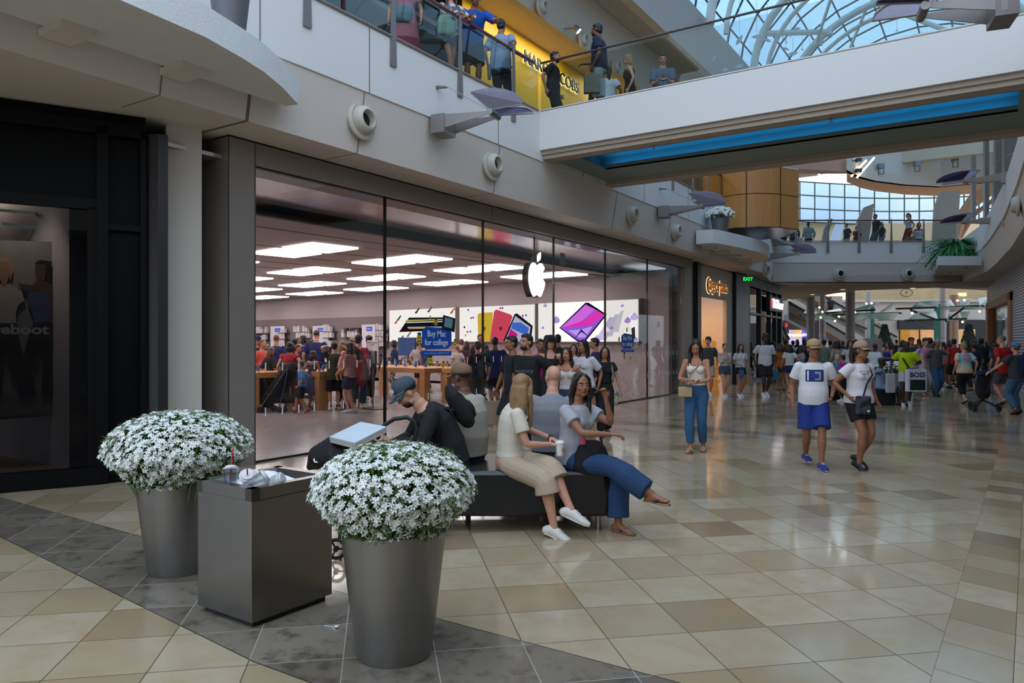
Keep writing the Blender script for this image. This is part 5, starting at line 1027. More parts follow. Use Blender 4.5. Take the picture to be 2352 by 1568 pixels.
m = MB(); p = dp(1994, 790, 58); m.box((.3, 0, 2.2), (.3, .06, 4.4), TH); tag(m.build('banner', gb, loc=(p.x, p.y, 0)), 'narrow green banner beside the thin far column', 'banner')
for px, d, lb in ((2032, 60, 'behind the woman with the beige cap'), (2225, 58, 'at the far right in front of the shoe shop')):
    x, y = gx(px, d); r = thing('topiary_tree', 'dark green cone topiary '+lb, 'tree', (x, y, 0)); m = MB(); rn = random.Random(px)
    for i in range(1600): t = rn.random(); a = rn.uniform(0, 6.28); rr = .62*(1-t)+.1; z = .7+2.3*t; c = V3(rr*math.cos(a), rr*math.sin(a), z); e = V3(rn.uniform(-.1, .1), rn.uniform(-.1, .1), .12); m.add([c, c+e, c+e*.5+V3(.05*math.cos(a), .05*math.sin(a), .0)], [(0, 1, 2)])
    m.lathe([(.6, .7), (.08, 3.0)], seg=14); m.build('foliage', mat('14261a', .9, var=.4, scale=8), r); MB().lathe([(.3, 0), (.38, .7)], seg=14).build('pot', potm, r)
# court flower planter at the right
p = zp(2053, 920); d = p.dot(FW); r = pot('pale planter of white flowers behind the woman in the white tee', p.x, p.y, 0, .40, .36, .80, mat('8c8886', .5), seg=24); m = MB(); g = MB()
for i in range(520):
    a = rnd.uniform(0, 6.28); u = rnd.random(); rr = .52*math.sqrt(u); c = V3(rr*math.cos(a), rr*math.sin(a), .84+.25*math.sqrt(1-u)); m.ell(c, (.022, .022, .015), seg=5, rings=4); g.add([c-V3(0, 0, .02), c+V3(.05*math.cos(a), .05*math.sin(a), -.08), c+V3(-.03, .03, -.08)], [(0, 1, 2)])
tag(m.build('blossoms', petal, r), kind='stuff'); g.ell((0, 0, .86), (.46, .46, .18)); g.build('foliage', leafg, r)
for k, (px, py, d) in enumerate(((1813, 679, 47), (1866, 671, 42), (1936, 660, 38), (2097, 661, 37))):
    q = dp(px, py, d); q.z = Z1-.01; m = MB(); m.lathe([(.12, 0), (.12, .008)], seg=14); tag(m.build('downlight', glow('ffe8d0', 1.3), loc=q), 'recessed downlight in the far soffit, %s counting from the left' % ('first second third fourth'.split()[k]), 'downlight')
# spot lamp and ceiling detector on the left
r = thing('spotlight', 'steel bracket spotlight shining above the yellow shop upstairs', 'spotlight', xp(1297, 66, -10.2)); MB().tube([(0, 0, 0), (.25, .1, .0)], .02).build('arm', steel, r); m = MB(); m.tube([(.25, .1, .02), (.36, .16, -.10)], [.08, .10], seg=12); m.build('head', steel, r, smooth='auto'); m = MB(); m.tube([(.36, .16, -.10), (.365, .163, -.106)], .085, seg=12); m.build('lamp_face', glow('fff0d8', 12), r)
for px, py, lb in ((917, 402, 'near'), (1468, 556, 'far')):
    q = zp(px, py, Z1); r = thing('smoke_detector', 'round cream %s smoke detector under the left soffit' % lb, 'smoke detector', q); m = MB(); m.lathe([(.05, -.05), (.07, -.03), (.09, -.012), (.09, 0)], seg=18); m.build('body', duct_c, r, smooth='auto')
# ================= PEOPLE =================
SKIN = {'l': 'c9957c', 'm': 'b07a5c', 't': '96644a', 'b': '6b4230', 'd': '40281e'}
_sk = {}
def skinm(k):
    if k not in _sk: _sk[k] = mat(SKIN[k], .5, var=.05, scale=25, spec=.4)
    return _sk[k]
def hairm(c): return mat(c, .42, var=.35, scale=35, stretch=(3, 3, .5), bmp=.35, bscale=110)
def cloth(c, pat=None):
    if pat is None: return mat(c, .85, var=.07, scale=5, bmp=.30, bscale=13)
    k = ('cl', c, pat)
    if k in _M: return _M[k]
    N = NT('patterned_cloth'); p = N.xyz(); X, Y, Z = N.sep(p)
    if pat[0] == 'stripe': f = N.ma('LESS_THAN', N.ma('FRACT', N.ma('DIVIDE', Z, pat[2])), .38)
    elif pat[0] == 'rib': f = N.ma('MULTIPLY', N.ma('SINE', N.ma('MULTIPLY', Z, pat[2])), .5)
    elif pat[0] == 'blot': f = N.ramp(N.noise(pat[2], 2, p), (.47, 0.), (.53, 1.))
    elif pat[0] == 'low': f = N.ma('LESS_THAN', Z, pat[2])
    if pat[0] != 'tie': col = N.mix(f, lin(c), lin(pat[1]))
    else:
        r = N.ma('POWER', N.ma('ADD', N.ma('POWER', N.ma('DIVIDE', X, .15), 2), N.ma('POWER', N.ma('DIVIDE', N.ma('SUBTRACT', Z, 1.22), .16), 2)), .5)
        col = N.ramp(N.ma('ADD', N.ma('MULTIPLY', r, .5), N.ma('MULTIPLY', N.noise(5, 3, p), .3)), (.1, '6fb0a6'), (.42, 'c97a98'), (.66, '7fbcc0'), (.86, 'a8c8a8'), (1, 'd2b89a'))
    N.bsdf(col, .85, 0, N.bump(N.noise(13, 3, p), .3, .01)); _M[k] = N.m; return N.m
def ik(a, b, l1, l2, hint):
    a, b, hint = map(np.array, (a, b, hint)); v = b-a; d = np.linalg.norm(v); mx = (l1+l2)*.998
    if d > mx: v = v*mx/d; b = a+v; d = mx
    x = (d*d+l1*l1-l2*l2)/(2*d); h = math.sqrt(max(0, l1*l1-x*x)); n = v/d; p = nrm(hint-n*np.dot(hint, n)); return a+n*x+p*h, b
def interp(tab, t):
    k = [r[0] for r in tab]; return [float(np.interp(t, k, [r[i] for r in tab])) for i in (1, 2)]
TM = [(-.11, .11, .10), (-.04, .160, .112), (.03, .163, .115), (.13, .148, .102), (.24, .158, .110), (.36, .176, .118), (.43, .172, .105), (.48, .125, .082), (.52, .066, .062), (.57, .058, .060)]
TF = [(-.11, .12, .105), (-.04, .172, .120), (.03, .165, .115), (.14, .122, .090), (.24, .132, .098), (.34, .152, .108), (.42, .150, .098), (.48, .105, .075), (.52, .056, .055), (.57, .050, .053)]
def person(label, pos, H=1.72, face=0, fem=False, g=1.0, sk='m', hair=('short', '1a1512'), top=None, bot=None, shoe=('shoe', 'd8d8d8'), hat=None, P=None, beard=None, glasses=None, group=None, vox=None, cat='person', headrot=(0, 0), faceon=True, belly=0):
    """face: 0 looks at the camera, 90 to the picture's right, 180 away, 270 to its left"""
    P = dict(P or {}); s = H/1.75
    d = Vector(pos).dot(FW) if len(pos) == 3 else 5
    if vox is None: vox = .0065 if d < 8 else .0085 if d < 12 else .011 if d < 18 else .014
    r = thing('person', label, cat, pos, TH+math.pi+math.radians(face), group)
    near = d < 13
    seat = P.get('seat'); pz = P.get('pz', .93); py = P.get('py', 0); lean = math.radians(P.get('lean', 2)); tilt = math.radians(P.get('tilt', 0))
    up = nrm(V3(math.sin(tilt), math.sin(lean)*math.cos(tilt), math.cos(lean)*math.cos(tilt))); pel = V3(0, py, pz)
    tw = math.radians(P.get('twist', 0)); sx = nrm(V3(math.cos(tw), math.sin(tw), 0)-up*np.dot(V3(math.cos(tw), math.sin(tw), 0), up)); fy = np.cross(up, sx)
    curve = P.get('hunch', .0)
    def sp(t): return pel+up*t-fy*(curve*math.sin(math.pi*min(max(t, 0), .55)/.55)) 
    T = TF if fem else TM; g2 = 1+(g-1)*1.25
    def tr(t):
        a, b = interp(T, t); k = 1 if t > .47 else 1+(g-1)*(1 if t < .40 else .6)
        bb = belly*math.exp(-((t-.12)/.13)**2); return a*k, b*(1+(g2-1)*(k-1)/(g-1+1e-6) if abs(g-1) > .01 and t <= .47 else 1)+bb
    uw = tuple(sx)
    shw = (.158 if fem else .182)*(1+(g-1)*.6); shc = sp(.445)
    sh = {k: shc+sx*sg*shw for k, sg in (('r', 1), ('l', -1))}
    hip = {k: pel+V3(sg*.088*(1+(g-1)*.5), 0, -.03) for k, sg in (('r', 1), ('l', -1))}
    walk = P.get('walk', 0)
    df = {'r': (.10, .0, .075), 'l': (-.10, .0, .075)}
    dh = {'r': (.27+.1*(g-1), .03, .90), 'l': (-.27-.1*(g-1), .03, .90)}
    if walk:
        df = {'r': (.075, .24*walk, .08 if walk > 0 else .13), 'l': (-.075, -.24*walk, .13 if walk > 0 else .08)}
        dh = {'r': (.26, -.12*walk, .92), 'l': (-.26, .12*walk, .92)}
    J = {}
    for k, sg in (('r', 1), ('l', -1)):
        f = P.get('f'+k, df[k]); h = P.get('h'+k, dh[k])
        kn, an = ik(hip[k], f, .43, .43, P.get('k'+k, (sg*.05, 1, .25)))
        el, wr = ik(sh[k], h, .285, .25, P.get('e'+k, (sg*.55, -1, -.35)))
        J[k] = (kn, an, el, wr)
    gl = 1+(g-1)*.55; fs = .90 if fem else 1.0
    LR = [(0, .088*gl), (.2, .086*gl), (.5, .070*gl), (.9, .057), (1.0, .054), (1.12, .052), (1.35, .057*gl), (1.6, .044), (1.9, .034), (2.0, .036)]
    AR = [(0, .050*gl), (.25, .050*gl), (.6, .043*gl), (1, .037), (1.25, .038*gl), (1.6, .030), (2, .024)]
    def limb(a, b, c, tab, t0, t1, add=0, flare=0, n=9):
        pts = []; rs = []
        for t in np.linspace(t0, t1, n):
            p = a+(b-a)*t if t <= 1 else b+(c-b)*(t-1)
            if abs(t-1) < .13: q0, q1 = a+(b-a)*.87, b+(c-b)*.13; w = (t-.87)/.26; p = (q0*(1-w)**2+2*w*(1-w)*b+q1*w*w)
            pts.append(p); rs.append(float(np.interp(t, [x[0] for x in tab], [x[1] for x in tab]))*(1 if tab is LR else fs)+add+flare*(t-t0)/max(t1-t0, .01))
        return pts, rs
    # ---- body ----
    m = MB(); sg_ = 14 if near else 10
    ts = (-.11, -.04, .03, .13, .24, .36, .43, .48, .52, .57)
    m.tube([sp(t) for t in ts], [tr(t)[0] for t in ts], [tr(t)[1] for t in ts], seg=18, u=uw)
    hd = P.get('head', headrot); hp, hy = math.radians(hd[0]), math.radians(hd[1])
    nb = sp(.53); nd = nrm(up+V3(0, .18, 0)+fy*math.sin(-hp)*.3); hc = nb+nd*.165 if not fem else nb+nd*.158
    HR = np.array(Matrix.Rotation(hy+tw, 3, 'Z') @ Matrix.Rotation(hp-lean*.15, 3, 'X') @ Matrix.Rotation(P.get('roll', 0), 3, 'Y')); hs = .97 if fem else 1.0
    def H_(x, y, z): return hc+HR @ (V3(x, y, z)*hs)
    def he(mm, c, r_, seg=14, rings=10): mm.ell(H_(*c), tuple(np.array(r_)*hs), HR, seg, rings)
    m.tube([sp(.49), nb+nd*.04, H_(0, -.02, -.04)], [.062*fs, .054*fs, .052*fs], seg=12)
    he(m, (0, -.012, .027), (.074, .094, .088), 18, 12); he(m, (0, .022, -.040), (.058, .068, .078), 16, 10)
    he(m, (0, .060, -.094), (.024, .024, .018)); he(m, (0, .068, .020), (.050, .020, .013))
    for q in (-1, 1): he(m, (q*.034, .056, -.032), (.026, .024, .026), 10, 8); he(m, (q*.076, -.006, -.012), (.010, .020, .031), 8, 8); he(m, (q*.042, .015, -.078), (.022, .034, .024), 10, 6)
    m.tube([H_(0, .080, .012), H_(0, .093, -.008), H_(0, .106, -.030), H_(0, .092, -.038)], [.008, .009, .013, .010], seg=8)
    he(m, (0, .083, -.060), (.024, .010, .013), 10, 8)
    if fem:
        for q in (-1, 1): m.ell(sp(.335)+sx*q*.068+fy*(.070*(1+(g-1)*.5)), (.062*gl, .062*gl, .060*gl), seg=12, rings=8)
    hands = {}
    for k, q in (('r', 1), ('l', -1)):
        kn, an, el, wr = J[k]
        p_, r_ = limb(hip[k], kn, an, LR, 0, 2, n=13); m.tube(p_, r_, seg=sg_, rnd=True)
        m.ell(sh[k], (.056*gl*fs,)*3, seg=10); m.tube([sp(.42)+sx*q*.06, sh[k]], [.06, .052*gl*fs], seg=10, rnd=True)
        p_, r_ = limb(sh[k], el, wr, AR, 0, 2, n=11); m.tube(p_, r_, seg=sg_, rnd=True)
        fd = nrm(wr-el); hdv = nrm(np.array(P.get('hd'+k, fd+V3(0, 0, -.05)))); side = V3(0, 1, 0) if abs(hdv[1]) < .75 else V3(-q, 0, 0)
        if ('hs'+k) in P: side = V3(*P['hs'+k])
        side = nrm(side-hdv*np.dot(side, hdv)); pn = np.cross(hdv, side)*(1 if k == 'r' else -1)
        if abs(hdv[1]) < .75 and pn[0]*q > 0: pn = -pn
        if abs(hdv[1]) >= .75 and pn[2] > 0: pn = -pn
        m.tube([wr, wr+hdv*.03, wr+hdv*.06, wr+hdv*.09], [.021*fs, .031*fs, .036*fs, .035*fs], [.018, .014, .014, .012], seg=12, u=tuple(side), rnd=True)
        cu = P.get('curl'+k, .45)
        for j, (o, L_) in enumerate(((.026, .066), (.009, .075), (-.009, .070), (-.026, .056))):
            b0 = wr+hdv*(.088-.004*abs(j-1.2))+side*o*fs; a = cu; d1 = nrm(hdv*math.cos(a)+pn*math.sin(a)+side*(.10-.07*j)); d2 = nrm(hdv*math.cos(a*2.3)+pn*math.sin(a*2.3)); d3 = nrm(hdv*math.cos(a*3.2)+pn*math.sin(a*3.2))
            m.tube([b0-hdv*.02, b0, b0+d1*L_*.45, b0+d1*L_*.45+d2*L_*.32, b0+d1*L_*.45+d2*L_*.32+d3*L_*.25], [.0090, .0088, .0082, .0076, .0066], seg=7, rnd=True)
        tb = wr+hdv*.028+side*.026*fs; td = nrm(hdv*.75+side*.60+pn*.35); m.tube([tb-td*.01, tb+td*.030, tb+td*.030+nrm(td+hdv*.4)*.028, tb+td*.030+nrm(td+hdv*.6+pn*.4)*.050], [.013, .0115, .0095, .0075], seg=7, rnd=True)
        hands[k] = (wr+hdv*.085+pn*.018, hdv)
        # foot
        shod = shoe and shoe[0] in ('shoe', 'boot')
        fdx = nrm(V3(*P.get('fd'+k, (q*.18, 1, -(.55 if an[2] > .12 and not seat and walk else 0)))))
        upf = nrm(V3(0, 0, 1)-fdx*fdx[2]); sf = np.cross(fdx, upf)
        def F(y, z): return an+fdx*y+upf*(z)
        if shod: m.tube([F(-.03, -.034), F(.0, -.038), F(.03, -.046)], [.026, .026, .022], [.028, .024, .016], seg=8, u=tuple(sf), rnd=True)
        else: m.tube([F(-.055, -.042), F(-.02, -.030), F(.03, -.028), F(.08, -.040), F(.13, -.050), F(.165, -.056)], [.030, .034, .034, .040, .042, .030], [.030, .044, .040, .028, .020, .014], seg=10, u=tuple(sf), rnd=True)
        J[k] = (kn, an, el, wr, F, sf)
    sc = lambda mm: (setattr(mm, 'v', [(x*s, y*s, z*s) for x, y, z in mm.v]), mm)[1]
    sc(m).build('body', skinm(sk), r, vox=vox, sm=3 if near else 2)
    # ---- face ----
    rel = (face+math.degrees(hy)) % 360
    if faceon and not (125 < rel < 235):
        m = MB(); m2 = MB(); m3 = MB(); m4 = MB()
        for q in (-1, 1):
            he(m, (q*.031, .0745, .001), (.0150, .010, .0075), 10, 6); he(m2, (q*.031, .0815, .001), (.0065, .0052, .0065), 8, 6)
            m3.tube([H_(q*.014, .088, .017), H_(q*.030, .0875, .023), H_(q*.048, .076, .017)], [.0035, .0042, .0025], seg=5)
        m4.tube([H_(-.023, .083, -.060), H_(-.008, .0935, -.0575), H_(.008, .0935, -.0575), H_(.023, .083, -.060)], [.003, .005, .005, .003], seg=6, rnd=True); m4.tube([H_(-.019, .084, -.064), H_(0, .0935, -.0675), H_(.019, .084, -.064)], [.003, .006, .003], seg=6, rnd=True)
        e_ = sc(m).build('eyes', mat('cfc8c2', .3), r, smooth=True); sc(m2).build('irises', mat('1c120c', .2), e_, smooth=True); sc(m3).build('eyebrows', mat(hair[1] if hair[1] not in ('9a7a4a',) else '5a4028', .9), r, smooth=True)
        sc(m4).build('lips', mat({'l': 'a8584e', 'm': '8c4a40', 't': '7a4038', 'b': '5c3028', 'd': '3a201c'}[sk], .45), r, smooth=True)
    if glasses:
        m = MB()
        for q in (-1, 1): m.tube([H_(q*.033+.023*math.cos(a), .094, .0+.018*math.sin(a)) for a in np.linspace(0, 6.28, 13)[:-1]], .0022, seg=5, closed=True); m.tube([H_(q*.056, .092, .004), H_(q*.078, .02, .004), H_(q*.080, -.01, .0)], .002, seg=4)
        m.tube([H_(-.010, .096, .003), H_(.010, .096, .003)], .002, seg=4); gg = sc(m).build('glasses', mat(glasses, .4), r)
        if glasses == '0c0c0e':
            m = MB()
            for q in (-1, 1): m.slab([H_(q*.033+.021*math.cos(a), .0935, .016*math.sin(a)) for a in np.linspace(0, 6.28, 13)[:-1]], HR @ V3(0, .001, 0))
            sc(m).build('lenses', mat('2a2426', .1), gg)
    if beard:
        m = MB(); he(m, (0, .036, -.078), (.058, .058, .044)); he(m, (0, .083, -.050), (.026, .009, .005)); sc(m).build('beard', hairm(beard), r, vox=max(vox, .007), sm=1)
    # ---- hair ----
    hk, hcol = hair[0], hair[1]; m = MB(); HL = hair[2] if len(hair) > 2 else .30
    hxx = nrm(HR[:, 0]*V3(1, 1, 0)); hyy = V3(-hxx[1], hxx[0], 0); back = lambda x, y, z: hc+hxx*x+hyy*y+V3(0, 0, z)
    if hk != 'bald':
        if hk == 'buzz': he(m, (0, -.020, .036), (.0765, .094, .084), 18, 12)
        elif hk == 'afro': he(m, (0, -.022, .058), (.105, .112, .098), 18, 12); he(m, (0, -.05, -.0), (.095, .075, .08))
        elif hk == 'curly':
            rn = random.Random(hash(label) % 999)
            he(m, (0, -.022, .050), (.088, .098, .080), 16, 12)
            for i in range(34): a = rn.uniform(0, 6.28); t = rn.uniform(.15, 1.35); q_ = (.086*math.sin(t)*math.cos(a), -.022+.096*math.sin(t)*math.sin(a), .048+.078*math.cos(t)); he(m, q_, (.024, .024, .022), 7, 5)
            he(m, (0, -.055, -.005), (.080, .056, .07))
        else:
            he(m, (0, -.024, .040), (.083, .096, .086), 18, 12); he(m, (0, -.050, -.015), (.076, .060, .072))
            if hk == 'short': he(m, (0, .030, .082), (.058, .050, .032))
        if hk in ('long', 'wavy'):
            zz = HL; n = 7; rn = random.Random(len(label)*7); ww = .020 if hk == 'wavy' else .006
            pts = [H_(0, -.045, .05), H_(0, -.075, -.02)]+[back(rn.uniform(-1, 1)*ww, -.080-.02*t-.02*(1 if t > .5 else 0)*0, -.06-zz*t) for t in np.linspace(.1, 1, n)]
            m.tube(pts, [.07, .085]+list(np.linspace(.092, .062, n)+ww*np.sin(np.arange(n)*2.2)), [.05, .046]+list(np.linspace(.045, .024, n)), seg=14, u=tuple(hxx), rnd=True)
            for q in (-1, 1):
                pts = [H_(q*.03, .045, .095), H_(q*.066, .035, .055), H_(q*.082, .008, -.01)]+[back(q*(.080+.008*math.sin(t*3)), -.030+.035*t, -.06-zz*.85*t) for t in np.linspace(.1, 1, n)]
                m.tube(pts, [.016, .024, .026]+list(np.linspace(.034, .018, n)+ww*.5*np.sin(np.arange(n)*2.5+q)), [.016, .022, .026]+list(np.linspace(.032, .016, n)), seg=9, rnd=True)
        if hk == 'bob':
            for q in (-1, 1): m.tube([H_(q*.05, .03, .075), H_(q*.08, .01, .0), H_(q*.086, .0, -.08), H_(q*.075, .0, -.13)], [.03, .032, .036, .022], seg=9, rnd=True)
            m.tube([H_(0, -.05, .03), H_(0, -.085, -.06), H_(0, -.075, -.14)], [.08, .088, .07], [.04, .04, .03], seg=12, u=uw, rnd=True)
        if hk == 'bun': he(m, (0, -.115, .035), (.042, .036, .042), 12, 8)
        if hk == 'topbun': he(m, (0, -.06, .135), (.045, .045, .035), 12, 8)
        if hk == 'pony': m.tube([H_(0, -.10, .06), H_(0, -.15, .04), back(0, -.15, -.08), back(0, -.13, -.22), back(0, -.11, -.30)], [.02, .034, .040, .032, .010], seg=10, rnd=True)
        if hk == 'twists':
            for q in (-1, 1): m.tube([H_(q*.06, -.03, .05), H_(q*.09, -.03, -.03), back(q*.09, -.04, -.15), back(q*.085, -.03, -.25)], [.03, .034, .028, .016], seg=9, rnd=True)
        sc(m).build('hair', hairm(hcol), r, vox=max(vox*.9, .007), sm=1 if hk == 'curly' else 2)
    if hat:
        hkind, hcl = hat[0], hat[1]; m = MB(); fl = -1 if hkind == 'capback' else 1
        # crown: half shell
        rings = []
        for zz, k in ((.030, 1.0), (.055, 1.0), (.085, .93), (.112, .76), (.130, .50), (.137, .22)): rings.append((zz, k))
        vs = []; fs_ = []; n = 20
        for zz, k in rings:
            for j in range(n): a = 2*math.pi*j/n; vs.append(H_(.088*k*math.cos(a), -.014+.106*k*math.sin(a), zz+.006*math.sin(a)*fl))
        for i in range(len(rings)-1):
            for j in range(n): fs_.append((i*n+j, i*n+(j+1) % n, (i+1)*n+(j+1) % n, (i+1)*n+j))
        fs_.append(tuple(range((len(rings)-1)*n, len(rings)*n))); fs_.append(tuple(reversed(range(n)))); m.add(vs, fs_); ho = sc(m).build('hat', cloth(hcl), r, smooth=True)
        m = MB()
        if hkind == 'bucket':
            m.add([H_(rr*.088*math.cos(2*math.pi*j/n), -.014+rr*.106*math.sin(2*math.pi*j/n), z) for rr, z in ((1.0, .036), (1.42, .004), (1.42, -.002), (1.0, .030)) for j in range(n)], [(i*n+j, i*n+(j+1) % n, ((i+1) % 4)*n+(j+1) % n, ((i+1) % 4)*n+j) for i in range(4) for j in range(n)])
        else:
            A = np.linspace(math.radians(22), math.radians(158), 11); ins = [H_(.087*math.cos(a), -.014+fl*.104*math.sin(a), .034) for a in A]; out_ = [H_(.084*math.cos(a), fl*(.02+.155*math.sin(a)), .026-.018*abs(math.cos(a))*1.0) for a in A]
            top_ = ins+out_[::-1]; m.slab(top_, HR @ V3(0, 0, -.004))
        sc(m).build('brim', cloth(hat[2] if len(hat) > 2 else hcl), ho, smooth=True)
        if len(hat) > 3: m = MB(); m.tube([H_(.084*math.cos(a), -.012+.107*math.sin(a), .040) for a in np.linspace(.25, math.pi-.25, 12)], .0035, seg=5); sc(m).build('cord', mat(hat[3], .6), ho)
        if len(hat) > 4: m = MB(); m.slab([H_(.0+.022*math.cos(a), .086-.018*math.sin(a), .075+.020*math.sin(a)) for a in np.linspace(0, 6.28, 15)[:-1]], HR @ V3(0, .012, .004)); sc(m).build('badge', mat(hat[4], .6), ho)
    # ---- top ----
    objs = {}
    if top:
        c, sl, kind = top[0], top[1], (top[2] if len(top) > 2 else 'tee'); pat = top[3] if len(top) > 3 else None; cm = cloth(c, pat); m = MB(); ea = .013+.004*(vox > .01)
        hem = {'tee': -.07, 'crop': .10, 'tank': -.02, 'tube': .02, 'long': -.16, 'dress': -.05, 'waist': .03}[kind]; hem = P.get('hem', hem)
        if seat: hem = max(hem, -.05)
        tt = 50 if kind in ('tank', 'tube', 'dress') and sl == 0 else 0; topz = .385 if kind == 'tube' else (.40 if tt and kind == 'tank' else .505)
        ts = list(np.linspace(hem, min(topz, .47), 9))+([.495, .508] if topz > .48 else [])
        rx = []; ry = []
        ch = tr(.34)
        for t in ts:
            a, b = tr(t)
            if kind in ('tee', 'long', 'waist') and t < .34: w = .94 if not fem else .90; a = max(a, ch[0]*w); b = max(b, ch[1]*(.95))
            e = ea+(.012 if t < .15 and kind in ('tee', 'long', 'crop') else 0)-(.008 if kind in ('tank', 'tube', 'dress') else 0); rx.append(a+e-(.014 if t > .48 else 0)); ry.append(b+e-(.010 if t > .48 else 0))
        m.tube([sp(t) for t in ts], rx, ry, seg=20, u=uw)
        if fem:
            for q in (-1, 1): m.ell(sp(.335)+sx*q*.068+fy*(.074*(1+(g-1)*.5)), ((.066*gl,)*3), seg=12, rings=8)
        for k, q in (('r', 1), ('l', -1)):
            kn, an, el, wr = J[k][:4]
            if sl > 0:
                m.ell(sh[k], (.066*gl*fs+(.004 if vox > .01 else 0),)*3, seg=12); m.tube([sp(.40)+sx*q*.07, sh[k]], [.075, .066*gl*fs], seg=10)
                p_, r_ = limb(sh[k], el, wr, AR, 0, min(sl*2, 1.97), add=.015+.003*(vox > .01), flare=.014 if sl < .5 else .004); m.tube(p_, r_, seg=14)
            elif kind in ('tank', 'tube', 'dress') and topz < .48:
                m.tube([sp(.36)+sx*q*.075+fy*.115, sp(.42)+sx*q*.085+fy*.095, sp(.475)+sx*q*.09+fy*.01, sp(.42)+sx*q*.085-fy*.09, sp(.36)+sx*q*.08-fy*.10], .011 if kind == 'tube' else .020, seg=8)
            elif topz > .48: m.tube([sp(.40)+sx*q*.07, sh[k]-sx*q*.02], [.07, .052*gl*fs], seg=10)
        objs['top'] = sc(m).build({'tank': 'tank_top', 'tube': 'camisole', 'dress': 'dress', 'crop': 'crop_top'}.get(kind, 'shirt'), cm, r, vox=max(vox, .0075), sm=4 if near else 2)
    # ---- bottom ----
    if bot:
        kind, c, ln = bot[0], bot[1], (bot[2] if len(bot) > 2 else 1); pat = bot[3] if len(bot) > 3 else None; cm = cloth(c, pat); m = MB(); ea = .012+.004*(vox > .01)
        if kind in ('skirt', 'dress'):
            z0 = hip['r'][2]+(.12 if kind == 'skirt' else .25); zl = .91-.86*ln; ts = np.linspace(0, 1, 8); P0 = pel+V3(0, 0, z0-pel[2])
            w0 = .150 if kind == 'skirt' else .14; m.tube([V3(0, pel[1]*(1-t), z0+(zl-z0)*t) for t in ts], [w0+(.07+.10*ln)*t**.7 for t in ts], [w0*.8+(.06+.10*ln)*t**.7 for t in ts], seg=22, u=uw)
        else:
            ts = (-.11, -.05, .0, .05, .10); m.tube([sp(t) for t in ts], [tr(t)[0]+ea*(.7 if t > .04 else 1) for t in ts], [tr(t)[1]+ea*(.7 if t > .04 else 1) for t in ts], seg=18, u=uw)
            fl = bot[4] if len(bot) > 4 else {'pants': .018, 'jeans': .022, 'shorts': .035, 'leggings': 0, 'minishorts': .012}[kind]
            for k, q in (('r', 1), ('l', -1)):
                kn, an = J[k][:2]; p_, r_ = limb(hip[k], kn, an, LR, 0, ln*1.93, add=(.006 if kind == 'leggings' else .014)+.003*(vox > .01), flare=fl, n=12)
                if kind in ('jeans', 'pants'): r_ = [max(x, .052+fl*.6) for x in r_]
                m.tube(p_, r_, seg=14)
        objs['bot'] = sc(m).build({'jeans': 'jeans', 'skirt': 'skirt', 'dress': 'dress_skirt', 'leggings': 'leggings', 'pants': 'trousers'}.get(kind, 'shorts'), cm, r, vox=max(vox, .0075), sm=4 if near else 2)
    # ---- shoes ----
    if shoe and not P.get('nofeet'):
        for k, q in (('r', 1), ('l', -1)):
            an, F, sf = J[k][1], J[k][4], J[k][5]; m = MB(); ms = MB(); uf = tuple(sf)
            ms.tube([F(-.070, -.066), F(0, -.066), F(.08, -.066), F(.15, -.066), F(.195, -.062)], [.030, .034, .043, .044, .022], [.010]*5, seg=12, u=uf)
            if shoe[0] == 'sandal':
                for q2 in (-1, 1): m.tube([F(.125, -.036), F(.10, -.026)+sf*q2*.022, F(.055, -.052)+sf*q2*.042], [.007, .008, .007], seg=6, rnd=True)
            elif shoe[0] == 'strap':
                for y in (.035, .10): m.tube([F(y, -.060)+sf*.044, F(y, -.028)+sf*.030, F(y, -.012), F(y, -.028)-sf*.030, F(y, -.060)-sf*.044], [.016, .017, .018, .017, .016], [.006]*5, seg=8)
            else:
                hh = .0 if shoe[0] == 'shoe' else .05
                m.tube([F(-.068, -.040), F(-.03, -.020+hh*.3), F(.03, -.024), F(.08, -.036), F(.135, -.046), F(.180, -.052)], [.038, .046, .046, .050, .052, .038], [.040, .052+hh*.4, .048, .037, .031, .021], seg=14, u=uf, rnd=True)
            so = sc(m).build('sandal_strap' if shoe[0] in ('sandal', 'strap') else 'shoe', mat(shoe[1], .6), r, smooth=True, vox=0 if not near or shoe[0] != 'shoe' else .006, sm=2); sc(ms).build('sole', mat(shoe[2] if len(shoe) > 2 else ('e4e4e0' if shoe[0] == 'shoe' else shoe[1]), .7), so, smooth='auto')
            if near and shoe[0] == 'shoe': m = MB(); [m.tube([F(y, z)+sf*.020, F(y+.006, z+.006), F(y, z)-sf*.020], .003, seg=4) for y, z in ((.045, .018), (.062, .010), (.079, .002))]; sc(m).build('laces', mat('e8e8e8', .8), so)
            if shoe[0] == 'shoe' and len(shoe) > 3: m = MB(); m.tube([F(0, -.01)+V3(0, 0, .02), F(0, .06), ], [.042, .040], seg=10); sc(m).build('sock', mat(shoe[3], .9), r, smooth=True)
    r['_s'] = s; M_ = Matrix.Translation(r.location) @ Matrix.Rotation(r.rotation_euler.z, 4, 'Z'); del r['_s']
    wl = lambda v: M_ @ (Vector(v)*s)
    return dict(r=r, s=s, hands={k: (wl(v[0]), v[1]) for k, v in hands.items()}, w=wl, sp=lambda t, x=0, y=0: sp(t)+sx*x+fy*y, objs=objs, tr=tr, H=H_, J=J, up=up, fy=fy, sx=sx, sc=sc)
def at(px, d, z=0): x, y = gx(px, d); return (x, y, z)
def atf(px, py): p = zp(px, py); return (p.x, p.y, 0)
def child(pr, name, mb, m, parent=None, **k): return pr['sc'](mb).build(name, m, parent or pr['r'], **k)
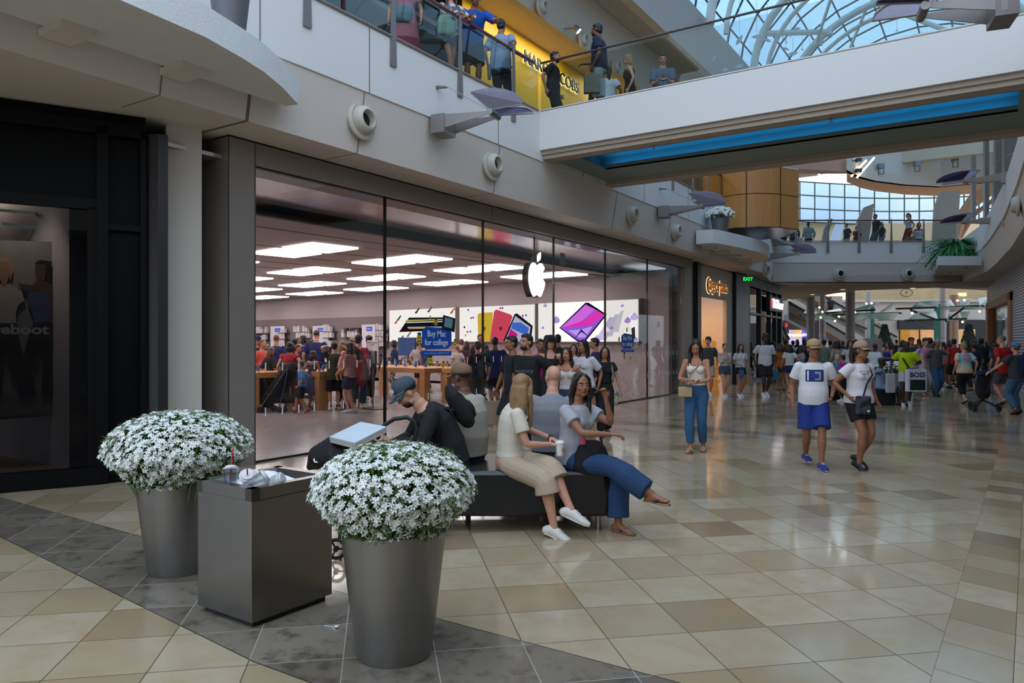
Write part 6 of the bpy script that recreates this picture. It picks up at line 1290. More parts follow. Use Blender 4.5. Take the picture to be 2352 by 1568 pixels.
def bag(label, pr, hand, kind, c, w=.26, h=.30, dpt=.10, c2=None, words=None, rz=None, handle=None, cat='shopping bag'):
    p = pr['hands'][hand][0]; r = thing({'paper': 'shopping_bag', 'tote': 'tote_bag', 'plastic': 'plastic_bag'}[kind], label, cat, p, TH if rz is None else rz); hl = handle or .12
    m = MB(); m.slab([(-w/2, -dpt/2, -hl-h), (w/2, -dpt/2, -hl-h), (w/2+.0, -dpt/2, -hl), (-w/2, -dpt/2, -hl)], (0, dpt, 0)); m.build('bag_body', cloth(c) if kind == 'tote' else mat(c, .7, var=.05, bmp=.3, bscale=12), r, bevel=.004 if kind == 'paper' else .03)
    m = MB()
    for y in (-dpt/2, dpt/2): m.tube([(-w*.25, y, -hl), (-w*.12, y*.5, -.02), (0, 0, .01), (w*.12, y*.5, -.02), (w*.25, y, -hl)], .005, seg=5)
    m.build('bag_handle', mat(c2 or c, .6), r)
    if words: text('lettering', words[0], mat(words[1], .5), r, words[2], .002, (0, -dpt/2-.006, -hl-h*words[3]), (math.pi/2, 0, 0), bold=.003)
    return r
def shirtprint(pr, words, col, size, t=.33, x=0, back=False, y=.20):
    o = text('printed_lettering', words, mat(col, .7), pr['objs']['top'], size*pr['s'], .0015, Vector(pr['sp'](t, x, (-y if back else y)))*pr['s'], (math.pi/2, 0, 0 if back else math.pi), bold=.001)
    k = o.modifiers.new('s', 'SHRINKWRAP'); k.target = pr['objs']['top']; k.wrap_method = 'PROJECT'; k.use_project_x = False; k.use_project_y = False; k.use_project_z = True; k.use_positive_direction = True; k.use_negative_direction = True; k.offset = .003; return o
def patchprint(pr, name, col, pts, back=False, t=.33, thin=.0, par=None):
    """flat printed shape on the chest: subdivided, projected on the shirt"""
    m = MB(); xs = [p[0] for p in pts]; zs = [p[1] for p in pts]; x0, x1, z0, z1 = min(xs), max(xs), min(zs), max(zs); n = 8; c = V3(*pr['sp'](t, 0, -.22 if back else .22))
    vs = [(c[0]+(x0+(x1-x0)*i/n)*(1 if back else -1), c[1], c[2]+z0+(z1-z0)*j/n) for j in range(n+1) for i in range(n+1)]; m.add(vs, [(j*(n+1)+i, j*(n+1)+i+1, (j+1)*(n+1)+i+1, (j+1)*(n+1)+i) for j in range(n) for i in range(n)])
    o = child(pr, name, m, mat(col, .75), pr['objs']['top']); k = o.modifiers.new('s', 'SHRINKWRAP'); k.target = pr['objs']['top']; k.wrap_method = 'PROJECT'; k.use_project_y = True; k.use_project_x = k.use_project_z = False; k.use_negative_direction = True; k.use_positive_direction = True; k.offset = .003+thin; return o
def strap(pr, name, c, pts, rad=.008, flat=.018):
    m = MB(); m.tube([pr['sp'](*p) for p in pts], flat, rad, seg=8, rnd=True); return child(pr, name, m, cloth(c))
def backpack(label, pr, c, w=.30, h=.42, dpt=.17, c2=None, t=.10):
    M_ = pr['w'](pr['sp'](t, 0, -(pr['tr'](.3)[1]+.02+dpt/2))); r = thing('backpack', label, 'backpack', M_, pr['r'].rotation_euler.z); s = pr['s']
    up = V3(*pr['up']); m = MB(); fy = pr['fy']
    pts = [up*q for q in (.0, .05, h*.5, h*.85, h)]; m.tube(pts, [w*.42, w*.5, w*.5, w*.44, w*.25], [dpt*.4, dpt*.5, dpt*.5, dpt*.42, dpt*.25], seg=16, u=tuple(pr['sx']), rnd=True); pr['sc'](m).build('pack_body', cloth(c), r, vox=.011, sm=3)
    m = MB(); pts = [up*q-fy*dpt*.42 for q in (.03, .08, h*.42, h*.5)]; m.tube(pts, [w*.32, w*.38, w*.38, w*.28], [.03, .045, .045, .02], seg=12, u=tuple(pr['sx']), rnd=True); pr['sc'](m).build('front_pocket', cloth(c2 or c), r, vox=.011, sm=2)
    m = MB(); hy = V3(*(fy*(pr['tr'](.3)[1]+.02+dpt/2)))
    for q in (-1, 1):
        o = pr['sx']*q*.10; b = pr['tr'](.3)[1]
        m.tube([up*(.36-t)+o+fy*(-.0+dpt*.4), up*(.50-t)+o*.95+hy-fy*.02, up*(.47-t)+o*1.05+hy+fy*(b*.75), up*(.36-t)+o*1.2+hy+fy*(b+.022), up*(.22-t)+o*1.45+hy+fy*(b*.7)], [.022]*5, [.008]*5, seg=8)
    pr['sc'](m).build('strap', cloth(c2 or c), r); return r
exec_people = True
HOLD = dict(hr=(.09, .30, 1.10), hl=(-.09, .30, 1.10), hdr=(-.5, .8, .1), hdl=(.5, .8, .1))
# ---------- seated group on the bench ----------
SZ = BZ1-.0
def seatP(s, **k):
    z = (SZ+.085)/s; d = dict(seat=1, pz=z, lean=3, fr=(.10, .42, .075), fl=(-.10, .42, .075), kr=(.15, .6, 1), kl=(-.15, .6, 1)); d.update(k); return d
s = 1.66/1.75
A_ = person('seated woman in ribbed cream sweater and beige trousers holding a cup, turned away', at(1172, 6.52), 1.66, 66, True, 1.04, 'l', ('long', '94704c', .36), ('d8cfbf', .30, 'waist', ('rib', 'beb49f', 330)), ('pants', 'b5a28c', .66, None, .045), ('shoe', 'dedcd6', 'f0efec'), vox=.006,
    P=seatP(s, lean=8, hunch=.03, head=(-4, 55), twist=34, fr=(.16, .50, .078), fl=(.10, .64, .24), kr=(.1, .6, 1), kl=(.1, .8, 1.4), fdr=(-.05, 1, 0), fdl=(-.1, 1, -.35), hr=(-.02, .40, .80), hl=(-.16, .34, .84), hdr=(-.2, 1, -.1), hdl=(.5, .8, -.15), er=(.8, -.4, -.8), el=(-.7, -.1, -.8), curlr=.5, curll=.25), faceon=False)
c = A_['hands']['r'][0]; cp = thing('coffee_cup', 'white paper coffee cup with lid in the cream sweater woman\'s hand', 'cup', c+Vector((0, 0, -.02))); MB().lathe([(.028, -.05), (.038, .055)], seg=20).build('cup_body', mat('e2dfda', .6), cp, smooth='auto'); MB().lathe([(.041, .055), (.041, .066), (.034, .072), (.032, .080), (.001, .08)], seg=20).build('lid', mat('eceae6', .4), cp, smooth='auto')
m = MB(); [m.tube([A_['J']['l'][3]+V3(math.cos(a)*.030, (k-1)*.010, math.sin(a)*.028) for a in np.linspace(0, 6.28, 13)[:-1]], .004, seg=5, closed=True) for k in range(3)]; child(A_, 'bracelets', m, mat('6b4a20', .4, .5))
s = 1.66/1.75
B_ = person('seated woman with long black hair in grey tee and jeans, hand raised beside head', at(1318, 6.6), 1.66, 62, True, 1.13, 't', ('wavy', '120e10', .30), ('a2a3aa', .26, 'tee'), ('jeans', '1d3c62', .97, None, .055), ('sandal', '1c2c58', '8a6a4e'), vox=.006,
    P=seatP(s, lean=4, head=(3, -30), twist=-14, fr=(.14, .80, .40), fl=(.02, .45, .075), kr=(.2, .7, 1), kl=(-.1, .6, 1), fdr=(.3, 1, .1), fdl=(.4, 1, 0), hr=(.12, .40, .90), hl=(-.06, .30, 1.20), hdr=(-.2, 1, .0), hdl=(.25, -.1, .9), er=(.9, -.2, -.7), el=(-.15, .7, -1), curll=.6))
c = B_['w'](B_['sp'](.02, .05, .24)); hb = thing('handbag', 'black slouchy handbag on the lap of the woman in grey tee', 'handbag', c, TH+.1); m = MB(); m.tube([(0, 0, -.10), (0, 0, -.06), (0, 0, .05), (0, 0, .12), (0, 0, .15)], [.15, .17, .15, .12, .09], [.07, .08, .07, .05, .03], seg=16, u=(1, 0, 0), rnd=True); m.build('bag_body', cloth('0b0b0e'), hb, vox=.009); m = MB(); m.tube([(-.09, 0, .13), (-.06, 0, .22), (.02, 0, .25), (.08, 0, .20), (.10, 0, .12)], .010, seg=6); m.build('strap', cloth('15151a'), hb); m = MB(); m.tube([(-.08, -.02, .14), (-.08, -.02, .20)], .028, seg=12); m.build('bottle_top', mat('c05068', .4), hb)
person('bald seated man in grey tee with his back turned behind the two women', at(1268, 7.25), 1.74, 172, False, 1.12, 'l', ('bald', '8a6a58'), ('80838a', .28, 'tee'), ('shorts', '3a3d46', .5), ('shoe', '333333'), vox=.008, P=seatP(1.74/1.75, lean=7, hunch=.04, head=(-8, 25), hr=(.14, .40, .70), hl=(-.14, .40, .70)))
person('seated bearded man in brown cap and light tee facing left on the bench', at(1078, 7.0), 1.78, 242, False, 1.12, 'b', ('buzz', '1a1514'), ('a8a294', .28, 'tee'), ('jeans', '22283a', .95), ('shoe', '333333'), hat=('cap', '7a6048'), beard='8f8a84', vox=.008, P=seatP(1.78/1.75, lean=6, hunch=.05, head=(-4, 0), hr=(.12, .42, .72), hl=(-.12, .42, .72)))
C_ = person('seated man in grey cap and black hooded top bending over the stroller', at(1035, 6.5), 1.80, 285, False, 1.14, 'l', ('buzz', '2a2018'), ('101318', .96, 'tee'), ('jeans', '16181e', .95), ('shoe', '333333'), hat=('cap', '3d4b57', '3d4b57', 'b8bcc0', 'c4c8cc'), beard='2c2018', vox=.0065,
    P=seatP(1.80/1.75, lean=30, hunch=.06, head=(-34, 8), hr=(.10, .50, .72), hl=(-.16, .48, .78), er=(.8, -.2, -.6), el=(-.8, -.2, -.6)))
shirtprint(C_, 'EASIER\nDEATH', 'b8bcc0', .05, .22, -.04)
bpk = backpack('black backpack with pale piping on the back of the man in the grey cap', C_, '0e1016', .27, .33, .16, '14161e', t=.20)
m = MB()
for x in (-.09, .09): m.tube([C_['up']*q-C_['fy']*(.108-.06*(q/.28)**3)+C_['sx']*x*(1.1-q) for q in (.03, .10, .18, .24, .28)], .004, seg=5)
C_['sc'](m).build('piping', mat('c8c49a', .6), bpk)
m = MB(); m.tube([(0, 0, .03), (0, 0, .10), (.02, 0, .13)], [.10, .07, .02], [.07, .05, .015], seg=7, rnd=True); q = bp(.32, .18, BZ1); tag(m.build('blue_pouch', mat('10188a', .5, bmp=.5, bscale=12), loc=q+Vector((0, 0, -.01)), smooth=True), 'crumpled bright blue bag on the bench between the two women', 'pouch')
m = MB(); m.box((0, 0, .006), (.15, .075, .010)); tag(m.build('phone', mat('4a50a8', .4), loc=bp(.16, .12, BZ1), rz=TH, bevel=.003), 'phone in a violet blue case lying on the bench corner', 'phone')
# ---------- walkers near ----------
p = person('woman in white corset top and blue jeans looking down into her beige bag', atf(1600, 1036), 1.71, 335, True, .98, 'm', ('long', '1c1210', .40), ('e0d8cc', 0, 'tube'), ('jeans', '2e567e', .95, None, .008), ('strap', 'a08a70', '6b5038'), vox=.0075, P=dict(hem=.08, lean=3, head=(-30, 12), hr=(.04, .22, 1.10), hl=(-.02, .26, 1.06), hdr=(-.9, .3, -.2), hdl=(.9, .3, -.2), er=(.8, -.3, -.5), el=(-.8, -.3, -.5), fr=(.06, .16, .075), fl=(-.08, -.10, .075)))
b = thing('handbag', 'small beige shoulder bag held by the woman in blue jeans', 'handbag', p['w'](p['sp'](.07, .12, .26)), TH); MB().box((0, 0, -.06), (.20, .08, .15)).build('bag_body', mat('b09a74', .5), b, bevel=.02); m = MB(); m.tube([(-.09, 0, 0), (-.06, 0, .10), (.06, 0, .10), (.09, 0, 0)], .006, seg=6); m.build('handle', mat('9a8258', .5), b)
strap(p, 'crossbody_strap', '8a6a50', [(.10, .12, .20), (.30, .04, .16), (.43, -.09, .10), (.475, -.11, 0), (.40, -.10, -.10), (.10, .12, -.11)], .004, .008)
p = person('man in tan cap, white tee with blue print and royal blue shorts walking', atf(1868, 1072), 1.68, 345, False, 1.06, 't', ('short', '1a1614'), ('dcdce0', .30, 'tee'), ('shorts', '15307c', .46, None, .05), ('shoe', '1c2f86', 'c8ccd2'), hat=('cap', 'b0906c'), glasses='1c1c20', vox=.0075, belly=.03, P=dict(walk=-.9, head=(0, 18), hr=(.27, .04, .88), hl=(-.22, .10, .98), curll=1.0))
patchprint(p, 'printed_block', '1c2c66', [(-.115, -.075), (.115, .085)]); patchprint(p, 'printed_panel', '8c98a8', [(.0, -.055), (.08, .06)], thin=.002); patchprint(p, 'printed_panel', 'd8dce4', [(-.095, -.06), (-.075, .07)], thin=.002); patchprint(p, 'printed_oval', '24389a', [(-.055, -.03), (.055, .03)], thin=.004)
shirtprint(p, 'U', 'e4e8f0', .07, .33)
p = person('woman in beige cap, white printed tee and black shorts with a crossbody bag walking', atf(1972, 1076), 1.67, 20, True, 1.14, 't', ('pony', '15100e'), ('ddd6da', .24, 'tee'), ('shorts', '0e0d10', .30, None, .02), ('shoe', '16161a', '8a8a90'), hat=('cap', 'a88c78'), glasses='0c0c0e', vox=.0075, belly=.02, P=dict(walk=.35, head=(0, 10), hr=(.24, .06, 1.0), hl=(-.33, .0, .90), er=(.8, -.8, -.2), hem=-.03))
shirtprint(p, 'GUESS', 'b8a8ae', .075, .385)
m = MB(); m.tube([(.07*math.sin(a)**3, .19, 1.17+.055*(math.cos(a)*1.0-.35*math.cos(2*a)-.12*math.cos(3*a))) for a in np.linspace(0, 6.28, 29)[:-1]], .0025, seg=4, closed=True); o = child(p, 'printed_heart', m, mat('b8a8ae', .6), p['objs']['top'])
k = o.modifiers.new('s', 'SHRINKWRAP'); k.target = p['objs']['top']; k.offset = .002
strap(p, 'crossbody_strap', '1c1a3c', [(.07, .10, .175), (.24, .02, .155), (.36, -.06, .165), (.45, -.11, .07), (.475, -.115, -.01), (.38, -.08, -.12), (.08, .12, -.13)], .004, .014)
b = thing('crossbody_bag', 'black and grey patterned crossbody bag on the hip of the woman in black shorts', 'handbag', p['w'](p['sp'](-.02, .12, .20)), TH); MB().box((0, 0, -.02), (.185, .07, .235)).build('bag_body', cloth('3c424c', ('blot', '14161a', 14)), b, bevel=.02); MB().box((.05, -.036, -.09), (.03, .004, .02)).build('logo_tab', mat('e8e8e8', .5), b)
# ---------- people leaving the shop ----------
p = person('man in black tee with pale scribble print and goatee reaching his arm right', at(1212, 10.5), 1.77, 330, False, 1.10, 'm', ('short', '0e0c0c'), ('0c0d10', .36, 'tee'), ('pants', '101116', .95), ('shoe', '222226'), beard='1a1210', vox=.0085, P=dict(walk=.6, head=(4, -14), hl=(-.46, .10, 1.22), hdl=(-.9, .3, 0), el=(-.8, -.3, -.6)))
shirtprint(p, 'frequency', '7f9aa6', .085, .30, .02)
person('smiling woman with long curly black hair in a white strapless top', at(1303, 11.3), 1.58, 345, True, 1.0, 'm', ('wavy', '110c0c', .46), ('cfc4c4', 0, 'tube'), ('jeans', '28344e', .95), ('shoe', 'c8c8c8'), P=dict(walk=-.5, head=(0, -10), hem=.02))
person('woman in black cap and black halter top behind the curly haired woman', at(1264, 13.2), 1.77, 0, True, 1.0, 'l', ('long', '2c1c16', .2), ('0f0f12', 0, 'tank'), ('pants', '15161a', .95), ('shoe', '222226'), hat=('cap', '141416', '141416'), P=dict(walk=.4, head=(4, 12)))
p = person('long black haired teenager in white CALI tee with striped sleeves', at(1342, 12.6), 1.70, 325, True, 1.10, 't', ('long', '0e0b0c', .26), ('c6c2c8', .36, 'tee'), ('pants', '101116', .95), ('shoe', '222226'), P=dict(walk=-.4, head=(0, -12))); shirtprint(p, 'CALI', '1a1c28', .10, .33)
p = person('woman in glasses, black cropped tee and black jeans with a grey shoulder strap', at(1388, 12.8), 1.58, 0, True, .97, 'm', ('long', '181010', .26), ('0b0b0d', .22, 'crop'), ('jeans', '0f1015', .97, None, .03), ('shoe', '1c1c20'), glasses='50484a', P=dict(walk=.6, head=(0, 0), hr=(.32, .05, .92), hl=(-.30, .12, .88)))
strap(p, 'shoulder_strap', '6f6f6a', [(.44, -.13, .06), (.30, -.15, .12), (.12, -.16, .10)], .005, .018)
b = thing('water_bottle', 'yellow and lilac water bottle with teal lid held low by the woman in black jeans', 'bottle', dp(1416, 916, 12.7), 0); b.rotation_euler = (.2, .3, 0); MB().lathe([(.036, -.12), (.038, -.05)], seg=18).build('bottle_base', mat('9a86b8', .5), b, smooth='auto'); MB().lathe([(.038, -.05), (.038, .07)], seg=18).build('bottle_body', mat('c6c07a', .5), b, smooth='auto'); MB().lathe([(.036, .07), (.030, .10), (.018, .11), (.017, .13)], seg=18).build('lid', mat('2f7a80', .4), b, smooth='auto')
p = person('man in dark navy shirt behind the man in black, carrying a brown paper bag', at(1180, 11.7), 1.75, 300, False, 1.05, 't', ('short', '0e0c0c'), ('121528', .4, 'tee'), ('shorts', '14151c', .55), ('sandal', '20180f'), P=dict(walk=.4, hr=(.40, .10, .86))); bag('large plain brown paper bag low beside the man in navy', p, 'r', 'paper', '8a7660', .34, .38, .14)
p = person('woman in bright pink top with a beige tote between the leaving people', at(1240, 13.6), 1.72, 10, True, 1.08, 't', ('short', '1a1210'), ('c41c88', .3, 'tee'), ('pants', '101014', .95), ('shoe', '22222a'), P=dict(walk=.3)); bag('beige tote bag hanging from the pink topped woman\'s arm', p, 'r', 'tote', 'a89a78', .28, .34, .06)
person('man in dark hat and grey shirt just right of the middle poster', at(1262, 17), 1.79, 300, False, 1.1, 'b', ('short', '0e0c0c'), ('2c2a30', .4, 'tee'), ('pants', '1c1c22', .95), hat=('bucket', '2c2838'))
person('dark haired girl looking left behind the man in black', at(1240, 17.5), 1.62, 20, False, .9, 'd', ('short', '0c0a0a'), ('1a1a20', .4, 'tee'), ('pants', '1c1c22', .95))
person('man in purple navy tee standing by the far poster edge', at(1370, 15.8), 1.74, 275, False, 1.0, 'm', ('short', '1a1412'), ('1f1c4c', .38, 'tee'), ('shorts', '202028', .5), ('shoe', 'b0b0b0'))
person('man in navy blue shirt seen from behind walking into the shop', at(1137, 17.4), 1.77, 190, False, 1.08, 't', ('short', '0e0b0b'), ('1e2a5c', .42, 'long'), ('shorts', '101118', .45), ('shoe', '9a9a98'), P=dict(walk=.4))
person('auburn haired person in black seen from behind next to the second mullion', at(1098, 17.0), 1.66, 200, True, 1.1, 'l', ('short', '4a2418'), ('0c0c10', .5, 'tee'), ('pants', '2c2c20', .95), hat=('cap', '3c4654'))
# ---------- inside the shop ----------
ins = [
 ('pink striped tee woman carrying a baby, red jacket round her waist', 806, 13.1, 1.66, 250, True, 1.05, 'l', ('wavy', '3a2018', .22), ('b89a9c', .3, 'tee', ('stripe', '8e2c34', .045)), ('shorts', '1a1e3a', .38), ('shoe', 'b8bcc4'), None, dict(hr=(.02, .26, 1.12), hl=(-.06, .28, 1.02))),
 ('woman in red sleeveless top with a black strap behind the stroller', 665, 13.6, 1.66, 185, True, 1.08, 'l', ('bob', '120c0e'), ('a81420', .12, 'tee'), ('pants', '5c5250', .9), ('shoe', 'c8c8c8'), None, dict(hr=(.34, .08, .98))),
 ('small boy in light blue tee and black shorts walking beside the stroller', 694, 12.55, 1.12, 280, False, 1.0, 'm', ('short', '0e0b0c'), ('3f7eb8', .42, 'tee'), ('shorts', '101014', .5), ('shoe', '8a2430'), None, dict(walk=.9)),
 ('shopper in olive shirt stretching arms up', 768, 13.7, 1.66, 200, False, 1.0, 'l', ('short', '1a1412'), ('353826', .3, 'long'), ('shorts', '0c0c10', .52), ('shoe', 'a8a49c', 'e4e4e0', '121214'), None, dict(hr=(.22, .15, 1.62), hl=(-.2, .1, 1.62), er=(.9, .2, .3))),
 ('tall shop employee in navy tee seen from behind', 726, 15.2, 1.90, 180, False, 1.12, 'l', ('buzz', '3a241a'), ('122054', .38, 'tee'), ('pants', '1a1c28', .95), ('shoe', '222226'), None, {}),
 ('shop employee in blue tee with a white ear bud near the first header', 634, 17.2, 1.82, 190, False, 1.0, 'm', ('buzz', '6a4030'), ('15265e', .38, 'tee'), ('pants', '1a1c28', .95), ('shoe', '222226'), None, {}),
 ('shop employee in navy sweater with black bobbed hair looking left', 699, 16.4, 1.80, 290, False, 1.0, 'm', ('bob', '0c0b0e'), ('162650', .9, 'tee'), ('pants', '1a1c28', .95), ('shoe', '222226'), None, {}),
 ('girl in blue grey sundress with pale hair ribbon leaning on the table', 717, 14.2, 1.36, 160, True, .95, 'm', ('long', '2a1814', .12), ('3a4064', 0, 'tank'), ('skirt', '3a4064', .5), ('shoe', 'b87888'), None, dict(hr=(.15, .3, .95))),
 ('man with dark backpack and red tee wearing a navy cap', 822, 14.1, 1.78, 170, False, 1.05, 'l', ('short', '1a1412'), ('8a1828', .38, 'tee'), ('jeans', '1f3048', .95), ('shoe', 'b0aca8'), ('cap', '181c34'), {}),
 ('blonde woman in tan slip top facing away', 785, 14.6, 1.68, 170, True, .95, 'm', ('long', '7a5c3c', .22), ('1a1c34', 0, 'tank'), ('jeans', '22304a', .95), ('shoe', '222226'), None, {}),
 ('bearded man in pale cap behind the blonde woman', 812, 16.5, 1.78, 350, False, 1.0, 'm', ('short', '1a1412'), ('3a3a44', .38, 'tee'), ('pants', '1a1c28', .95), ('shoe', '222226'), ('cap', 'a8a088'), {}),
 ('dark curly haired person behind the white phone sign', 848, 15.9, 1.78, 200, False, 1.0, 'b', ('curly', '1c120e'), ('14204c', .4, 'tee'), ('pants', '101014', .95), ('shoe', 'a89c94'), None, dict(walk=.4)),
 ('long haired woman in white jacket with black bag at the left window edge', 592, 14.2, 1.66, 80, True, 1.0, 'm', ('long', '1c100e', .3), ('b0a4a4', .9, 'tee'), ('pants', '8f8684', .95), ('shoe', 'c8c8c8'), None, dict(hr=(.1, .3, 1.0))),
 ('man in purple cap at the far left of the window', 589, 16.2, 1.78, 60, False, 1.0, 'm', ('short', '1a1412'), ('2a2438', .4, 'tee'), ('pants', '1a1c28', .95), ('shoe', '222226'), ('cap', '241c4c'), {}),
 ('man in coral tee beside the purple cap', 601, 15.3, 1.70, 70, False, 1.0, 'm', ('buzz', '4a3a34'), ('c85a4a', .4, 'tee'), ('pants', '1a1c28', .95), ('shoe', '222226'), None, {}),
 ('blonde long haired woman in black top near the left table', 620, 14.4, 1.56, 150, True, 1.0, 'm', ('long', '5c4028', .3), ('101014', .5, 'tee'), ('pants', '3c3428', .95), ('shoe', '222226'), None, {}),
 ('short haired person turned sideways behind the red top woman', 680, 15.6, 1.60, 90, True, 1.0, 'm', ('short', '3a2620'), ('2a2a38', .4, 'tee'), ('pants', '1a1c28', .95), ('shoe', '222226'), None, {}),
 ('dark haired shopper far back left of the navy sweater employee', 676, 17.5, 1.74, 180, False, 1.0, 'm', ('short', '0c0b0c'), ('202434', .4, 'tee'), ('pants', '1a1c28', .95), ('shoe', '222226'), None, {}),
 ('brown haired shopper peeking beside the tall employee', 716, 18.2, 1.72, 180, True, 1.0, 'm', ('short', '4a2c20'), ('20244a', .4, 'tee'), ('pants', '1a1c28', .95), ('shoe', '222226'), None, {}),
 ('dark haired shopper with black hair between the blonde woman and the navy cap', 797, 15.6, 1.66, 180, False, 1.0, 'm', ('short', '0c0b0c'), ('181a28', .4, 'tee'), ('pants', '1a1c28', .95), ('shoe', '222226'), None, {}),
 ('curly haired shop employee in navy sweater and patterned trousers', 907, 17.6, 1.70, 275, True, 1.0, 'b', ('bob', '140e0e'), ('16284e', .9, 'tee'), ('pants', 'b0a8ac', .93, ('blot', '2a2a30', 18)), ('shoe', 'c8c4c0'), None, dict(hr=(.05, .25, 1.15), hl=(-.05, .25, 1.12))),
 ('man in pale tee behind the blue window sticker', 960, 18.0, 1.68, 150, False, 1.0, 'l', ('short', '3a281c'), ('b0a49c', .4, 'tee'), ('shorts', '181a2c', .5), ('shoe', '8a8a88'), None, {}),
 ('employee in navy leaning over the table behind the blue sticker', 985, 17.8, 1.68, 250, False, 1.0, 'l', ('short', '2a201a'), ('16284e', .9, 'tee'), ('pants', '181a2c', .95), ('shoe', '8a8a88'), None, dict(lean=22, hr=(.1, .5, 1.1))),
 ('blonde woman in white tee behind the oak table', 1050, 17.0, 1.60, 215, True, 1.05, 'l', ('bun', '8f7450'), ('b4aaa2', .3, 'tee'), ('pants', '181a24', .95), ('shoe', '8a8a88'), None, {}),
 ('man in beige tee and dark red shirt right of the blue sticker', 1060, 18.4, 1.72, 190, False, 1.1, 'l', ('short', '5a4030'), ('9c8c80', .4, 'tee', ('blot', '5c2430', 3)), ('pants', '181a24', .95), ('shoe', '8a8a88'), None, {}),
 ('auburn long haired woman in plum top by the middle poster', 1072, 20.0, 1.68, 200, True, 1.0, 'l', ('long', '3a1c18', .26), ('3c1834', .4, 'tee'), ('pants', '181a24', .95), ('shoe', '8a8a88'), None, {}),
 ('fair haired boy in grey tee under the yellow tablet poster', 1108, 17.0, 1.66, 230, False, .95, 'l', ('short', '4a2c1c'), ('3c3c46', .4, 'tee'), ('pants', '181a24', .95), ('shoe', '8a8a88'), None, {}),
 ('dark bearded shopper half behind the third mullion', 1102, 19.6, 1.86, 20, False, 1.0, 'm', ('short', '14100e'), ('2c2c38', .4, 'tee'), ('pants', '181a24', .95), ('shoe', '8a8a88'), None, {}),
 ('child with dark hair in teal top looking down at a phone', 1167, 15.4, 1.46, 330, True, .9, 'm', ('short', '0e0c0c'), ('3c9098', .3, 'tee'), ('pants', '181a24', .95), ('shoe', '8a8a88'), None, HOLD),
 ('man in grey tee farther back right of the dark hat', 1282, 14.6, 1.80, 200, False, 1.15, 'm', ('short', '0e0c0c'), ('2e2c34', .4, 'tee'), ('pants', '181a24', .95), ('shoe', '8a8a88'), None, {}),
 ('red haired woman smiling between the cap woman and the teenager', 1318, 13.2, 1.62, 350, True, 1.0, 'l', ('long', '3a1c16', .2), ('a87870', .3, 'tee'), ('pants', '181a24', .95), ('shoe', '8a8a88'), None, {}),
]
for (lb, px, d, Hh, fc, fem, g, sk, hair, top, bot, sho, hat, P_) in ins: 
    d2 = d+3.9 if d < 16.8 else d+3.4
    if px > 1200: d2 = d+3.5
    d2 += 2.5 if 900 < px < 1062 else {726: 1.3, 592: 2.2, 699: 1}.get(px, 0)
    if Hh > 1.5: Hh = 1.65+(Hh-1.65)*d2/d
    d = {694: 17.0, 717: 17.9}.get(px, d2); Hh = {694: 1.21, 717: 1.45, 1167: 1.35}.get(px, Hh)
    q = person(lb+(' inside the shop' if len(lb.split()) < 14 else ''), at(px, d), Hh, fc, fem, g, sk, hair, top, bot, sho, hat=hat, P=P_, vox=.013)
    if lb.startswith('pink striped'): Q1 = q
    if lb.startswith('man with dark back'): backpack('dark backpack on the man in the navy cap inside the shop', q, '14161e')
m = MB(); m.tube([(0, .24, 1.25), (0, .26, 1.10), (.02, .25, .98)], [.07, .09, .08], seg=10, rnd=True); m.ell((0, .20, 1.36), (.065, .07, .075)); m.tube([(.05, .26, 1.0), (.1, .34, .88), (.08, .3, .76)], [.04, .035, .025], seg=8, rnd=True); m.tube([(-.05, .26, 1.0), (-.04, .36, .88), (-.02, .34, .76)], [.04, .035, .025], seg=8, rnd=True)
bb = thing('person', 'bare legged baby held by the woman in the striped tee', 'person', Q1['r'].location, Q1['r'].rotation_euler.z); m.build('body', skinm('l'), bb, vox=.012)
m = MB(); m.tube([(0, 0, 1.15), (0, 0, .95), (.03, 0, .75), (.03, 0, .62)], [.13, .15, .13, .06], [.08, .09, .08, .04], seg=12, rnd=True); m.v = [(x+.10, y-.20, z) for x, y, z in m.v]; tag(m.build('red_jacket', cloth('90101c'), loc=Q1['r'].location, rz=Q1['r'].rotation_euler.z, vox=.014), 'red jacket bundle with white mark on the back of the striped tee woman', 'jacket')
# umbrella stroller in the shop
q0 = zp(640, 948); U_ = thing('umbrella_stroller', 'black umbrella stroller with silver frame standing in the shop by the left table', 'stroller', (q0.x, q0.y, 0), TH); dd0 = q0.dot(FW)
def us(px, py, o=0): v = dp(px, py, dd0+o)-Vector((q0.x, q0.y, 0)); return Vector((v.dot(RT), v.dot(FW), v.z))
m = MB(); [m.tube([us(597, 938, o), us(660, 845, o), us(663, 838, o)], .012, seg=6) for o in (0, .45)]; [m.tube([us(640, 940, o), us(655, 880, o), us(663, 835, o)], .012, seg=6) for o in (0, .45)]; m.tube([us(612, 905), us(668, 905, .45)], .01); m.build('frame', mat('7a7880', .35, .8), U_)
m = MB(); m.tube([us(612, 925, .2), us(640, 890, .2), us(668, 845, .2), us(678, 842, .2)], [.12, .17, .16, .06], [.16, .20, .2, .12], seg=12, u=tuple(V3(*FW)), rnd=True); m.build('seat', cloth('0c0a0e'), U_, vox=.015); m = MB(); m.tube([us(600, 918, .2), us(620, 915, .2), us(668, 918, .2)], [.05, .12, .08], seg=10, rnd=True); m.build('basket', cloth('121014'), U_, vox=.015)
for px, o in ((597, 0), (606, .12), (629, .3), (641, 0), (652, .15)):
    c = us(px, 942, o); c.z = .07; m = MB(); m.tube([c+Vector((math.cos(a)*.055, 0, math.sin(a)*.055)) for a in np.linspace(0, 6.28, 15)[:-1]], .018, seg=6, closed=True); m.tube([c-Vector((0, .02, 0)), c+Vector((0, .02, 0))], .028, seg=8); m.build('wheel', mat('1a181c', .6), U_, smooth='auto')
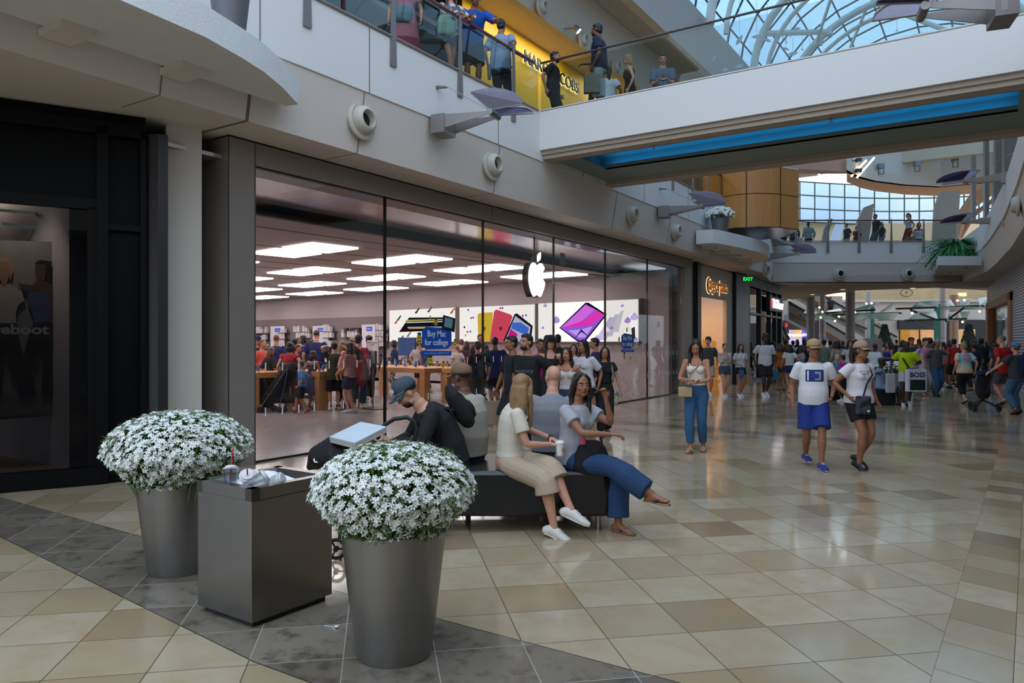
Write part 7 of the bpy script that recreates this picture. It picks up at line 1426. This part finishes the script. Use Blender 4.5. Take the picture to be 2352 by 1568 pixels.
# ---------- middle distance ----------
mid = [
 ('curly haired young man in grey tee and pale shorts behind the jeans woman', 1626, 22, 1.79, 350, False, .95, 'l', ('curly', '2c1a12'), ('3f4248', .36, 'tee'), ('shorts', 'b0a898', .4), ('shoe', 'd8d8d8'), None, dict(walk=.4, head=(0, -25))),
 ('woman in open white shirt and denim shorts sipping a red drink', 1664, 21.8, 1.61, 0, True, 1.05, 'l', ('bun', '2c1a14'), ('b9b4b4', .8, 'tube'), ('minishorts', '3a4a60', .22), ('shoe', 'd8d8d8'), None, dict(walk=.8, hr=(.05, .22, 1.25), hl=(-.05, .22, 1.27), hem=-.08)),
 ('smiling woman in white tee and black shorts with blue and tan bags', 1700, 21.9, 1.6, 5, True, .95, 'm', ('wavy', '2a1812', .3), ('c8c8cc', .30, 'waist'), ('minishorts', '0e0e12', .22), ('shoe', 'd8d8d8'), None, dict(walk=.5, hr=(.12, .24, 1.05))),
 ('tall man in white tee and black shorts carrying a teal paper bag', 1757, 22, 1.88, 0, False, 1.0, 'd', ('afro', '0c0a0a'), ('c8c8cc', .36, 'tee'), ('shorts', '101116', .42), ('shoe', 'd8d8d8', 'e4e4e0', 'd8d8d8'), None, dict(walk=.5)),
 ('woman with black hair in loose white blouse and blue shorts walking away', 1814, 23.8, 1.58, 178, True, 1.0, 'm', ('long', '0e0c0e', .3), ('c4c6c4', .30, 'waist'), ('minishorts', '18225c', .22), ('shoe', 'd8d8d8'), None, dict(walk=.9)),
 ('brown haired woman in orange top walking away beside the white blouse', 1794, 24.6, 1.6, 175, True, .95, 't', ('wavy', '2a1a14', .25), ('9a5020', .3, 'tee'), ('minishorts', '3a3a40', .25), ('sandal', '201810'), None, dict(walk=-.5)),
 ('man in dark polo with yellow print between the two walking women', 1847, 30, 1.74, 0, False, 1.1, 'd', ('buzz', '0c0a0a'), ('14161c', .4, 'tee'), ('pants', '1c1c22', .95), ('shoe', '222226'), None, {}),
 ('woman in pale grey top left of the man in the tan cap', 1840, 24, 1.56, 90, True, 1.0, 'm', ('long', '2c1c14', .2), ('8a8a94', .4, 'tee'), ('pants', '22242c', .95), ('shoe', '222226'), None, {}),
 ('dark haired woman in grey beige jacket behind the couple', 1925, 26, 1.70, 180, True, 1.1, 'd', ('long', '0e0c0c', .25), ('8f8678', .8, 'tee'), ('pants', '22242c', .95), ('shoe', '222226'), None, {}),
 ('long haired woman in white top with dark strap behind the couple', 1951, 25, 1.70, 0, True, .95, 'm', ('long', '1a120e', .3), ('c4c0c0', .3, 'tee'), ('pants', '22242c', .95), ('shoe', '222226'), None, {}),
 ('woman in white tee partly hidden behind the beige cap woman', 2008, 22.5, 1.62, 120, True, 1.1, 'd', ('bald', '0c0c0c'), ('c8ccd4', .3, 'tee'), ('jeans', '6a82a0', .95), ('sandal', '20180f'), None, {}),
 ('person in grey cap and green tee left of the wide column', 1893, 28, 1.72, 160, False, 1.0, 'm', ('short', '1a1412'), ('5a7460', .4, 'tee'), ('pants', '22242c', .95), ('shoe', '222226'), ('cap', '20283a'), {}),
 ('woman in royal blue dress sitting height behind the white planter', 2040, 27, 1.66, 300, True, 1.0, 'm', ('long', '0e0c0e', .2), ('16349c', 0, 'tank'), ('skirt', '101218', .5), ('shoe', '222226'), None, HOLD),
 ('man with shoulder strap in white tee near the cone topiary', 2023, 30, 1.72, 10, False, 1.0, 'm', ('short', '1a1412'), ('b8bcc4', .36, 'tee'), ('pants', '22242c', .95), ('shoe', '222226'), None, {}),
 ('bald man in neon yellow polo and white shorts turning to his left', 2082, 18.8, 1.7, 330, False, 1.0, 'd', ('bald', '0c0a0a'), ('b4d200', .34, 'tee'), ('shorts', 'b4b4bc', .36), ('shoe', 'c8ccc8', 'e4e4e0'), None, dict(lean=12, head=(-16, 40), hr=(.36, .12, 1.05), hl=(-.25, .22, 1.12), walk=.2)),
 ('young man with curly top in white pink printed tee and white trousers', 2124, 22.3, 1.76, 0, False, .95, 'l', ('curly', '2a1a14'), ('b4aeb2', .40, 'tee', ('blot', 'b87a96', 2.5)), ('pants', 'a4a09c', .97, None, .04), ('sandal', '302820'), None, dict(walk=.3)),
 ('man in grey tee and blue jeans with cap covering his mouth with his hand', 2150, 22.0, 1.72, 10, False, 1.02, 't', ('short', '1a1412'), ('44464c', .38, 'tee'), ('jeans', '22466e', .97), ('shoe', '141418', '302820'), ('cap', 'a08c88'), dict(walk=.4, hl=(-.04, .20, 1.46), hdl=(.3, .2, .9), el=(-.9, .4, -.8))),
 ('dark curly haired young man behind the neon polo', 2092, 24.5, 1.79, 350, False, 1.0, 'm', ('curly', '0e0c0c'), ('2c3444', .4, 'tee'), ('pants', '22242c', .95), ('shoe', '222226'), None, {}),
 ('woman in pink dotted blouse and tan trousers behind the grey tee man', 2168, 27, 1.66, 180, True, 1.0, 'l', ('pony', '3a1c14'), ('b08c8c', .5, 'tee', ('blot', '8a4050', 20)), ('pants', '7a5c38', .9), ('shoe', 'c8c8c8'), None, {}),
 ('blonde woman in pastel tie dye tee and black leggings walking away', 2215, 19.6, 1.64, 182, True, 1.22, 'l', ('topbun', '9a8560'), ('8ab8b0', .32, 'tee', ('tie', '0', 0)), ('leggings', '0e0d10', .86), ('sandal', '14100e'), None, dict(walk=.6)),
 ('man in red tee left of the tie dye woman', 2192, 25.6, 1.76, 175, False, 1.1, 't', ('short', '0e0c0c'), ('a01018', .4, 'tee'), ('shorts', '141418', .5), ('shoe', '141418', '222222'), None, dict(walk=-.5)),
 ('tall grey haired man in bright red tee and grey shorts', 2304, 19.3, 1.82, 200, False, 1.15, 'l', ('buzz', '6a5c50'), ('a80c14', .38, 'long'), ('shorts', '4c4c54', .46), ('sandal', '14100e'), None, dict(walk=.2, head=(0, 25))),
 ('person in blue cap, grey tee and jeans pushing the stroller', 2336, 16.6, 1.64, 196, False, 1.12, 'l', ('bun', '6a5440'), ('3a3c42', .34, 'tee'), ('jeans', '3f5f80', .97, None, .03), ('shoe', '3c2c24', '30241c'), ('cap', '4a80b4'), dict(walk=.2, hl=(-.46, .34, 1.02), el=(-.6, -.2, -1))),
 ('toddler in grey tee and dark cap riding in the stroller', 2257, 17.5, 0.98, 180, False, 1.05, 'l', ('short', '2c2018'), ('74787e', .4, 'tee'), ('shorts', '3c4048', .6), ('shoe', '222226'), ('cap', '14203c'), dict(seat=1, pz=1.10, fr=(.12, .35, .85), fl=(-.12, .35, .85), kr=(.1, .6, 1), kl=(-.1, .6, 1))),
 ('woman in navy top right of the tie dye tee walking ahead', 2238, 24, 1.62, 180, True, 1.05, 't', ('bun', '0e0c0c'), ('1a1c3c', .4, 'tee'), ('pants', '14161e', .9), ('shoe', '222226'), None, {}),
 ('dark haired man in dark top farther ahead at the right', 2255, 26, 1.78, 180, False, 1.05, 'd', ('short', '0e0c0c'), ('14141a', .4, 'tee'), ('pants', '14161e', .9), ('shoe', '222226'), None, {}),
 ('dark haired woman in black tee near the wood framed door', 2280, 26, 1.72, 220, True, 1.05, 'm', ('long', '0e0c10', .15), ('14161e', .4, 'tee'), ('jeans', '3f5f80', .9), ('shoe', '222226'), None, {}),
 ('long brown haired woman in grey tee left of the red tee man', 2286, 23, 1.62, 190, True, 1.0, 'l', ('long', '2a1c16', .3), ('3c444e', .4, 'tee'), ('jeans', '5a7ea4', .9), ('shoe', '4c3c34'), None, dict(walk=-.5)),
]
R_ = {}
for (lb, px, d, Hh, fc, fem, g, sk, hair, top, bot, sho, hat, P_) in mid: R_[lb[:14]] = person(lb, at(px, d), Hh, fc, fem, g, sk, hair, top, bot, sho, hat=hat, P=P_)
g_ = lambda k: next(v for q, v in R_.items() if q.startswith(k))
bag('teal paper bag with white cords carried by the tall man', g_('tall man in wh'), 'l', 'paper', '2a5a72', .20, .28, .09, 'd8d8d8')
bag('blue paper bag carried by the smiling woman', g_('smiling woman'), 'r', 'paper', '3a5a8a', .14, .22, .07); bag('tan paper bag carried by the smiling woman', g_('smiling woman'), 'l', 'paper', '9a7650', .18, .26, .09)
bag('large white BOSS paper bag with dark green front held by the neon polo man', g_('bald man in n'), 'l', 'paper', 'c4c8dc', .46, .56, .16, words=('BOSS', '101014', .17, .26), handle=.10)
q = g_('bald man in n')['hands']['l'][0]; m = MB(); m.slab([(-.19, 0, -.62), (.19, 0, -.62), (.19, 0, -.36), (-.19, 0, -.36)], (0, -.004, 0)); tag(m.build('bag_picture', mat('0e2c26', .4, var=.4, scale=6), loc=q+Vector((-FW.x*.088, -FW.y*.088, 0)), rz=TH), 'dark green picture panel on the white paper bag', 'print')
bag('plain white bag beside the white BOSS bag', g_('bald man in n'), 'r', 'plastic', 'b0b0b4', .24, .5, .08)
strap(g_('bald man in n'), 'crossbody_strap', '14100e', [(.05, -.10, .15), (.30, .04, .16), (.45, .12, .06), (.40, .12, -.10)], .005, .02)
m = MB(); m.box((0, 0, 0), (.22, .09, .14)); tag(m.build('belt_bag', cloth('4a1c1c'), loc=g_('bald man in n')['w'](g_('bald man in n')['sp'](.06, -.10, .20)), rz=TH+.2, bevel=.03), 'dark red belt bag on the neon polo man', 'handbag')
backpack('navy backpack with a hanging tag on the person pushing the stroller', g_('person in blue'), '0c1640', .34, .44, .18, '0a1234')
pc = g_('person in blue'); x, y = gx(2257, 17.3); S_ = thing('push_stroller', 'black three wheeled push stroller with the toddler at the right', 'stroller', (x, y, 0), TH)
m = MB(); m.tube([(.02, -.35, .98), (0, -.2, .5), (0, 0, .25)], .018, seg=8); m.tube([(-.1, -.36, .99), (.12, -.36, .99)], .016, seg=8); m.tube([(-.26, -.15, .12), (0, 0, .28), (.26, -.15, .12)], .022, seg=8); m.tube([(0, 0, .3), (0, .45, .12)], .02, seg=8); m.build('frame', mat('2a2a30', .4, .5), S_)
m = MB(); m.tube([(0, -.02, .42), (0, .0, .55), (0, -.05, .92)], [.15, .17, .16], [.14, .13, .05], seg=12, u=(1, 0, 0), rnd=True); m.build('seat', cloth('0c0c10'), S_, vox=.014); m = MB(); m.tube([(0, -.02, .86), (0, -.02, .97)], [.18, .16], [.13, .12], seg=14, u=(1, 0, 0)); m.build('hood', cloth('122042'), S_, vox=.014)
for cx, cy in ((-.28, -.15), (.28, -.15), (0, .45)): m = MB(); m.tube([(cx, cy+math.cos(a)*.085, .11+math.sin(a)*.085) for a in np.linspace(0, 6.28, 17)[:-1]], .024, seg=6, closed=True); m.tube([(cx-.03, cy, .11), (cx+.03, cy, .11)], .05, seg=10); m.build('wheel', mat('141418', .6), S_, smooth='auto')
# distant crowd, each a person of its own
rn = random.Random(11); cols = ['14161e', '3c3c46', '8a8a90', 'b0b0b4', '2a3450', '6a2c30', '4a4038', '1c1c22', '7a6a5c', '24304a']; names = {'14161e': 'black', '3c3c46': 'charcoal', '8a8a90': 'grey', 'b0b0b4': 'white', '2a3450': 'navy', '6a2c30': 'maroon', '4a4038': 'brown', '1c1c22': 'dark', '7a6a5c': 'taupe', '24304a': 'slate blue'}
spots = [(1790, 36), (1822, 33), (1832, 40), (1860, 38), (1873, 34), (1908, 31), (1915, 38), (1936, 36), (1962, 33), (1975, 40), (1988, 30), (2000, 38), (2048, 34), (2060, 40), (2075, 30), (2108, 27), (2112, 36), (2137, 24), (2140, 34), (2180, 32), (2184, 27), (2208, 30), (2225, 34), (2243, 30), (2250, 37), (2268, 28), (2276, 33), (2294, 27), (1777, 29), (1805, 27)]
for i, (px, d) in enumerate(spots):
    c = cols[(i*3) % len(cols)]; fem = i % 2 == 0; hk = ('long' if fem else 'short'); c2 = ('22242c', '3a4a60', '5c5248')[i % 3]
    where = next(w for lim, w in ((1815, 'left of the court'), (1870, 'left of the tan cap'), (1935, 'between the two caps'), (1995, 'just left of the beige cap'), (2065, 'left of the neon polo'), (2125, 'behind the neon polo man'), (2175, 'behind the grey tee man'), (2235, 'around the tie dye woman'), (2400, 'near the wood framed door')) if px < lim)
    person('distant %s in %s top %s, %s' % ('woman' if fem else 'man', names[c], where, 'seen from behind' if i % 3 else 'facing here'), at(px, d), 1.58+rn.random()*.22, 180 if i % 3 else 0, fem, 1, 'tmbld'[i % 5], (hk, ('1a1412', '0e0c0c', '3a2418', '5c4630')[i % 4], .22), (c, .38, 'tee'), ('pants', c2, .95), ('shoe', '222226'), P=dict(walk=(.5 if i % 2 else -.4)), vox=.022)
person('elderly grey haired seated woman in teal behind the couple', at(1921, 21), 1.30, 20, True, 1, 'l', ('short', 'b8b4b0'), ('4a9098', .5, 'tee'), ('pants', '22242c', .9), P={}); person('seated person with black hair in magenta top behind the couple', at(1938, 20.2), 1.30, 200, True, 1.1, 'm', ('short', '100c10'), ('a8148c', .4, 'tee'), ('pants', '22242c', .9), P={}); person('person in a pink grey rounded sign board cap behind the beige cap', at(1990, 24), 1.6, 180, False, 1, 'm', ('short', '100c10'), ('5c5250', .4, 'tee'), ('pants', '22242c', .9))
r = thing('sign_board', 'pale rounded sign board behind the beige cap', 'sign', at(2004, 25, 0), TH); MB().rng((-.33, 0, 1.2), (.33, .04, 1.75)).build('board', mat('9a8c88', .6), r, bevel=.05); MB().rng((-.02, 0, 0), (.02, .04, 1.2)).build('post', steel, r)
r = thing('dark_bench', 'low dark bench under the seated people in the court', 'bench', at(1925, 20.8, 0), TH); MB().rng((-.5, -.25, .12), (.5, .25, .42)).build('cushion', leath, r, bevel=.03); MB().rng((-.46, -.2, 0), (.46, .2, .12)).build('base', black, r)
r = thing('dark_bench', 'low black bench beside the pale flower planter', 'bench', at(2022, 19.2, 0), TH); MB().rng((-.3, -.22, 0), (.3, .22, .42)).build('cushion', leath, r, bevel=.03)
person('barefoot sandalled person sitting by the white planter, legs stretched right', at(2022, 19.2), 1.62, 60, True, 1.0, 'd', ('short', '0e0c0c'), ('7a8ea8', .3, 'tee'), ('shorts', '6a82a0', .5), ('sandal', '1c1410'), P=dict(seat=1, pz=.52, fr=(.1, .60, .075), fl=(-.1, .46, .075), kr=(.15, .6, 1), kl=(-.15, .6, 1)))
# ---------- upstairs ----------
Zu = 6.0
p = person('woman in long pink dress behind the upstairs rail, head out of frame', at(930, 12.0, Zu), 1.70, 0, True, 1.05, 'l', ('long', '2c1c14', .2), ('b87080', .3, 'dress'), ('dress', 'b26a7a', .93, ('low', '8c2c48', .55)), ('sandal', '2a1c14'))
m = MB(); m.tube([(0, 0, -.10), (0, 0, .0), (0, 0, .10)], [.14, .17, .15], [.05, .06, .04], seg=14, u=(1, 0, 0), rnd=True); tag(m.build('handbag', mat('37606a', .5), loc=p['w'](p['sp'](.02, 0, .18)), rz=TH, vox=.01), 'teal handbag held before the pink dress', 'handbag')
p = person('woman in white printed tee and dark shorts leaning on the upstairs rail with crossed legs', at(1032, 12.55, Zu), 1.68, 20, True, 1.0, 'l', ('long', '3a2418', .2), ('c4c4c0', .35, 'long', ('blot', '5c6470', 9)), ('shorts', '14161e', .28), ('shoe', 'd8d8d8'), P=dict(lean=10, hl=(-.35, .34, 1.14), hr=(-.05, .36, 1.14), fr=(-.04, .10, .08), fl=(.02, -.05, .075)))
m = MB(); m.tube([(0, 0, -.16), (0, 0, .0), (0, 0, .12)], [.16, .17, .12], [.05, .06, .03], seg=14, u=(1, 0, 0), rnd=True); tag(m.build('tote_bag', mat('7f9c8a', .7), loc=p['w'](p['sp'](.12, .12, .22)), rz=TH, vox=.01), 'pale green tote bag of the woman leaning on the rail', 'tote bag')
p = person('man in bright blue tee resting his forearms on the upstairs rail', at(1084, 13.0, Zu), 1.78, 15, False, 1.08, 't', ('short', '1a1412'), ('0c4ca8', .38, 'tee'), ('shorts', '16181e', .5), ('shoe', '222226'), P=dict(lean=24, hl=(-.28, .56, 1.12), hr=(.16, .52, 1.12), el=(-.8, .1, -.5), er=(.8, .1, -.5), head=(-20, 0)))
p = person('man in light blue shirt and navy trousers seen from behind at the upstairs rail', at(1150, 14.0, Zu), 1.80, 165, False, 1.08, 't', ('short', '0e0c0c'), ('8296ae', .36, 'long'), ('pants', '141e34', .95), ('shoe', '222226'), P=dict(walk=.5))
b = thing('tumbler', 'grey metal tumbler in the hand of the man in the light blue shirt', 'bottle', dp(1124, 168, 13.75)); MB().lathe([(.03, -.12), (.042, .10), (.042, .13)], seg=16).build('body', mat('74848c', .4, .4), b, smooth='auto'); MB().lathe([(.043, .13), (.04, .15)], seg=16).build('lid', black, b, smooth='auto')
person('bearded man in black tee and black trousers walking on the bridge', at(1270, 15.6, Zu), 1.80, 75, False, 1.05, 'm', ('short', '0e0c0c'), ('0e1014', .36, 'tee'), ('pants', '101014', .95), ('shoe', '222226'), beard='1a1210', P=dict(walk=.8))
p = person('man in navy tee and pale shorts carrying shopping bags across the bridge', at(1377, 14.3, Zu), 1.84, 250, False, 1.10, 'b', ('short', '0e0c0c'), ('141e3c', .38, 'tee'), ('shorts', '8fa098', .46), ('shoe', '222226'), beard='14100e', P=dict(walk=.7, hl=(-.25, .05, .90), hr=(.2, .32, 1.1)))
bag('checked brown paper bag carried by the navy tee man on the bridge', p, 'l', 'paper', '7f766a', .30, .34, .14); q = bag('pale plastic bag carried by the navy tee man on the bridge', p, 'l', 'plastic', '93a4aa', .26, .36, .1); q.location += Vector((.08, .12, -.04))
person('woman in white seen from behind past the navy tee man', at(1398, 15.9, Zu), 1.62, 180, True, 1.1, 'b', ('pony', '2a1a14'), ('c0c6cc', .3, 'tee'), ('pants', '9aa4b0', .9), ('shoe', 'c8c8c8'))
person('blonde woman in sunglasses and black sleeveless top on the bridge', at(1447, 15.3, Zu), 1.64, 262, True, 1.05, 'l', ('wavy', '9a7a4a', .24), ('0f0f13', 0, 'tank'), ('pants', '14141a', .95), ('shoe', '222226'), glasses='0c0c0e')
p = person('man in grey blue tee looking at his phone on the bridge', at(1522, 15.7, Zu), 1.78, 350, False, 1.12, 'l', ('short', '33302e'), ('5f6a80', .38, 'tee'), ('pants', '22262e', .95), ('shoe', '222226'), P=dict(HOLD, head=(-18, 0)))
m = MB(); m.box((0, 0, 0), (.075, .012, .15)); tag(m.build('phone', mat('15161c', .3), loc=(p['hands']['l'][0]+p['hands']['r'][0])/2+Vector((0, 0, .03)), rz=TH), 'dark phone held by the man in grey blue on the bridge', 'phone')
far = [('denim jacketed man seen from behind at the far rail', 1857, 37.5, 1.78, 180, False, 'd', ('short', '0e0c0c'), ('7f8c94', .9, 'tee'), ('pants', '22242c', .95)), ('small child with a topknot at the far rail', 1836, 36.5, .98, 180, True, 'm', ('topbun', '1a1412'), ('a8b0b8', .3, 'tee'), ('pants', '22242c', .95)),
 ('man in cap and dark tee sitting upstairs', 1945, 37, 1.60, 280, False, 'l', ('short', '0e0c0c'), ('20242c', .4, 'tee'), ('pants', '9a968c', .9)), ('man in maroon tee sitting upstairs', 1968, 37.5, 1.55, 200, False, 'l', ('buzz', '8a7a6c'), ('6a1824', .4, 'tee'), ('jeans', '3a5068', .9)),
 ('man in black tee and denim shorts walking left upstairs', 2012, 35.6, 1.82, 275, False, 't', ('short', '0e0c0c'), ('101218', .4, 'tee'), ('shorts', '34465a', .5)), ('blonde woman in navy top behind the man in black upstairs', 2026, 36.6, 1.62, 265, True, 'l', ('long', '8a7048', .15), ('161e30', .4, 'tee'), ('minishorts', '4c6c8c', .3)),
 ('woman with long black ponytail in white tank and red trousers upstairs', 2087, 35.2, 1.82, 280, True, 'm', ('pony', '0c0a0c'), ('b8bcc8', 0, 'tank'), ('pants', '7a2420', .8)), ('child in white tee with black hat upstairs', 2110, 36, 1.30, 350, True, 'd', ('short', '0c0a0a'), ('b4b8c0', .4, 'tee'), ('pants', '3a1828', .9)), ('brown haired woman behind the ponytail woman upstairs', 2109, 38, 1.80, 10, True, 'l', ('bob', '4a3424'), ('9a7a6c', .4, 'tee'), ('pants', '22242c', .95)),
 ('person in dark blue beside the oak pod upstairs', 1800, 36, 1.45, 180, False, 'd', ('short', '0c0a0a'), ('1c1c4c', .5, 'tee'), ('pants', '22242c', .95)), ('person in slate jacket beside the oak pod upstairs', 1822, 36.5, 1.62, 180, False, 'm', ('short', '1a1412'), ('34444c', .9, 'tee'), ('pants', '22242c', .95)), ('person in pink leaning near the oak pod upstairs', 1782, 35.6, 1.35, 180, True, 'l', ('short', '3a2418'), ('b08894', .4, 'tee'), ('pants', '22242c', .95))]
for lb, px, d, Hh, fc, fem, sk, hair, top, bot in far: person(lb, at(px, d, Zu), Hh, fc, fem, 1.05, sk, hair, top, bot, ('shoe', '33302e'), vox=.018, P=dict(walk=.5) if 'walk' in lb or 'white tank' in lb else {})
person('person in black standing on the far escalator', at(1908, 61, 3.6), 1.8, 180, False, 1.1, 'd', ('short', '0c0a0a'), ('0c0c10', .5, 'tee'), ('pants', '101014', .95), vox=.03)
m = MB(); m.tube([(0, 0, -.2), (0, 0, 0), (0, 0, .12)], [.25, .3, .2], [.12, .14, .08], seg=12, u=(1, 0, 0), rnd=True); tag(m.build('duffel_bag', mat('5c5030', .5, .2), loc=at(2090, 34.9, 6.45), rz=TH, vox=.02), 'olive gold bag carried low by the ponytail woman upstairs', 'bag')
r = thing('display_screen', 'leaning bright screen with figures upstairs left of the seated men', 'screen', at(1915, 37, 6.0), TH); MB().slab([(-.45, 0, .05), (.15, 0, .05), (.55, 0, 1.55), (.1, 0, 1.55)], (0, .08, 0)).build('screen', glow('b4c8f0', 1.1), r)
